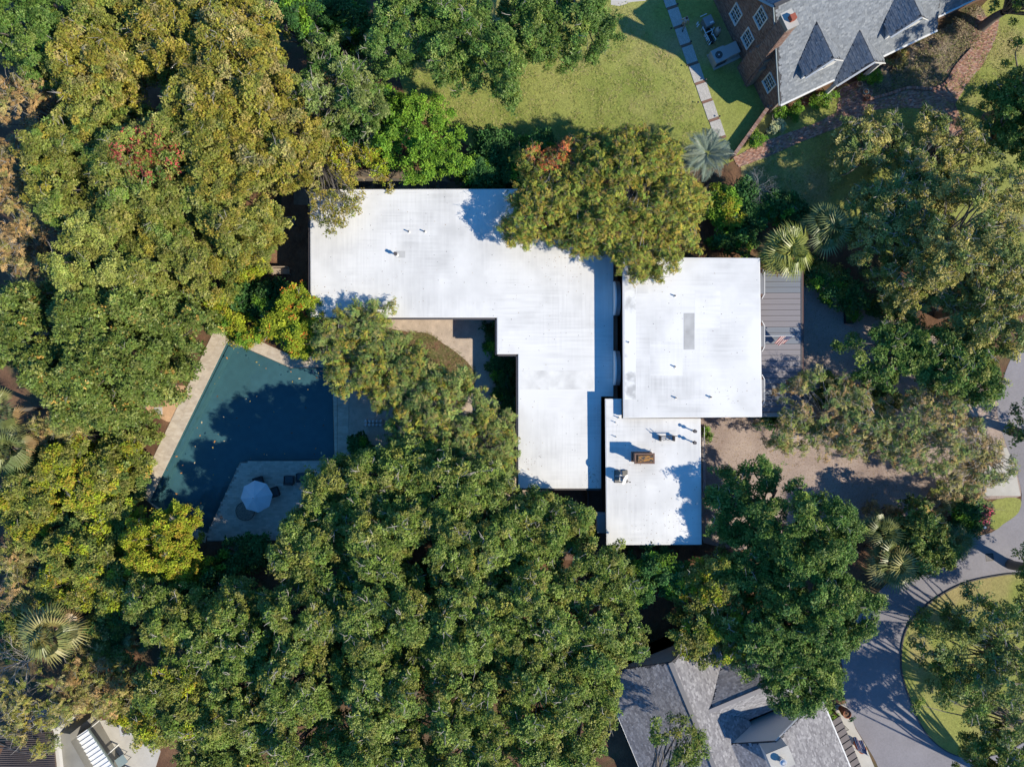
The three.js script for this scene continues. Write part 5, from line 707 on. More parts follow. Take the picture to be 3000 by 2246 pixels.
// ---- right hand woods
const gR = 'grey-branched oaks at the right';
tree('mossy', 'grey-branched oak overhanging the brick walk', [[2520, 420, 75], [2590, 400, 85], [2480, 470, 45]], 5.0, 2.4, [2570, 470], { gap: 0.34, fill: 0.08 }, gR);
tree('mossy', 'grey-branched oak right of the one over the brick walk', [[2740, 420, 100], [2840, 440, 100], [2780, 520, 100], [2680, 480, 70]], 5.8, 2.8, null, {}, gR);
tree('mossy', 'grey-branched oak in the middle of the right woods', [[2610, 590, 95], [2700, 620, 110], [2600, 700, 95]], 7.5, 3.5, null, {}, gR);
tree('mossy', 'largest grey-branched oak near the right edge', [[2840, 620, 120], [2930, 560, 90], [2900, 720, 120], [2790, 740, 90]], 12, 5, null, {}, gR);
tree('mossy', 'grey-branched oak just above the forecourt', [[2700, 800, 110], [2640, 850, 70], [2780, 850, 90]], 7.0, 3.6, [2700, 880], { gap: 0.3, fill: 0.06 }, gR);
tree('mossy', 'olive oak at the right edge above the road', [[2930, 860, 100], [2990, 790, 70], [2890, 940, 80], [2960, 980, 70]], 9.5, 4.5, null, { gap: 0.12 }, gR);
tree('darkoak', 'green oak cut by the right edge beside the shaded lawn', [[2990, 300, 85], [3030, 380, 70], [3010, 430, 60]], 7.5, 3.5, null, {}, gR);
tree('darkoak', 'dark green oak over the forecourt, nearest the carport', [[2540, 1030, 80], [2620, 1000, 90], [2680, 1070, 70], [2580, 1090, 50]], 6.2, 3.2, [2650, 1040], { gap: 0.36, fill: 0.05 }, gR);
tree('oak', 'green oak over the driveway beside the road', [[2770, 1020, 90], [2850, 1060, 90], [2890, 1130, 60], [2790, 1120, 70]], 7.5, 3.5, [2830, 1050], { gap: 0.16, pal: ['darkoak', 'oak', 'olive'], mixed: 0.4 }, gR);
tree('shrub', 'green shrubs at the upper edge of the forecourt', [[2450, 860, 40], [2510, 880, 40], [2400, 800, 45]], 2.2, 0.2, null, { pal: ['deep', 'bright', 'olive'], mixed: 0.4 });
tree('shrub', 'ferny shrub row between forecourt and grey-branched oak', [[2600, 900, 40], [2650, 920, 35], [2480, 830, 40]], 2.0, 0.2, null, { pal: ['olive', 'deep'], mixed: 0.4 });
const gM = 'thin crape myrtles along the driveway';
tree('thin', 'thin crape myrtle touching the lower edge of the carport', [[2340, 1195, 75], [2430, 1180, 90], [2300, 1250, 60], [2430, 1280, 70]], 6.5, 2.6, [2390, 1230], { gap: 0.24 }, gM);
tree('thin', 'thin crape myrtle in the middle of the driveway row', [[2530, 1220, 90], [2480, 1280, 60], [2600, 1290, 70]], 7, 2.6, [2540, 1250], { gap: 0.18 }, gM);
tree('thin', 'crape myrtle with fullest crown along the driveway', [[2690, 1230, 90], [2770, 1210, 80], [2660, 1330, 60], [2770, 1310, 80]], 7.5, 2.6, [2710, 1270], { gap: 0.14, dens: 62 }, gM);
tree('thin', 'thin crape myrtle over the concrete apron', [[2870, 1290, 70], [2920, 1370, 60], [2840, 1390, 70], [2790, 1420, 50]], 6.5, 2.6, [2850, 1330], { gap: 0.34 }, gM);
tree('deepshrub', 'low dark shrub against the carport end wall', [[2260, 1230, 22], [2300, 1232, 22]], 1.4, 0.1, null, { clump: 0.4, dens: 150 });
tree('topiary', 'small green shrub in the narrow strip beside the chimney block', [[2073, 1265, 10], [2076, 1280, 9]], 0.7, 0.05);
tree('shrub', 'leafy shrubs under the driveway crape myrtles', [[2520, 1170, 45], [2440, 1150, 40], [2600, 1180, 40]], 1.6, 0.2, null, { pal: ['deep', 'olive'], mixed: 0.5 });
tree('oak', 'oak beyond the right edge shading the curved brick walk', [[3120, 130, 110], [3190, 220, 110], [3110, 300, 60]], 12, 3, null, { gap: 0.3, fill: 0.05 }, gR);
tree('oak', 'oak beyond the top right corner shading the sandy bed', [[3080, -140, 90], [3170, -90, 110]], 12, 3, null, { gap: 0.3, fill: 0.05 }, gR);
// ---- lower right
const gLR = 'dark live oaks between the chimney block and the road';
tree('darkoak', 'dark live oak touching the right side of the chimney block', [[2150, 1440, 90], [2230, 1400, 60], [2190, 1520, 100], [2120, 1530, 50]], 6.9, 3.8, [2220, 1480], { over: 5.6 }, gLR);
tree('darkoak', 'dark live oak at the centre of the lower right mass', [[2220, 1640, 85], [2280, 1730, 85], [2160, 1700, 50]], 9.0, 4, null, {}, gLR);
tree('darkoak', 'dark live oak beside the sunlit palms', [[2330, 1540, 110], [2420, 1610, 90], [2470, 1540, 70], [2340, 1650, 90]], 11.5, 5, null, {}, gLR);
tree('darkoak', 'dark live oak leaning over the road shade', [[2430, 1750, 110], [2510, 1800, 80], [2350, 1800, 100], [2450, 1850, 80]], 12, 5, [2400, 1790], {}, gLR);
tree('darkoak', 'dark live oak over the grey shingled house', [[2290, 1930, 110], [2380, 1960, 90], [2340, 2040, 70], [2430, 2010, 50], [2250, 1860, 80]], 10.5, 6.2, [2345, 1905], { over: 5 }, gLR);
tree('oak', 'yellow green oak below the chimney block', [[2080, 1720, 90], [2150, 1800, 90], [2060, 1840, 90], [2130, 1900, 70]], 8.0, 3.6, null, { pal: ['olive', 'lime'], mixed: 0.25 }, gLR);
tree('bright', 'bluish green tree against the lower wall of the chimney block', [[1920, 1660, 70], [1880, 1720, 60], [1980, 1700, 50]], 6.5, 2, [1920, 1690], { pal: ['deep', 'bright'], mixed: 0.35 }, gLR);
tree('oak', 'small oak sprig crown over the left slope of the grey roof', [[1990, 2180, 70], [1930, 2150, 40], [2040, 2200, 45]], 9, 6.6, [1880, 2250], { gap: 0.3, dens: 80, clump: 0.45, over: 6.0, twigs: 0.6 }, gLR);
tree('broadshrub' in TYPES ? 'broadshrub' : 'magnolia', 'glossy broad-leaved tree between palms and driveway mouth', [[2720, 1540, 70], [2680, 1600, 60], [2760, 1620, 60], [2690, 1650, 40]], 6, 1.2, [2715, 1580]);
tree('deepshrub', 'round azalea shrub beside the pink roses', [[2830, 1500, 30], [2850, 1485, 22]], 1.3, 0.1, null, { clump: 0.4, dens: 160 });
tree('tanshrub', 'twiggy half bare shrub at the driveway mouth', [[2780, 1450, 45], [2820, 1430, 30]], 2.4, 0.2);
tree('shrub', 'rose bush with pink flowers near the road bend', [[2902, 1508, 24]], 1.1, 0.1, null, { pal: ['rose'], mixed: 0, clump: 0.4, dens: 120, name: 'rose_bush' });
tree('deepshrub', 'low dark shrub behind the pink roses', [[2850, 1540, 35], [2800, 1560, 30]], 0.9, 0.1, null, { clump: 0.4, dens: 150 });
const gI = 'oaks standing on the grass island';
tree('oak', 'open live oak on the left of the grass island', [[2780, 1880, 80], [2860, 1800, 80], [2880, 1930, 90]], 9.5, 4.5, [2880, 1880], { gap: 0.26, fill: 0, dens: 74, trunk: 0.26, pal: ['greygreen', 'oak', 'olive'], mixed: 0.5, twigs: 0.5 }, gI);
tree('oak', 'open live oak at the right edge of the grass island', [[2980, 1860, 90], [2970, 1990, 100], [3070, 1920, 120]], 11.5, 5.5, [3010, 1930], { gap: 0.3, fill: 0, dens: 70, trunk: 0.26, pal: ['greygreen', 'oak'], mixed: 0.5, twigs: 0.6 }, gI);
tree('oak', 'open live oak on the lower half of the grass island', [[2870, 2070, 80], [2960, 2110, 90], [2800, 2010, 50], [2750, 2060, 40]], 9, 4.5, [2920, 2080], { gap: 0.28, fill: 0, dens: 74, trunk: 0.26, pal: ['greygreen', 'oak'], mixed: 0.5, twigs: 0.5 }, gI);
tree('oak', 'oak crown peeking in at the bottom right corner', [[2960, 2240, 80], [2880, 2260, 60], [3040, 2230, 80]], 9, 4.5, [2990, 2300], { gap: 0.3 }, gI);
tree('oak', 'live oak just outside the right edge shading the road bend', [[3200, 1720, 130], [3280, 1800, 130], [3120, 1690, 80]], 11, 4, null, { gap: 0.25, dens: 70 }, gI);
tree('oak', 'live oak outside the right edge shading the driveway road', [[3160, 1240, 110], [3230, 1330, 110]], 10, 3.5, null, { gap: 0.2, dens: 70 }, gI);
// ---- oaks below the white house
const gB = 'live oaks massed below the courtyard';
const OK = [
  ['green oak standing between terrace umbrella and courtyard', [[1070, 1395, 75], [1160, 1365, 80], [1200, 1390, 90], [1080, 1460, 80]], 'oak', 10, 4],
  ['green oak overhanging the umbrella terrace', [[930, 1450, 60], [980, 1510, 80], [870, 1560, 60], [980, 1400, 55]], 'oak', 10, 4],
  ['green oak below the corner of the courtyard', [[1300, 1400, 90], [1380, 1440, 80], [1280, 1480, 80]], 'oak', 10.5, 4.5],
  ['green oak against the lower left of the south wing', [[1470, 1450, 70], [1500, 1520, 80], [1580, 1490, 50]], 'oak', 9.5, 4.5],
  ['green oak beside the shaded brick patio', [[1620, 1560, 70], [1700, 1530, 45], [1560, 1600, 80]], 'oak', 9.5, 4.5],
  ['oak directly below the umbrella terrace', [[860, 1640, 70], [930, 1600, 80], [960, 1680, 80]], 'oak', 10.5, 4.5],
  ['oak in the first row below the courtyard, left half', [[1080, 1560, 90], [1180, 1540, 90], [1110, 1650, 90]], 'oak', 12, 5],
  ['oak in the first row below the courtyard, right half', [[1330, 1580, 100], [1430, 1600, 90], [1360, 1680, 90]], 'oak', 12, 5],
  ['oak between brick patio and bluish green tree', [[1760, 1660, 70], [1700, 1700, 80], [1800, 1730, 70]], 'oak', 10, 4.5],
  ['oak in the middle of the lower woods, second row left', [[840, 1790, 80], [930, 1800, 100], [880, 1880, 80]], 'oak', 12, 5],
  ['oak in the middle of the lower woods, second row centre left', [[1090, 1770, 110], [1190, 1800, 100], [1090, 1870, 90]], 'oak', 13, 5],
  ['oak in the middle of the lower woods, second row centre', [[1340, 1790, 100], [1440, 1820, 100], [1340, 1890, 100]], 'oak', 13, 5],
  ['oak in the middle of the lower woods, second row centre right', [[1560, 1740, 100], [1620, 1820, 100], [1530, 1880, 80]], 'oak', 12.5, 5],
  ['oak in the second row nearest the grey shingled house', [[1750, 1830, 80], [1830, 1870, 90], [1750, 1920, 80]], 'oak', 11.5, 5],
  ['oak in the third row of the lower woods, far left', [[830, 1980, 90], [930, 2020, 100], [840, 2070, 80]], 'oak', 12, 5],
  ['oak in the third row of the lower woods, centre left', [[1100, 1990, 110], [1200, 2020, 90], [1110, 2090, 90]], 'oak', 13, 5],
  ['oak in the third row of the lower woods, centre', [[1340, 2020, 110], [1440, 2060, 90], [1330, 2110, 80]], 'oak', 13, 5],
  ['oak in the third row of the lower woods, right', [[1570, 2000, 100], [1660, 2050, 90], [1560, 2100, 80]], 'oak', 12.5, 5],
  ['oak at the left edge of the grey shingled roof', [[1760, 2050, 70], [1740, 2140, 70], [1690, 2180, 60]], 'oak', 10.5, 5],
  ['oak on the bottom edge, left of the lower woods', [[860, 2190, 90], [960, 2200, 90]], 'oak', 12, 5],
  ['oak on the bottom edge, centre left', [[1100, 2200, 100], [1210, 2210, 90]], 'oak', 12.5, 5],
  ['oak on the bottom edge, centre right', [[1340, 2220, 90], [1450, 2210, 100]], 'oak', 12.5, 5],
  ['oak on the bottom edge beside the grey shingled roof', [[1580, 2210, 90], [1690, 2240, 70]], 'oak', 11.5, 5],
];
for (const [l, lobes, ty, top, base] of OK) tree(ty, l, lobes, top, base, null, {}, gB);
tree('deepshrub', 'dark evergreen shrub below the south wing patio', [[1680, 1520, 25], [1720, 1560, 30]], 1.6, 0.1, null, { clump: 0.45 });
tree('deepshrub', 'dark understory shrub below the terrace corner', [[680, 1640, 60], [740, 1620, 50], [640, 1700, 50]], 3.0, 0.2);
tree('deepshrub', 'dark planting at the right end of the terrace', [[1050, 1300, 30], [1060, 1340, 35], [1030, 1400, 30]], 2.0, 0.1);
for (const [u, v, l] of [[1260, 1690, 'left one'], [1500, 1690, 'right one'], [1010, 1930, 'lower left one'], [1250, 1940, 'lower middle one'], [1680, 1960, 'lower right one']]) tree('deepshrub', `shaded understory shrub in a gap of the lower woods, ${l}`, [[u, v, 55], [u + 50, v + 30, 45]], 3.0, 0.2);
// ---- courtyard crape myrtles
const gC = 'crape myrtles in the courtyard';
tree('myrtle', 'crape myrtle hiding the wing corner above the pool', [[1000, 960, 70], [1090, 970, 70], [960, 1010, 50]], 6.8, 3, [1030, 1030], { pal: ['myrtlegreen', 'myrtle'], mixed: 0.4, over: 4.3 }, gC);
tree('myrtle', 'crape myrtle in the middle of the courtyard bed', [[1090, 1060, 95], [1190, 1090, 80], [1010, 1085, 70], [1140, 1125, 70]], 6.5, 2.5, [1100, 1080], { pal: ['myrtlegreen', 'myrtle'], mixed: 0.4 }, gC);
tree('myrtle', 'crape myrtle filling the lower courtyard', [[1280, 1190, 110], [1370, 1210, 90], [1220, 1270, 90], [1320, 1140, 60], [1320, 1290, 80]], 6.8, 2.5, [1290, 1200], { pal: ['myrtlegreen', 'myrtle'], mixed: 0.35, gap: 0.1 }, gC);
tree('myrtle', 'crape myrtle touching the left wall of the south wing', [[1440, 1270, 80], [1470, 1350, 50], [1380, 1320, 80]], 6.5, 2.5, [1440, 1290], { pal: ['myrtlegreen', 'myrtle'], mixed: 0.35, gap: 0.1 }, gC);
tree('deepshrub', 'dark groundcover shrub along the courtyard wall, upper part', [[1450, 965, 24], [1440, 1010, 24], [1470, 1060, 32]], 0.7, 0.05, null, { clump: 0.4, dens: 170, name: 'ground_cover' });
tree('deepshrub', 'dark groundcover shrub along the courtyard wall, lower part', [[1480, 1100, 35], [1490, 1150, 35], [1500, 1200, 30]], 0.8, 0.05, null, { clump: 0.4, dens: 170, name: 'ground_cover' });
// ---- around the pool
tree('limered', 'yellow green sapling with red leaves above the pool', [[860, 900, 65], [870, 980, 60], [800, 950, 40], [915, 950, 40]], 5.5, 1.5, [850, 960]);
tree('limered', 'yellow green shrub at the top corner of the pool', [[690, 940, 55], [640, 900, 45], [720, 980, 35]], 4.5, 1.0, [690, 950], { pal: ['lime', 'bright'], mixed: 0.3 });
tree('deepshrub', 'dark green shrub between side yard and pool saplings', [[760, 885, 62], [830, 880, 45], [690, 865, 50]], 3.4, 0.2);
const gMa = 'glossy magnolias left of the pool';
tree('magnolia', 'glossy magnolia at the left edge', [[60, 980, 110], [130, 1070, 110], [90, 880, 70]], 11, 3, null, {}, gMa);
tree('magnolia', 'glossy magnolia in the middle of the left side', [[260, 930, 120], [340, 1030, 120], [250, 1090, 100], [390, 900, 90]], 12, 3, null, {}, gMa);
tree('magnolia', 'glossy magnolia leaning over the pool coping', [[480, 940, 85], [500, 1030, 72], [440, 1110, 75], [565, 925, 42]], 10, 2.5, [490, 1030], {}, gMa);
tree('magnolia', 'glossy magnolia just above the sandy patch', [[310, 1200, 75], [380, 1185, 50], [220, 1200, 70]], 8, 1.5, null, {}, gMa);
const gH = 'mixed shrubs on the lower left';
tree('shrub', 'mixed green shrubs beside the long pool coping', [[390, 1300, 55], [330, 1360, 80], [350, 1420, 45]], 4, 0.2, null, {}, gH);
tree('tanshrub', 'pale twiggy shrub between palms and sandy patch', [[200, 1230, 70], [130, 1250, 50]], 4, 0.3, null, {}, gH);
tree('shrub', 'yellowish shrub mass right of the left edge palms', [[190, 1370, 100], [270, 1430, 90], [150, 1460, 80]], 5, 0.3, null, { pal: ['lime', 'olive'], mixed: 0.5 }, gH);
tree('shrub', 'shrub mass at the left edge below the palms', [[60, 1450, 90], [100, 1540, 80]], 4.5, 0.3, null, {}, gH);
tree('shrub', 'shrub mass left of the pool lower corner', [[320, 1500, 65], [280, 1560, 80], [370, 1560, 45]], 4.5, 0.3, null, { pal: ['olive', 'lime'], mixed: 0.4 }, gH);
tree('lime', 'brightest yellow green tree below the pool', [[490, 1570, 80], [440, 1630, 80], [530, 1640, 60], [400, 1580, 50]], 6.5, 2, null, {}, gH);
tree('shrub', 'olive shrub tree left of the brightest yellow tree', [[280, 1650, 90], [200, 1620, 80], [340, 1690, 70]], 6, 1, null, {}, gH);
tree('deepshrub', 'dark shrub between yellow tree and dead tree', [[560, 1720, 70], [620, 1680, 50]], 4, 0.2, null, {}, gH);
tree('oak', 'green oak right of the large left palm', [[480, 1830, 90], [560, 1820, 80], [420, 1760, 60]], 9, 3.5, null, {}, gH);
tree('oak', 'green oak at the left of the lower woods', [[680, 1810, 80], [720, 1900, 90], [620, 1900, 80]], 10, 4, null, {}, gH);
tree('oak', 'green oak beside the bottom left patio', [[480, 2020, 110], [560, 2090, 100], [460, 2120, 80]], 10.5, 3.5, null, { pal: ['olive', 'oak', 'lime'], mixed: 0.4 }, gH);
tree('oak', 'green oak left of the third row', [[690, 2010, 100], [740, 2100, 90], [640, 2110, 80]], 11, 4, null, {}, gH);
tree('magnolia', 'glossy dark tree at the bottom edge left of the oaks', [[640, 2200, 90], [740, 2220, 80], [560, 2200, 60]], 8, 2, null, {}, gH);
tree('tanshrub', 'brownish shrub at the left edge above the large palm', [[60, 1720, 80], [30, 1640, 60]], 4, 0.2, null, {}, gH);
tree('tanshrub', 'tan shrub mass above the white ribbed porch roof', [[250, 2000, 90], [330, 2040, 70], [200, 2070, 60], [300, 1950, 60]], 4, 0.2, null, {}, gH);
tree('shrub', 'low green shrub row at the edge of the bottom left patio', [[350, 2090, 35], [400, 2080, 35]], 2.2, 0.1, null, {}, gH);
tree('brown', 'thin yellow tree over the brown ribbed roof', [[60, 2050, 80], [130, 2090, 60], [40, 2150, 60], [110, 2180, 40]], 8.5, 5.6, [30, 2090], { pal: ['tan', 'autumn', 'olive'], mixed: 0.6, gap: 0.3, over: 5.4 }, gH);
tree('shrub', 'scrubby shrub right of the large left palm', [[300, 1850, 60], [360, 1800, 50], [330, 1920, 50]], 3, 0.2, null, { pal: ['olive', 'tan', 'deep'], mixed: 0.5 }, gH);
tree('shrub', 'scrubby shrub left of the large left palm', [[40, 1830, 55], [60, 1900, 50]], 3, 0.2, null, { pal: ['olive', 'tan', 'deep'], mixed: 0.5 }, gH);
tree('shrub', 'low shrub at the left edge above the mixed shrubs', [[30, 1330, 60], [100, 1330, 50]], 3, 0.2, null, {}, gH);
tree('shrub', 'green shrub filling between brightest tree and left palm', [[150, 1710, 60], [230, 1740, 60], [320, 1760, 55]], 4, 0.2, null, {}, gH);
// ---- beds by the brick house
for (const [u, v, p, h, l] of [[2286, 327, 20, 1.1, 'nearest the garden wall'], [2333, 326, 20, 1.1, 'second from the garden wall'], [2415, 290, 22, 1.2, 'largest beside the brick walk'], [2388, 300, 13, 0.9, 'smallest beside the brick walk'], [2440, 275, 12, 0.8, 'touching the portico column'], [2566, 220, 20, 1.1, 'right of the portico'], [2528, 233, 11, 0.8, 'in the portico corner'], [2219, 408, 22, 1.2, 'at the lower end of the garden wall']]) tree('topiary', `round bright green shrub ${l}`, [[u, v, p]], h, 0.05, null, {}, 'clipped shrubs by the brick house');
tree('topiary', 'pale silvery grass clump near the garden wall', [[2275, 370, 26]], 0.8, 0.05, null, { pal: ['silver'], kind: 'myrtle', leaf: 0.6, dens: 300, name: 'ornamental_grass' });
tree('tanshrub', 'twiggy pink brown shrub right of the portico', [[2620, 185, 20], [2650, 170, 18]], 1.0, 0.05, null, { clump: 0.35, dens: 150 });
tree('tanshrub', 'brown plumed grass clump between oak and palms', [[2590, 1510, 40], [2620, 1500, 25]], 2.0, 0.1, null, { pal: ['brown'], name: 'ornamental_grass' });
tree('topiary', 'green shrub at the eave corner by the mulch bed', [[2432, 2080, 14], [2438, 2096, 12]], 0.9, 0.05);
tree('topiary', 'yellow green shrub below the eave beside the railing', [[2452, 2130, 16]], 0.9, 0.05, null, { pal: ['lime'] });
// evergreens clipped into the urns are parts of the urns
scene.children.filter(o => o.name.startsWith('planter_urn')).forEach((u, i) => { delete u.userData.plantAt; const g = new THREE.Group(); g.name = 'evergreen'; g.position.y = 1.05; u.add(g); crown(g, [[0, 0, 0.2]], { ...TYPES.topiary, pal: ['deep', 'bright'], mixed: 0.4, base: 0.2, top: 1.0, clump: 0.2, dens: 900, leaf: 0.45 }, 3000 + i); });
// ---- bare trees
function bareTree(name, label, u, v, h, rad, seed, mat, n = 26) {
  const [x, z] = W(u, v, h * 0.6), t = thing(name, label, 'tree', x, 0, z), r = rng(seed), list = [];
  const grow = (p, d, l, rd, k) => { const e = p.clone().addScaledVector(d, l), m = p.clone().lerp(e, 0.5).add(V3(rr(r, -0.1, 0.1) * l, rr(r, -0.05, 0.12) * l, rr(r, -0.1, 0.1) * l)); list.push(tube([p, m, e], rd, rd * 0.55, k > 1 ? 6 : 4)); if (k > 0) for (let i = 0; i < 3; i++) grow(i ? e : m, d.clone().add(V3(rr(r, -0.9, 0.9), rr(r, -0.35, 0.35), rr(r, -0.9, 0.9))).normalize(), l * rr(r, 0.55, 0.8), rd * 0.55, k - 1); };
  part('trunk', tube([V3(0, -0.1, 0), V3(0.05, h * 0.25, 0), V3(0, h * 0.5, 0.05)], rad * 1.3, rad, 8), mat, t);
  for (let i = 0; i < n / 4; i++) { const a = i / (n / 4) * 6.283 + r(); grow(V3(0, h * rr(r, 0.35, 0.5), 0), V3(Math.cos(a), rr(r, 0.35, 1.1), Math.sin(a)).normalize(), h * 0.24, rad * 0.55, 3); }
  part('branches', merge(list), mat, t); return t;
}
bareTree('dead_tree', 'leafless dead tree with pale branches in the dark gap below the terrace', 640, 1770, 5.5, 0.07, 41, M.barkPale);
bareTree('dead_tree', 'grey leafless tree at the left edge below the large palm', 50, 1950, 6.5, 0.08, 42, M.barkPale, 40);
bareTree('dead_tree', 'grey leafless shrub left of the sunlit fan palm', 2225, 545, 3.4, 0.04, 43, std({ color: lin(0.3, 0.31, 0.32) }), 40);
bareTree('dead_tree', 'pale leafless shrub between magnolias and left edge palms', 205, 1235, 4.6, 0.05, 44, M.barkPale, 36);
bareTree('dead_tree', 'leafless twiggy shrub in shade below the terrace edge', 700, 1640, 3.6, 0.04, 45, std({ color: lin(0.2, 0.2, 0.2) }), 40);
// ---- palms
function fanGeo(seed, n, L, spread, curl) { const r = rng(seed), pos = []; const put = (...p) => p.forEach(q => pos.push(q.x, q.y, q.z));
  put(V3(0, 0, -0.015), V3(0, 0, 0.015), V3(0.9, 0.1, 0.012), V3(0, 0, -0.015), V3(0.9, 0.1, 0.012), V3(0.9, 0.1, -0.012)); const B = V3(0.85, 0.1, 0);
  for (let i = 0; i < n; i++) { const a = (i / (n - 1) - 0.5) * spread, l = L * (0.72 + 0.28 * Math.cos(a)) * rr(r, 0.85, 1.1), d = V3(Math.cos(a), 0, Math.sin(a)), s = V3(-d.z, 0, d.x), m = B.clone().addScaledVector(d, l * 0.5).add(V3(0, 0.09 * l + (i % 2) * 0.03, 0)), e = B.clone().addScaledVector(d, l * 0.95).add(V3(0, -curl * l * rr(r, 0.6, 1.3), 0)); put(B, m.clone().addScaledVector(s, 0.045), m.clone().addScaledVector(s, -0.045), m.clone().addScaledVector(s, 0.045), e, m.clone().addScaledVector(s, -0.045)); }
  const g = new THREE.BufferGeometry(); g.setAttribute('position', new THREE.Float32BufferAttribute(pos, 3)); g.computeVertexNormals(); return g; }
function featherGeo(seed, L, droop) { const r = rng(seed), pos = []; const put = (...p) => p.forEach(q => pos.push(q.x, q.y, q.z)), P = t => V3(L * (t - 0.18 * t * t), 0.75 * t * L * 0.5 - droop * t * t * L, 0);
  for (let i = 0; i < 10; i++) { const a = P(i / 10), b = P((i + 1) / 10); put(a.clone().add(V3(0, 0, 0.015)), b, a.clone().add(V3(0, 0, -0.015))); }
  for (let i = 0; i < 34; i++) for (const s of [-1, 1]) { const t = 0.12 + 0.86 * i / 34, p = P(t), l = 0.62 * Math.sin(Math.PI * (0.15 + 0.8 * t)) * rr(r, 0.85, 1.1), e = p.clone().add(V3(l * 0.55, 0.3 * l - 0.1, s * l * 0.85)), m = p.clone().lerp(e, 0.5).add(V3(0, 0.08, 0)); put(p, m.clone().add(V3(0.022, 0, 0)), m.clone().add(V3(-0.022, 0, 0)), m.clone().add(V3(0.022, 0, 0)), e, m.clone().add(V3(-0.022, 0, 0))); }
  const g = new THREE.BufferGeometry(); g.setAttribute('position', new THREE.Float32BufferAttribute(pos, 3)); g.computeVertexNormals(); return g; }
const fanG = [fanGeo(51, 20, 1.15, 3.4, 0.3), fanGeo(52, 18, 1.05, 3.2, 0.5), fanGeo(53, 20, 1.2, 3.6, 0.12)], feaG = [featherGeo(54, 2.3, 0.75), featherGeo(55, 2.1, 0.95), featherGeo(56, 2.4, 0.5)];
const palmMat = c => new THREE.MeshPhysicalMaterial({ color: c, roughness: 0.42, side: THREE.DoubleSide });
function palm(label, u, v, h, scale, n, geos, cols, seed, feather = false) {
  const [x, z] = W(u, v, h), t = thing('palm_tree', label, 'palm', x, 0, z), r = rng(seed), mats = cols.map(palmMat);
  part('trunk', tube([V3(0.1, -0.1, 0), V3(0.05, h * 0.5, 0.05), V3(0, h, 0)], 0.2, 0.17, 10), M.bark, t);
  for (let i = 0; i < n; i++) { const k = i / n, m = part('frond', geos[i % geos.length], mats[r() * mats.length | 0], t); m.position.set(0, h - 0.05 + rr(r, 0, 0.2), 0); m.rotation.order = 'YZX'; m.rotation.set(rr(r, -0.6, 0.6), i * 2.4 + rr(r, -0.35, 0.35), (feather ? 0.75 : 1.45) - k * (feather ? 1.15 : 1.9) + rr(r, -0.15, 0.15)); m.scale.setScalar(scale * rr(r, 0.85, 1.1)); if (!feather && i >= n - 4) { m.material = M.deadFrond = M.deadFrond || palmMat(lin(0.3, 0.2, 0.09)); m.rotation.z = rr(r, -0.95, -0.6); } }
  return t;
}
palm('sunlit yellow green fan palm at the carport corner', 2297, 738, 5.0, 1.4, 30, fanG, [lin(0.2, 0.24, 0.04), lin(0.16, 0.2, 0.035), lin(0.25, 0.27, 0.06)], 61);
palm('fan palm in tree shade right of the sunlit fan palm', 2415, 670, 4.2, 1.35, 24, fanG, [lin(0.15, 0.19, 0.06), lin(0.12, 0.16, 0.05), lin(0.18, 0.21, 0.07)], 62);
palm('blue grey feather palm at the lower right of the lawn', 2068, 452, 3.2, 1.1, 38, feaG, [lin(0.2, 0.26, 0.2), lin(0.26, 0.31, 0.25), lin(0.16, 0.21, 0.16)], 63, true);
palm('upper fan palm on the left edge', 5, 1200, 5.5, 1.15, 16, fanG, [lin(0.2, 0.22, 0.07), lin(0.16, 0.19, 0.06)], 64);
palm('lower fan palm on the left edge', 32, 1312, 4.8, 1.3, 24, fanG, [lin(0.2, 0.22, 0.08), lin(0.15, 0.19, 0.06)], 65);
palm('large fan palm among scrub at the lower left', 155, 1850, 5.0, 1.5, 26, fanG, [lin(0.24, 0.26, 0.08), lin(0.19, 0.22, 0.07), lin(0.32, 0.29, 0.1)], 66);
palm('lower sunlit palm of the pair beside the road', 2605, 1640, 4.0, 1.35, 30, fanG, [lin(0.25, 0.25, 0.08), lin(0.18, 0.21, 0.06), lin(0.3, 0.28, 0.1)], 67);
palm('upper sunlit palm of the pair beside the road', 2575, 1555, 3.6, 1.1, 24, fanG, [lin(0.2, 0.22, 0.06), lin(0.15, 0.18, 0.05)], 68);
palm('small fan palm right of the glossy tree by the road', 2790, 1585, 3.0, 1.0, 20, fanG, [lin(0.17, 0.21, 0.06), lin(0.13, 0.17, 0.05)], 69);
palm('small scrub palm right of the large left palm', 315, 1925, 1.2, 0.8, 16, fanG, [lin(0.13, 0.16, 0.06), lin(0.16, 0.19, 0.06)], 70);
palm('small scrub palm above the bottom left patio oak', 405, 1880, 1.4, 0.8, 16, fanG, [lin(0.13, 0.16, 0.05), lin(0.24, 0.22, 0.07)], 71);
palm('shaded fan palm under the oaks at the bottom', 640, 2170, 4.5, 1.1, 20, fanG, [lin(0.15, 0.19, 0.06), lin(0.12, 0.16, 0.05)], 72);
console.log('sprigs', sprigs);

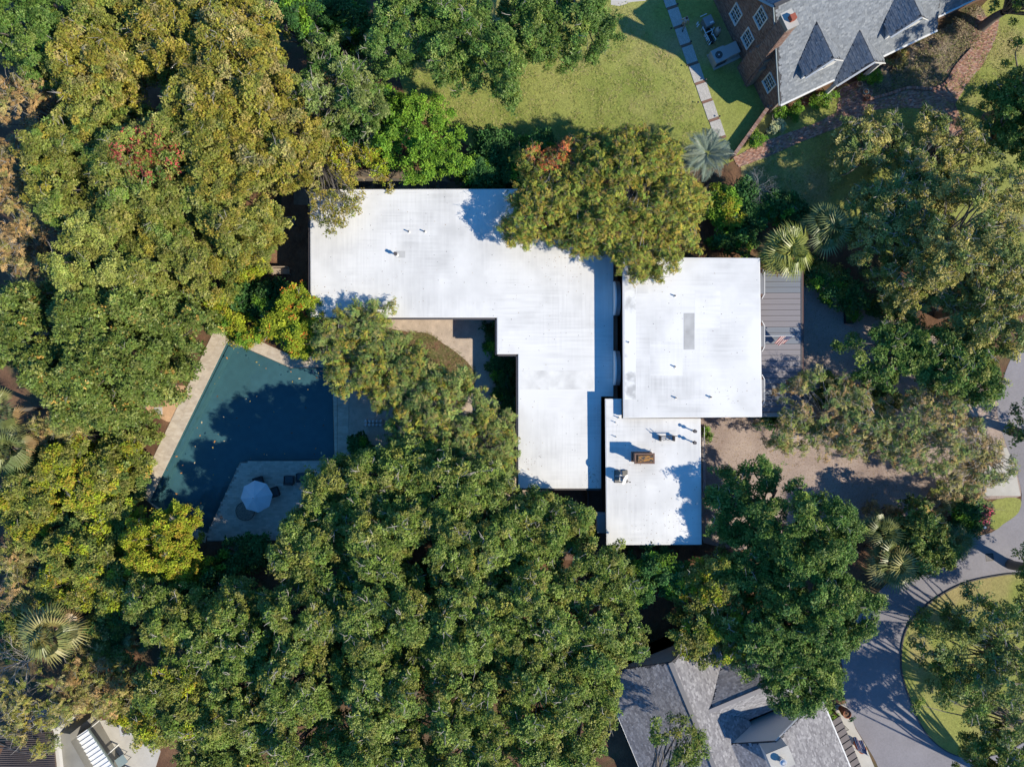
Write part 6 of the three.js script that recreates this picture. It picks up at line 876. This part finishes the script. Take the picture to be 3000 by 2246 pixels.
// ------------------------------------------------------------------ terrace furniture
{ // umbrella
  const [x, z] = W(751, 1454, 2.3), t = thing('patio_umbrella', 'pale blue-white octagonal umbrella on the pool terrace', 'umbrella', x, 0.05, z, 0.12), R = 1.38, y0 = 2.25, y1 = 2.95, cloth = std({ color: lin(0.62, 0.66, 0.7), roughness: 0.85 });
  part('base', merge([cyl(0.32, 0.3, 0.08, 0, 0, 0, 20), cyl(0.05, 0.05, 0.3, 0, 0.08, 0, 12)]), M.darkMetal, t); part('pole', cyl(0.024, 0.024, 2.85, 0, 0.05, 0, 12), M.wood, t);
  for (let i = 0; i < 8; i++) { // eight sagging gores with scalloped hems
    const pos = [], n = 8, m = 6, P = (a, s) => { const A = (i + a) / 8 * 6.2832, sag = Math.sin(Math.PI * a), rad = 0.07 + (R - 0.07) * s * (1 - 0.085 * sag * s), y = y1 - (y1 - y0) * Math.pow(s, 1.08) - 0.05 * sag * s; return [Math.cos(A) * rad, y, Math.sin(A) * rad]; };
    for (let a = 0; a < n; a++) for (let b = 0; b < m; b++) { const p = P(a / n, b / m), q = P((a + 1) / n, b / m), r = P((a + 1) / n, (b + 1) / m), s = P(a / n, (b + 1) / m); pos.push(...p, ...q, ...r, ...p, ...r, ...s); }
    const g = new THREE.BufferGeometry(); g.setAttribute('position', new THREE.Float32BufferAttribute(pos, 3)); g.computeVertexNormals(); part('canopy_panel', g, cloth, t);
    const A = i / 8 * 6.2832; part('rib', tube([V3(0.05 * Math.cos(A), y1 - 0.04, 0.05 * Math.sin(A)), V3(R * 0.98 * Math.cos(A), y0 - 0.03, R * 0.98 * Math.sin(A))], 0.012, 0.01, 5), M.wood, t);
  }
  part('vent_cap', new THREE.ConeGeometry(0.26, 0.16, 8, 1, true).translate(0, y1 + 0.06, 0), cloth, t); part('finial', cyl(0.035, 0.02, 0.1, 0, y1 + 0.1, 0, 10), M.darkMetal, t);
}
{ // round mosaic table
  const [x, z] = W(718, 1497, 0.74), t = thing('round_table', 'dark round mosaic table half under the umbrella', 'table', x, 0.05, z); const mo = std({ map: tex(256, 0.9, (u, v) => { const k = hash2(u * 22 | 0, v * 22 | 0, 901), e = (u * 22 % 1 < 0.12 || v * 22 % 1 < 0.12) ? 0.5 : 1; return sc(mixc([0.12, 0.1, 0.08], [0.27, 0.22, 0.17], k), e); }), roughness: 0.5 });
  part('table_top', cyl(0.8, 0.8, 0.03, 0, 0.71, 0, 36), mo, t); part('rim', new THREE.TorusGeometry(0.82, 0.03, 8, 40).rotateX(Math.PI / 2).translate(0, 0.725, 0), M.darkMetal, t); for (let i = 0; i < 4; i++) { const a = i * 1.571 + 0.5; part('leg', tube([V3(0.45 * Math.cos(a), 0, 0.45 * Math.sin(a)), V3(0.25 * Math.cos(a), 0.35, 0.25 * Math.sin(a)), V3(0.5 * Math.cos(a), 0.71, 0.5 * Math.sin(a))], 0.025, 0.025, 7), M.darkMetal, t); }
}
function loungeChair(u, v, ry, label) {
  const [x, z] = W(u, v, 0.45), t = thing('lounge_chair', label, 'chair', x, 0.05, z, ry, 'dark lounge chairs on the terrace'), wk = M.wicker = M.wicker || std({ color: lin(0.045, 0.055, 0.06), roughness: 0.7, bumpMap: grainBump, bumpScale: 0.01 }), cu = M.cushion = M.cushion || std({ color: lin(0.06, 0.085, 0.095), roughness: 0.95 });
  part('seat', rbox(0.78, 0.22, 0.72, 0.04, 0, 0.28, 0.02), wk, t); part('cushion', rbox(0.7, 0.12, 0.66, 0.05, 0, 0.44, 0.03), cu, t); part('backrest', rbox(0.78, 0.42, 0.12, 0.04, 0, 0.55, -0.36), wk, t);
  for (const s of [-1, 1]) part('arm', rbox(0.08, 0.3, 0.7, 0.03, s * 0.4, 0.42, 0), wk, t); for (const [a, b] of [[-1, -1], [1, -1], [-1, 1], [1, 1]]) part('leg', box(0.05, 0.18, 0.05, a * 0.34, 0.09, b * 0.32), M.darkMetal, t);
}
loungeChair(846, 1406, 3.1, 'dark lounge chair in full view right of the umbrella'); loungeChair(882, 1398, 3.15, 'dark lounge chair partly under the overhanging oak'); loungeChair(803, 1441, 1.9, 'dark lounge chair touching the right rim of the umbrella'); loungeChair(757, 1410, 0.3, 'dark lounge chair peeking out above the umbrella');
{ const [x, z] = W(648, 1515), t = thing('drain_cover', 'small square brown drain cover in the terrace corner', 'drain cover', x, 0.052, z, 0.25); part('frame', prism([[-0.15, -0.15], [0.15, -0.15], [0.15, 0.15], [-0.15, 0.15]], 0, 0.012, [[[-0.11, -0.11], [0.11, -0.11], [0.11, 0.11], [-0.11, 0.11]]]), M.wood, t); part('plate', box(0.21, 0.008, 0.21, 0, 0.005, 0), std({ color: lin(0.25, 0.18, 0.14) }), t); }
// ten white drum stools under the crape myrtle
['far left', 'second from left', 'middle', 'second from right', 'far right'].forEach((c, i) => ['upper', 'lower'].forEach((row, j) => { const [x, z] = W(1070.5 + i * 10.9, 1233 + j * 11, 0.45), t = thing('drum_stool', `round white drum stool, ${c} of the ${row} row beside the courtyard gravel`, 'stool', x, 0.006, z, i, 'white drum stools in two rows'); part('body', new THREE.LatheGeometry([[0.0, 0], [0.11, 0], [0.135, 0.08], [0.14, 0.22], [0.135, 0.36], [0.115, 0.44], [0, 0.445]].map(p => new THREE.Vector2(...p)), 18), M.whitePaint, t); part('cushion', cyl(0.12, 0.105, 0.03, 0, 0.445, 0, 18), M.stucco, t); }));
function bench(u, v, ry, mat, label, L = 1.55) {
  const [x, z] = W(u, v, 0.45), t = thing('garden_bench', label, 'bench', x, 0.01, z, ry);
  for (let i = 0; i < 6; i++) part('seat_slat', box(L, 0.028, 0.07, 0, 0.43, -0.2 + i * 0.082), mat, t);
  for (let i = 0; i < 13; i++) part('back_slat', box(0.055, 0.42, 0.025, -L / 2 + 0.1 + i * (L - 0.2) / 12, 0.68, -0.3), mat, t);
  part('top_rail', rbox(L, 0.09, 0.06, 0.015, 0, 0.92, -0.32), mat, t); for (const s of [-1, 1]) { part('armrest', rbox(0.08, 0.045, 0.62, 0.015, s * (L / 2 - 0.03), 0.64, 0), mat, t); for (const k of [-0.28, 0.24]) part('leg', box(0.07, k < 0 ? 0.92 : 0.63, 0.07, s * (L / 2 - 0.03), k < 0 ? 0.46 : 0.315, k), mat, t); }
}
const teak = std({ map: M.wood.map, color: lin(1.5, 1.42, 1.3) });
bench(822, 794, 0, teak, 'weathered slatted bench half in sun beside the mulch strip'); bench(842, 650, Math.PI / 2 * 0.02, std({ map: M.wood.map, color: lin(1.0, 1.0, 1.05) }), 'grey wooden bench in the shaded side yard', 1.3);
{ const [x, z] = W(446, 1192), t = struct('stepping_stone', prism(WP([[438, 1172], [470, 1170], [474, 1190], [440, 1192]]), 0.004, 0.05, null, 0.01), M.terracotta2 = std({ color: lin(0.5, 0.33, 0.25), map: M.concrete.map }), 'reddish stone slab in the sandy patch left of the pool'); struct('stepping_stone', prism(WP([[450, 1193], [475, 1191], [476, 1214], [455, 1212]]), 0.004, 0.05, null, 0.01), M.concrete, 'grey stone slab in the sandy patch left of the pool'); struct('sandy_patch', sheet(smooth(WP([[430, 1160], [540, 1130], [545, 1160], [500, 1235], [470, 1225], [430, 1200]]), 4, true), 0.002 + 0.006), std({ map: M.gravel.map, color: lin(1.1, 0.85, 0.62) }), 'sandy patch between magnolia and pool coping'); }
{ // fence panel below the south wing
  const a = W(1721, 1434, 0.9), b = W(1722, 1600, 0.9), t = thing('garden_fence', 'thin metal fence running down from the south wing corner', 'fence'); part('top_rail', beam(V3(a[0], 1.5, a[1]), V3(b[0], 1.5, b[1]), 0.06, 0.05), M.gutter, t); for (let i = 0; i <= 5; i++) part('post', box(0.06, 1.5, 0.06, a[0] + (b[0] - a[0]) * i / 5, 0.75, a[1] + (b[1] - a[1]) * i / 5), M.gutter, t); for (let i = 0; i < 5; i++) part('panel', box(0.02, 1.2, (b[1] - a[1]) / 5 - 0.1, a[0] + (b[0] - a[0]) * (i + 0.5) / 5, 0.75, a[1] + (b[1] - a[1]) * (i + 0.5) / 5), std({ color: lin(0.2, 0.22, 0.23) }), t);
  const c = W(2064, 1250, 0.6), d = W(2066, 1440, 0.6), e = thing('wire_fence', 'low pale wire fence beside the chimney block wall', 'fence'); part('top_rail', beam(V3(c[0], 0.6, c[1]), V3(d[0], 0.6, d[1]), 0.04, 0.04), M.pvc, e); part('bottom_rail', beam(V3(c[0], 0.1, c[1]), V3(d[0], 0.1, d[1]), 0.03, 0.03), M.pvc, e); for (let i = 0; i <= 6; i++) part('post', box(0.04, 0.62, 0.04, c[0] + (d[0] - c[0]) * i / 6, 0.31, c[1] + (d[1] - c[1]) * i / 6), M.pvc, e);
}
{ const [x, z] = W(2888, 1545, 0.95), t = thing('bollard_light', 'white topped bollard light by the rose bed', 'bollard', x, 0.02, z); part('post', cyl(0.09, 0.08, 0.85, 0, 0, 0, 14), M.gutter, t); part('cap', cyl(0.13, 0.1, 0.1, 0, 0.85, 0, 16), M.whitePaint, t); }
{ const [x, z] = W(2492, 922, 0.5), t = thing('planter_box', 'dark rectangular planter on the forecourt', 'planter', x, 0.006, z); part('box', prism([[-0.35, -0.75], [0.35, -0.75], [0.35, 0.75], [-0.35, 0.75]], 0, 0.5, [[[-0.3, -0.7], [0.3, -0.7], [0.3, 0.7], [-0.3, 0.7]]]), M.darkMetal, t); part('soil', box(0.6, 0.05, 1.4, 0, 0.42, 0), M.mulch, t); const g = new THREE.Group(); g.name = 'plant'; g.position.y = 0.4; t.add(g); crown(g, [[0, -0.35, 0.3], [0, 0.35, 0.3]], { ...TYPES.topiary, pal: ['deep', 'bright'], mixed: 0.4, base: 0.1, top: 0.7 }, 3100); }
{ const [x, z] = W(2522, 890, 0.5), t = thing('stone_bench', 'pale stone bench at the upper edge of the forecourt', 'bench', x, 0.006, z, 0.02); part('seat', rbox(1.3, 0.12, 0.5, 0.02, 0, 0.44, 0), M.concrete, t); for (const s of [-0.45, 0.45]) part('leg', rbox(0.16, 0.38, 0.42, 0.02, s, 0.19, 0), M.concrete, t); }
for (const [u, v, l, hh] of [[2520, 245, 'pale clay pot beside the portico steps', 0.5], [2538, 268, 'glazed green pot on the brick walk edge', 0.45], [2543, 285, 'brown clay pot at the end of the brick edging', 0.5]]) { const [x, z] = W(u, v, hh), t = thing('flower_pot', l, 'pot', x, 0.05, z); part('pot', new THREE.LatheGeometry([[0, 0], [0.15, 0], [0.22, hh * 0.75], [0.25, hh * 0.8], [0.25, hh], [0.2, hh], [0.2, hh * 0.85]].map(p => new THREE.Vector2(...p)), 20), l.includes('green') ? std({ color: lin(0.3, 0.36, 0.33), roughness: 0.3 }) : l.includes('pale') ? std({ color: lin(0.55, 0.38, 0.24) }) : M.terracotta, t); part('soil', cyl(0.2, 0.2, 0.02, 0, hh * 0.84, 0, 16), M.mulch, t); }
// ------------------------------------------------------------------ person walking along the slab path
{
  const [x, z] = W(1999, 80), t = thing('person', 'person in pale shirt, tan trousers and dark cap walking on the path', 'person', x, 0.06, z, -0.25);
  const seg = (p, a, b, ra, rb) => { const ab = b.clone().sub(a), h = clamp(p.clone().sub(a).dot(ab) / ab.lengthSq()); return p.distanceTo(a.clone().addScaledVector(ab, h)) - (ra + (rb - ra) * h); }, smin = (a, b, k) => { const h = clamp(0.5 + 0.5 * (b - a) / k); return b + (a - b) * h - k * h * (1 - h); };
  function meshField(bones, c, half, res, k, colour) {
    const mc = new MarchingCubes(res, new THREE.MeshBasicMaterial(), false, false, 60000); mc.isolation = 0; const p = V3(0, 0, 0), hs = res / 2;
    for (let iz = 0; iz < res; iz++) for (let iy = 0; iy < res; iy++) for (let ix = 0; ix < res; ix++) { p.set(c.x + (ix - hs) / hs * half, c.y + (iy - hs) / hs * half, c.z + (iz - hs) / hs * half); let d = 1; for (const b of bones) d = smin(d, seg(p, ...b), k); mc.field[iz * res * res + iy * res + ix] = -d; }
    mc.update(); const n = mc.count, g = new THREE.BufferGeometry(), a = new Float32Array(n * 3), col = new Float32Array(n * 3); for (let i = 0; i < n; i++) { const q = V3(c.x + mc.positionArray[i * 3] * half, c.y + mc.positionArray[i * 3 + 1] * half, c.z + mc.positionArray[i * 3 + 2] * half); a.set([q.x, q.y, q.z], i * 3); col.set(colour(q), i * 3); }
    g.setAttribute('position', new THREE.BufferAttribute(a, 3)); g.setAttribute('normal', new THREE.BufferAttribute(mc.normalArray.slice(0, n * 3).map(v => v), 3)); g.setAttribute('color', new THREE.BufferAttribute(col, 3)); g.computeVertexNormals(); return g;
  }
  const SKIN = [0.42, 0.25, 0.18], SHIRT = [0.42, 0.46, 0.47], TAN = [0.36, 0.3, 0.23], SHOE = [0.03, 0.03, 0.035], v = (a, b, c) => V3(a, b, c);
  const wr = [v(0.3, 0.98, 0.16), v(-0.29, 0.96, -0.14)];
  const body = [[v(0, 0.96, 0), v(0, 1.15, 0.01), 0.145, 0.135], [v(0, 1.15, 0.01), v(0, 1.36, 0.02), 0.135, 0.15], [v(-0.14, 1.42, 0.01), v(0.14, 1.42, 0.01), 0.09, 0.09], [v(0, 1.42, 0.01), v(0, 1.56, 0.02), 0.06, 0.055], [v(0.18, 1.42, 0), v(0.27, 1.18, -0.02), 0.065, 0.05], [v(0.27, 1.18, -0.02), wr[0], 0.048, 0.034], [v(-0.18, 1.42, 0), v(-0.27, 1.18, -0.04), 0.065, 0.05], [v(-0.27, 1.18, -0.04), wr[1], 0.048, 0.034], [v(0.09, 0.93, 0), v(0.1, 0.5, 0.16), 0.1, 0.068], [v(0.1, 0.5, 0.16), v(0.1, 0.1, 0.26), 0.066, 0.045], [v(0.1, 0.06, 0.24), v(0.11, 0.045, 0.42), 0.05, 0.04], [v(-0.09, 0.93, 0), v(-0.1, 0.5, 0.02), 0.1, 0.068], [v(-0.1, 0.5, 0.02), v(-0.1, 0.14, -0.26), 0.066, 0.045], [v(-0.1, 0.1, -0.27), v(-0.11, 0.045, -0.11), 0.05, 0.04]];
  const gs = [meshField(body, v(0, 0.8, 0.03), 0.85, 88, 0.04, p => p.y < 0.115 ? SHOE : p.y < 0.98 && Math.abs(p.x) < 0.23 ? TAN : (Math.abs(p.x) > 0.2 && p.y < 1.22) || p.y > 1.5 ? SKIN : SHIRT)];
  const hc = v(0, 1.66, 0.03), head = [[hc, v(0, 1.7, 0.01), 0.085, 0.098], [v(0, 1.6, 0.06), v(0, 1.57, 0.07), 0.055, 0.045], [v(0, 1.655, 0.115), v(0, 1.635, 0.137), 0.014, 0.017], [v(0.092, 1.655, 0.01), v(0.095, 1.63, 0.01), 0.016, 0.014], [v(-0.092, 1.655, 0.01), v(-0.095, 1.63, 0.01), 0.016, 0.014], [v(0, 1.52, 0.02), v(0, 1.6, 0.03), 0.055, 0.055], [v(-0.02, 1.598, 0.108), v(0.02, 1.598, 0.108), 0.011, 0.011]];
  gs.push(meshField(head, v(0, 1.65, 0.03), 0.17, 56, 0.02, p => (p.z > 0.09 && Math.abs(p.y - 1.662) < 0.009 && Math.abs(Math.abs(p.x) - 0.036) < 0.015) ? [0.05, 0.04, 0.04] : (p.z > 0.1 && Math.abs(p.y - 1.598) < 0.008 && Math.abs(p.x) < 0.025) ? [0.36, 0.15, 0.13] : SKIN));
  for (const [i, s] of [[0, 1], [1, -1]]) { const w = wr[i], e = v(s * 0.27, 1.18, i ? -0.04 : -0.02), d = w.clone().sub(e).normalize(), f = v(0, 0, 1).addScaledVector(d, -d.z).normalize(), n = d.clone().cross(f), bones = [[w.clone().addScaledVector(d, -0.02), w.clone().addScaledVector(d, 0.07), 0.032, 0.03]]; for (let k = 0; k < 4; k++) { const o = f.clone().multiplyScalar((k - 1.5) * 0.02), L = [0.068, 0.078, 0.072, 0.056][k], a = w.clone().addScaledVector(d, 0.085).add(o), b = a.clone().addScaledVector(d, L * 0.5).addScaledVector(n, -s * 0.008), c = b.clone().addScaledVector(d, L * 0.45).addScaledVector(n, -s * 0.026); bones.push([w.clone().addScaledVector(d, 0.05).add(o), a, 0.012, 0.0095], [a, b, 0.0095, 0.0085], [b, c, 0.0085, 0.007]); } const th = w.clone().addScaledVector(d, 0.025).addScaledVector(f, 0.028), t2 = th.clone().addScaledVector(d, 0.035).addScaledVector(f, 0.025); bones.push([w.clone().addScaledVector(d, 0.015), th, 0.018, 0.014], [th, t2, 0.013, 0.01], [t2, t2.clone().addScaledVector(d, 0.03).addScaledVector(n, -s * 0.008), 0.01, 0.008]); gs.push(meshField(bones, w.clone().addScaledVector(d, 0.07), 0.115, 56, 0.006, () => SKIN)); }
  part('body', mergeGeometries(gs), new THREE.MeshStandardMaterial({ vertexColors: true, roughness: 0.85, side: THREE.DoubleSide }), t);
  part('cap', merge([new THREE.SphereGeometry(0.108, 20, 10, 0, 6.2832, 0, 1.45).scale(1, 0.95, 1.05).translate(0, 1.69, 0.012), new THREE.CylinderGeometry(0.085, 0.085, 0.012, 18, 1, false, -1.2, 2.4).scale(1, 1, 1.1).translate(0, 1.7, 0.075)]), std({ color: lin(0.03, 0.03, 0.035) }), t);
}

// ------------------------------------------------------------------ fallen leaves on roofs and paving
{
  const r = rng(951), leaf = sprig(77, 1, 0.01, 0.005, 0.11, 0.06, 0.05), tones = [lin(0.3, 0.16, 0.05), lin(0.2, 0.12, 0.05), lin(0.38, 0.26, 0.07), lin(0.12, 0.08, 0.04)], lay = (label, n, pick) => { const ms = [], cs = []; for (let i = 0; i < n * 20 && ms.length < n; i++) { const p = pick(); if (!p) continue; ms.push(new THREE.Matrix4().compose(V3(...p), new THREE.Quaternion().setFromEuler(new THREE.Euler(0, r() * 6.28, 0)), V3(1, 1, 1).multiplyScalar(rr(r, 0.5, 1.15)))); cs.push(tones[r() * 4 | 0]); } const m = inst(numbered('fallen_leaves'), leaf, std({ color: lin(1, 1, 1) }), ms, cs, scene); m.userData.label = label; };
  const on = (owner, top, spots) => () => { const [u, v, s] = spots[r() * spots.length | 0], p = W(u + (r() + r() - 1) * s, v + (r() + r() - 1) * s, top); return inside(p, offset(owner.poly, 0.1)) ? [p[0], top + 0.03, p[1]] : null; };
  lay('scattered brown leaves on the long white roof', 420, on(mainHouse, HM, [[960, 620, 90], [1530, 640, 90], [1660, 770, 90], [960, 880, 80], [1100, 900, 120], [1540, 1350, 70], [1600, 1000, 300], [1200, 750, 300], [1745, 1400, 40]]));
  lay('scattered brown leaves on the tall white block', 90, on(garage, HG, [[1900, 800, 80], [2150, 1180, 80], [2030, 960, 200]]));
  lay('scattered brown leaves on the chimney block roof', 120, on(southBlock, HS, [[1990, 1520, 80], [1900, 1580, 90], [1900, 1400, 150]]));
  lay('yellow and brown leaves littering the driveway', 2600, () => { const p = W(2090 + 760 * Math.pow(r(), 0.8), rr(r, 1235, 1500)); if (vnoise(p[0] * 0.6 + 80, p[1] * 0.6 + 80, 997, 4) < r() * 0.8) return null; return [p[0], 0.02, p[1]]; });
  lay('fallen leaves strewn over the upper lawn', 500, () => { const p = W(rr(r, 1200, 2200), rr(r, 0, 460)); return [p[0], 0.02, p[1]]; });
  lay('fallen leaves on the gravel courtyard', 260, () => { const p = W(rr(r, 1030, 1430), rr(r, 940, 1300)); return [p[0], 0.04, p[1]]; });
}

// low tufts of grass and weeds in the thin beds
{
  const r = rng(961), g = sprig(78, 9, 0.09, 0.02, 0.12, 0.02, 0.9), scatter = (owner, n, poly, y, cols, sz) => { let lo = [1e9, 1e9], hi = [-1e9, -1e9]; for (const [a, b] of poly) { lo = [Math.min(lo[0], a), Math.min(lo[1], b)]; hi = [Math.max(hi[0], a), Math.max(hi[1], b)]; } const ms = [], cs = []; for (let i = 0; i < n * 6 && ms.length < n; i++) { const p = [rr(r, lo[0], hi[0]), rr(r, lo[1], hi[1])]; if (!inside(p, poly) || vnoise(p[0] * 0.9 + 70, p[1] * 0.9 + 70, 997, 9) < r() * 0.9) continue; ms.push(new THREE.Matrix4().compose(V3(p[0], y + 0.03, p[1]), new THREE.Quaternion().setFromEuler(new THREE.Euler(rr(r, -0.3, 0.3), r() * 6.28, rr(r, -0.3, 0.3))), V3(1, 1, 1).multiplyScalar(rr(r, 0.7, 1.6) * sz))); cs.push(cols[r() * cols.length | 0].clone().multiplyScalar(rr(r, 0.7, 1.3))); } inst('grass_tufts', g, std({ color: lin(1, 1, 1) }), ms, cs, owner); };
  const by = n => scene.children.find(o => o.name === n);
  scatter(by('courtyard_bed'), 1500, smooth(WP([[1030, 1000], [1110, 962], [1195, 972], [1254, 977], [1294, 1003], [1330, 1027], [1371, 1063], [1390, 1092], [1380, 1150], [1300, 1180], [1150, 1160], [1050, 1090]]), 4, true), 0.03, [lin(0.2, 0.21, 0.06), lin(0.3, 0.22, 0.1), lin(0.16, 0.19, 0.05), lin(0.34, 0.26, 0.14)], 1.3);
  scatter(by('earth_bed'), 2200, smooth(WP([[2575, 205], [2760, 90], [2870, 20], [2890, 60], [2850, 140], [2790, 220], [2740, 255], [2640, 262], [2560, 285]]), 4, true), 0.012, [lin(0.42, 0.34, 0.22), lin(0.3, 0.24, 0.15), lin(0.16, 0.12, 0.07), lin(0.2, 0.22, 0.07)], 1.5);
  scatter(by('lawn_001'), 3000, WP([[2180, 490], [2500, 250], [2980, 60], [2990, 330], [2700, 420], [2450, 640], [2260, 610]]), 0.006, [lin(0.3, 0.3, 0.08), lin(0.24, 0.28, 0.06), lin(0.42, 0.36, 0.16)], 1.4);
  scatter(by('lawn'), 5000, WP([[1190, 10], [1850, 10], [2020, 260], [2130, 440], [1900, 470], [1500, 450], [1330, 380], [1210, 280]]), 0.006, [lin(0.3, 0.34, 0.08), lin(0.24, 0.31, 0.06), lin(0.36, 0.36, 0.1), lin(0.46, 0.4, 0.18)], 1.3);
}
shadow(scene);
renderer.render(scene, camera);
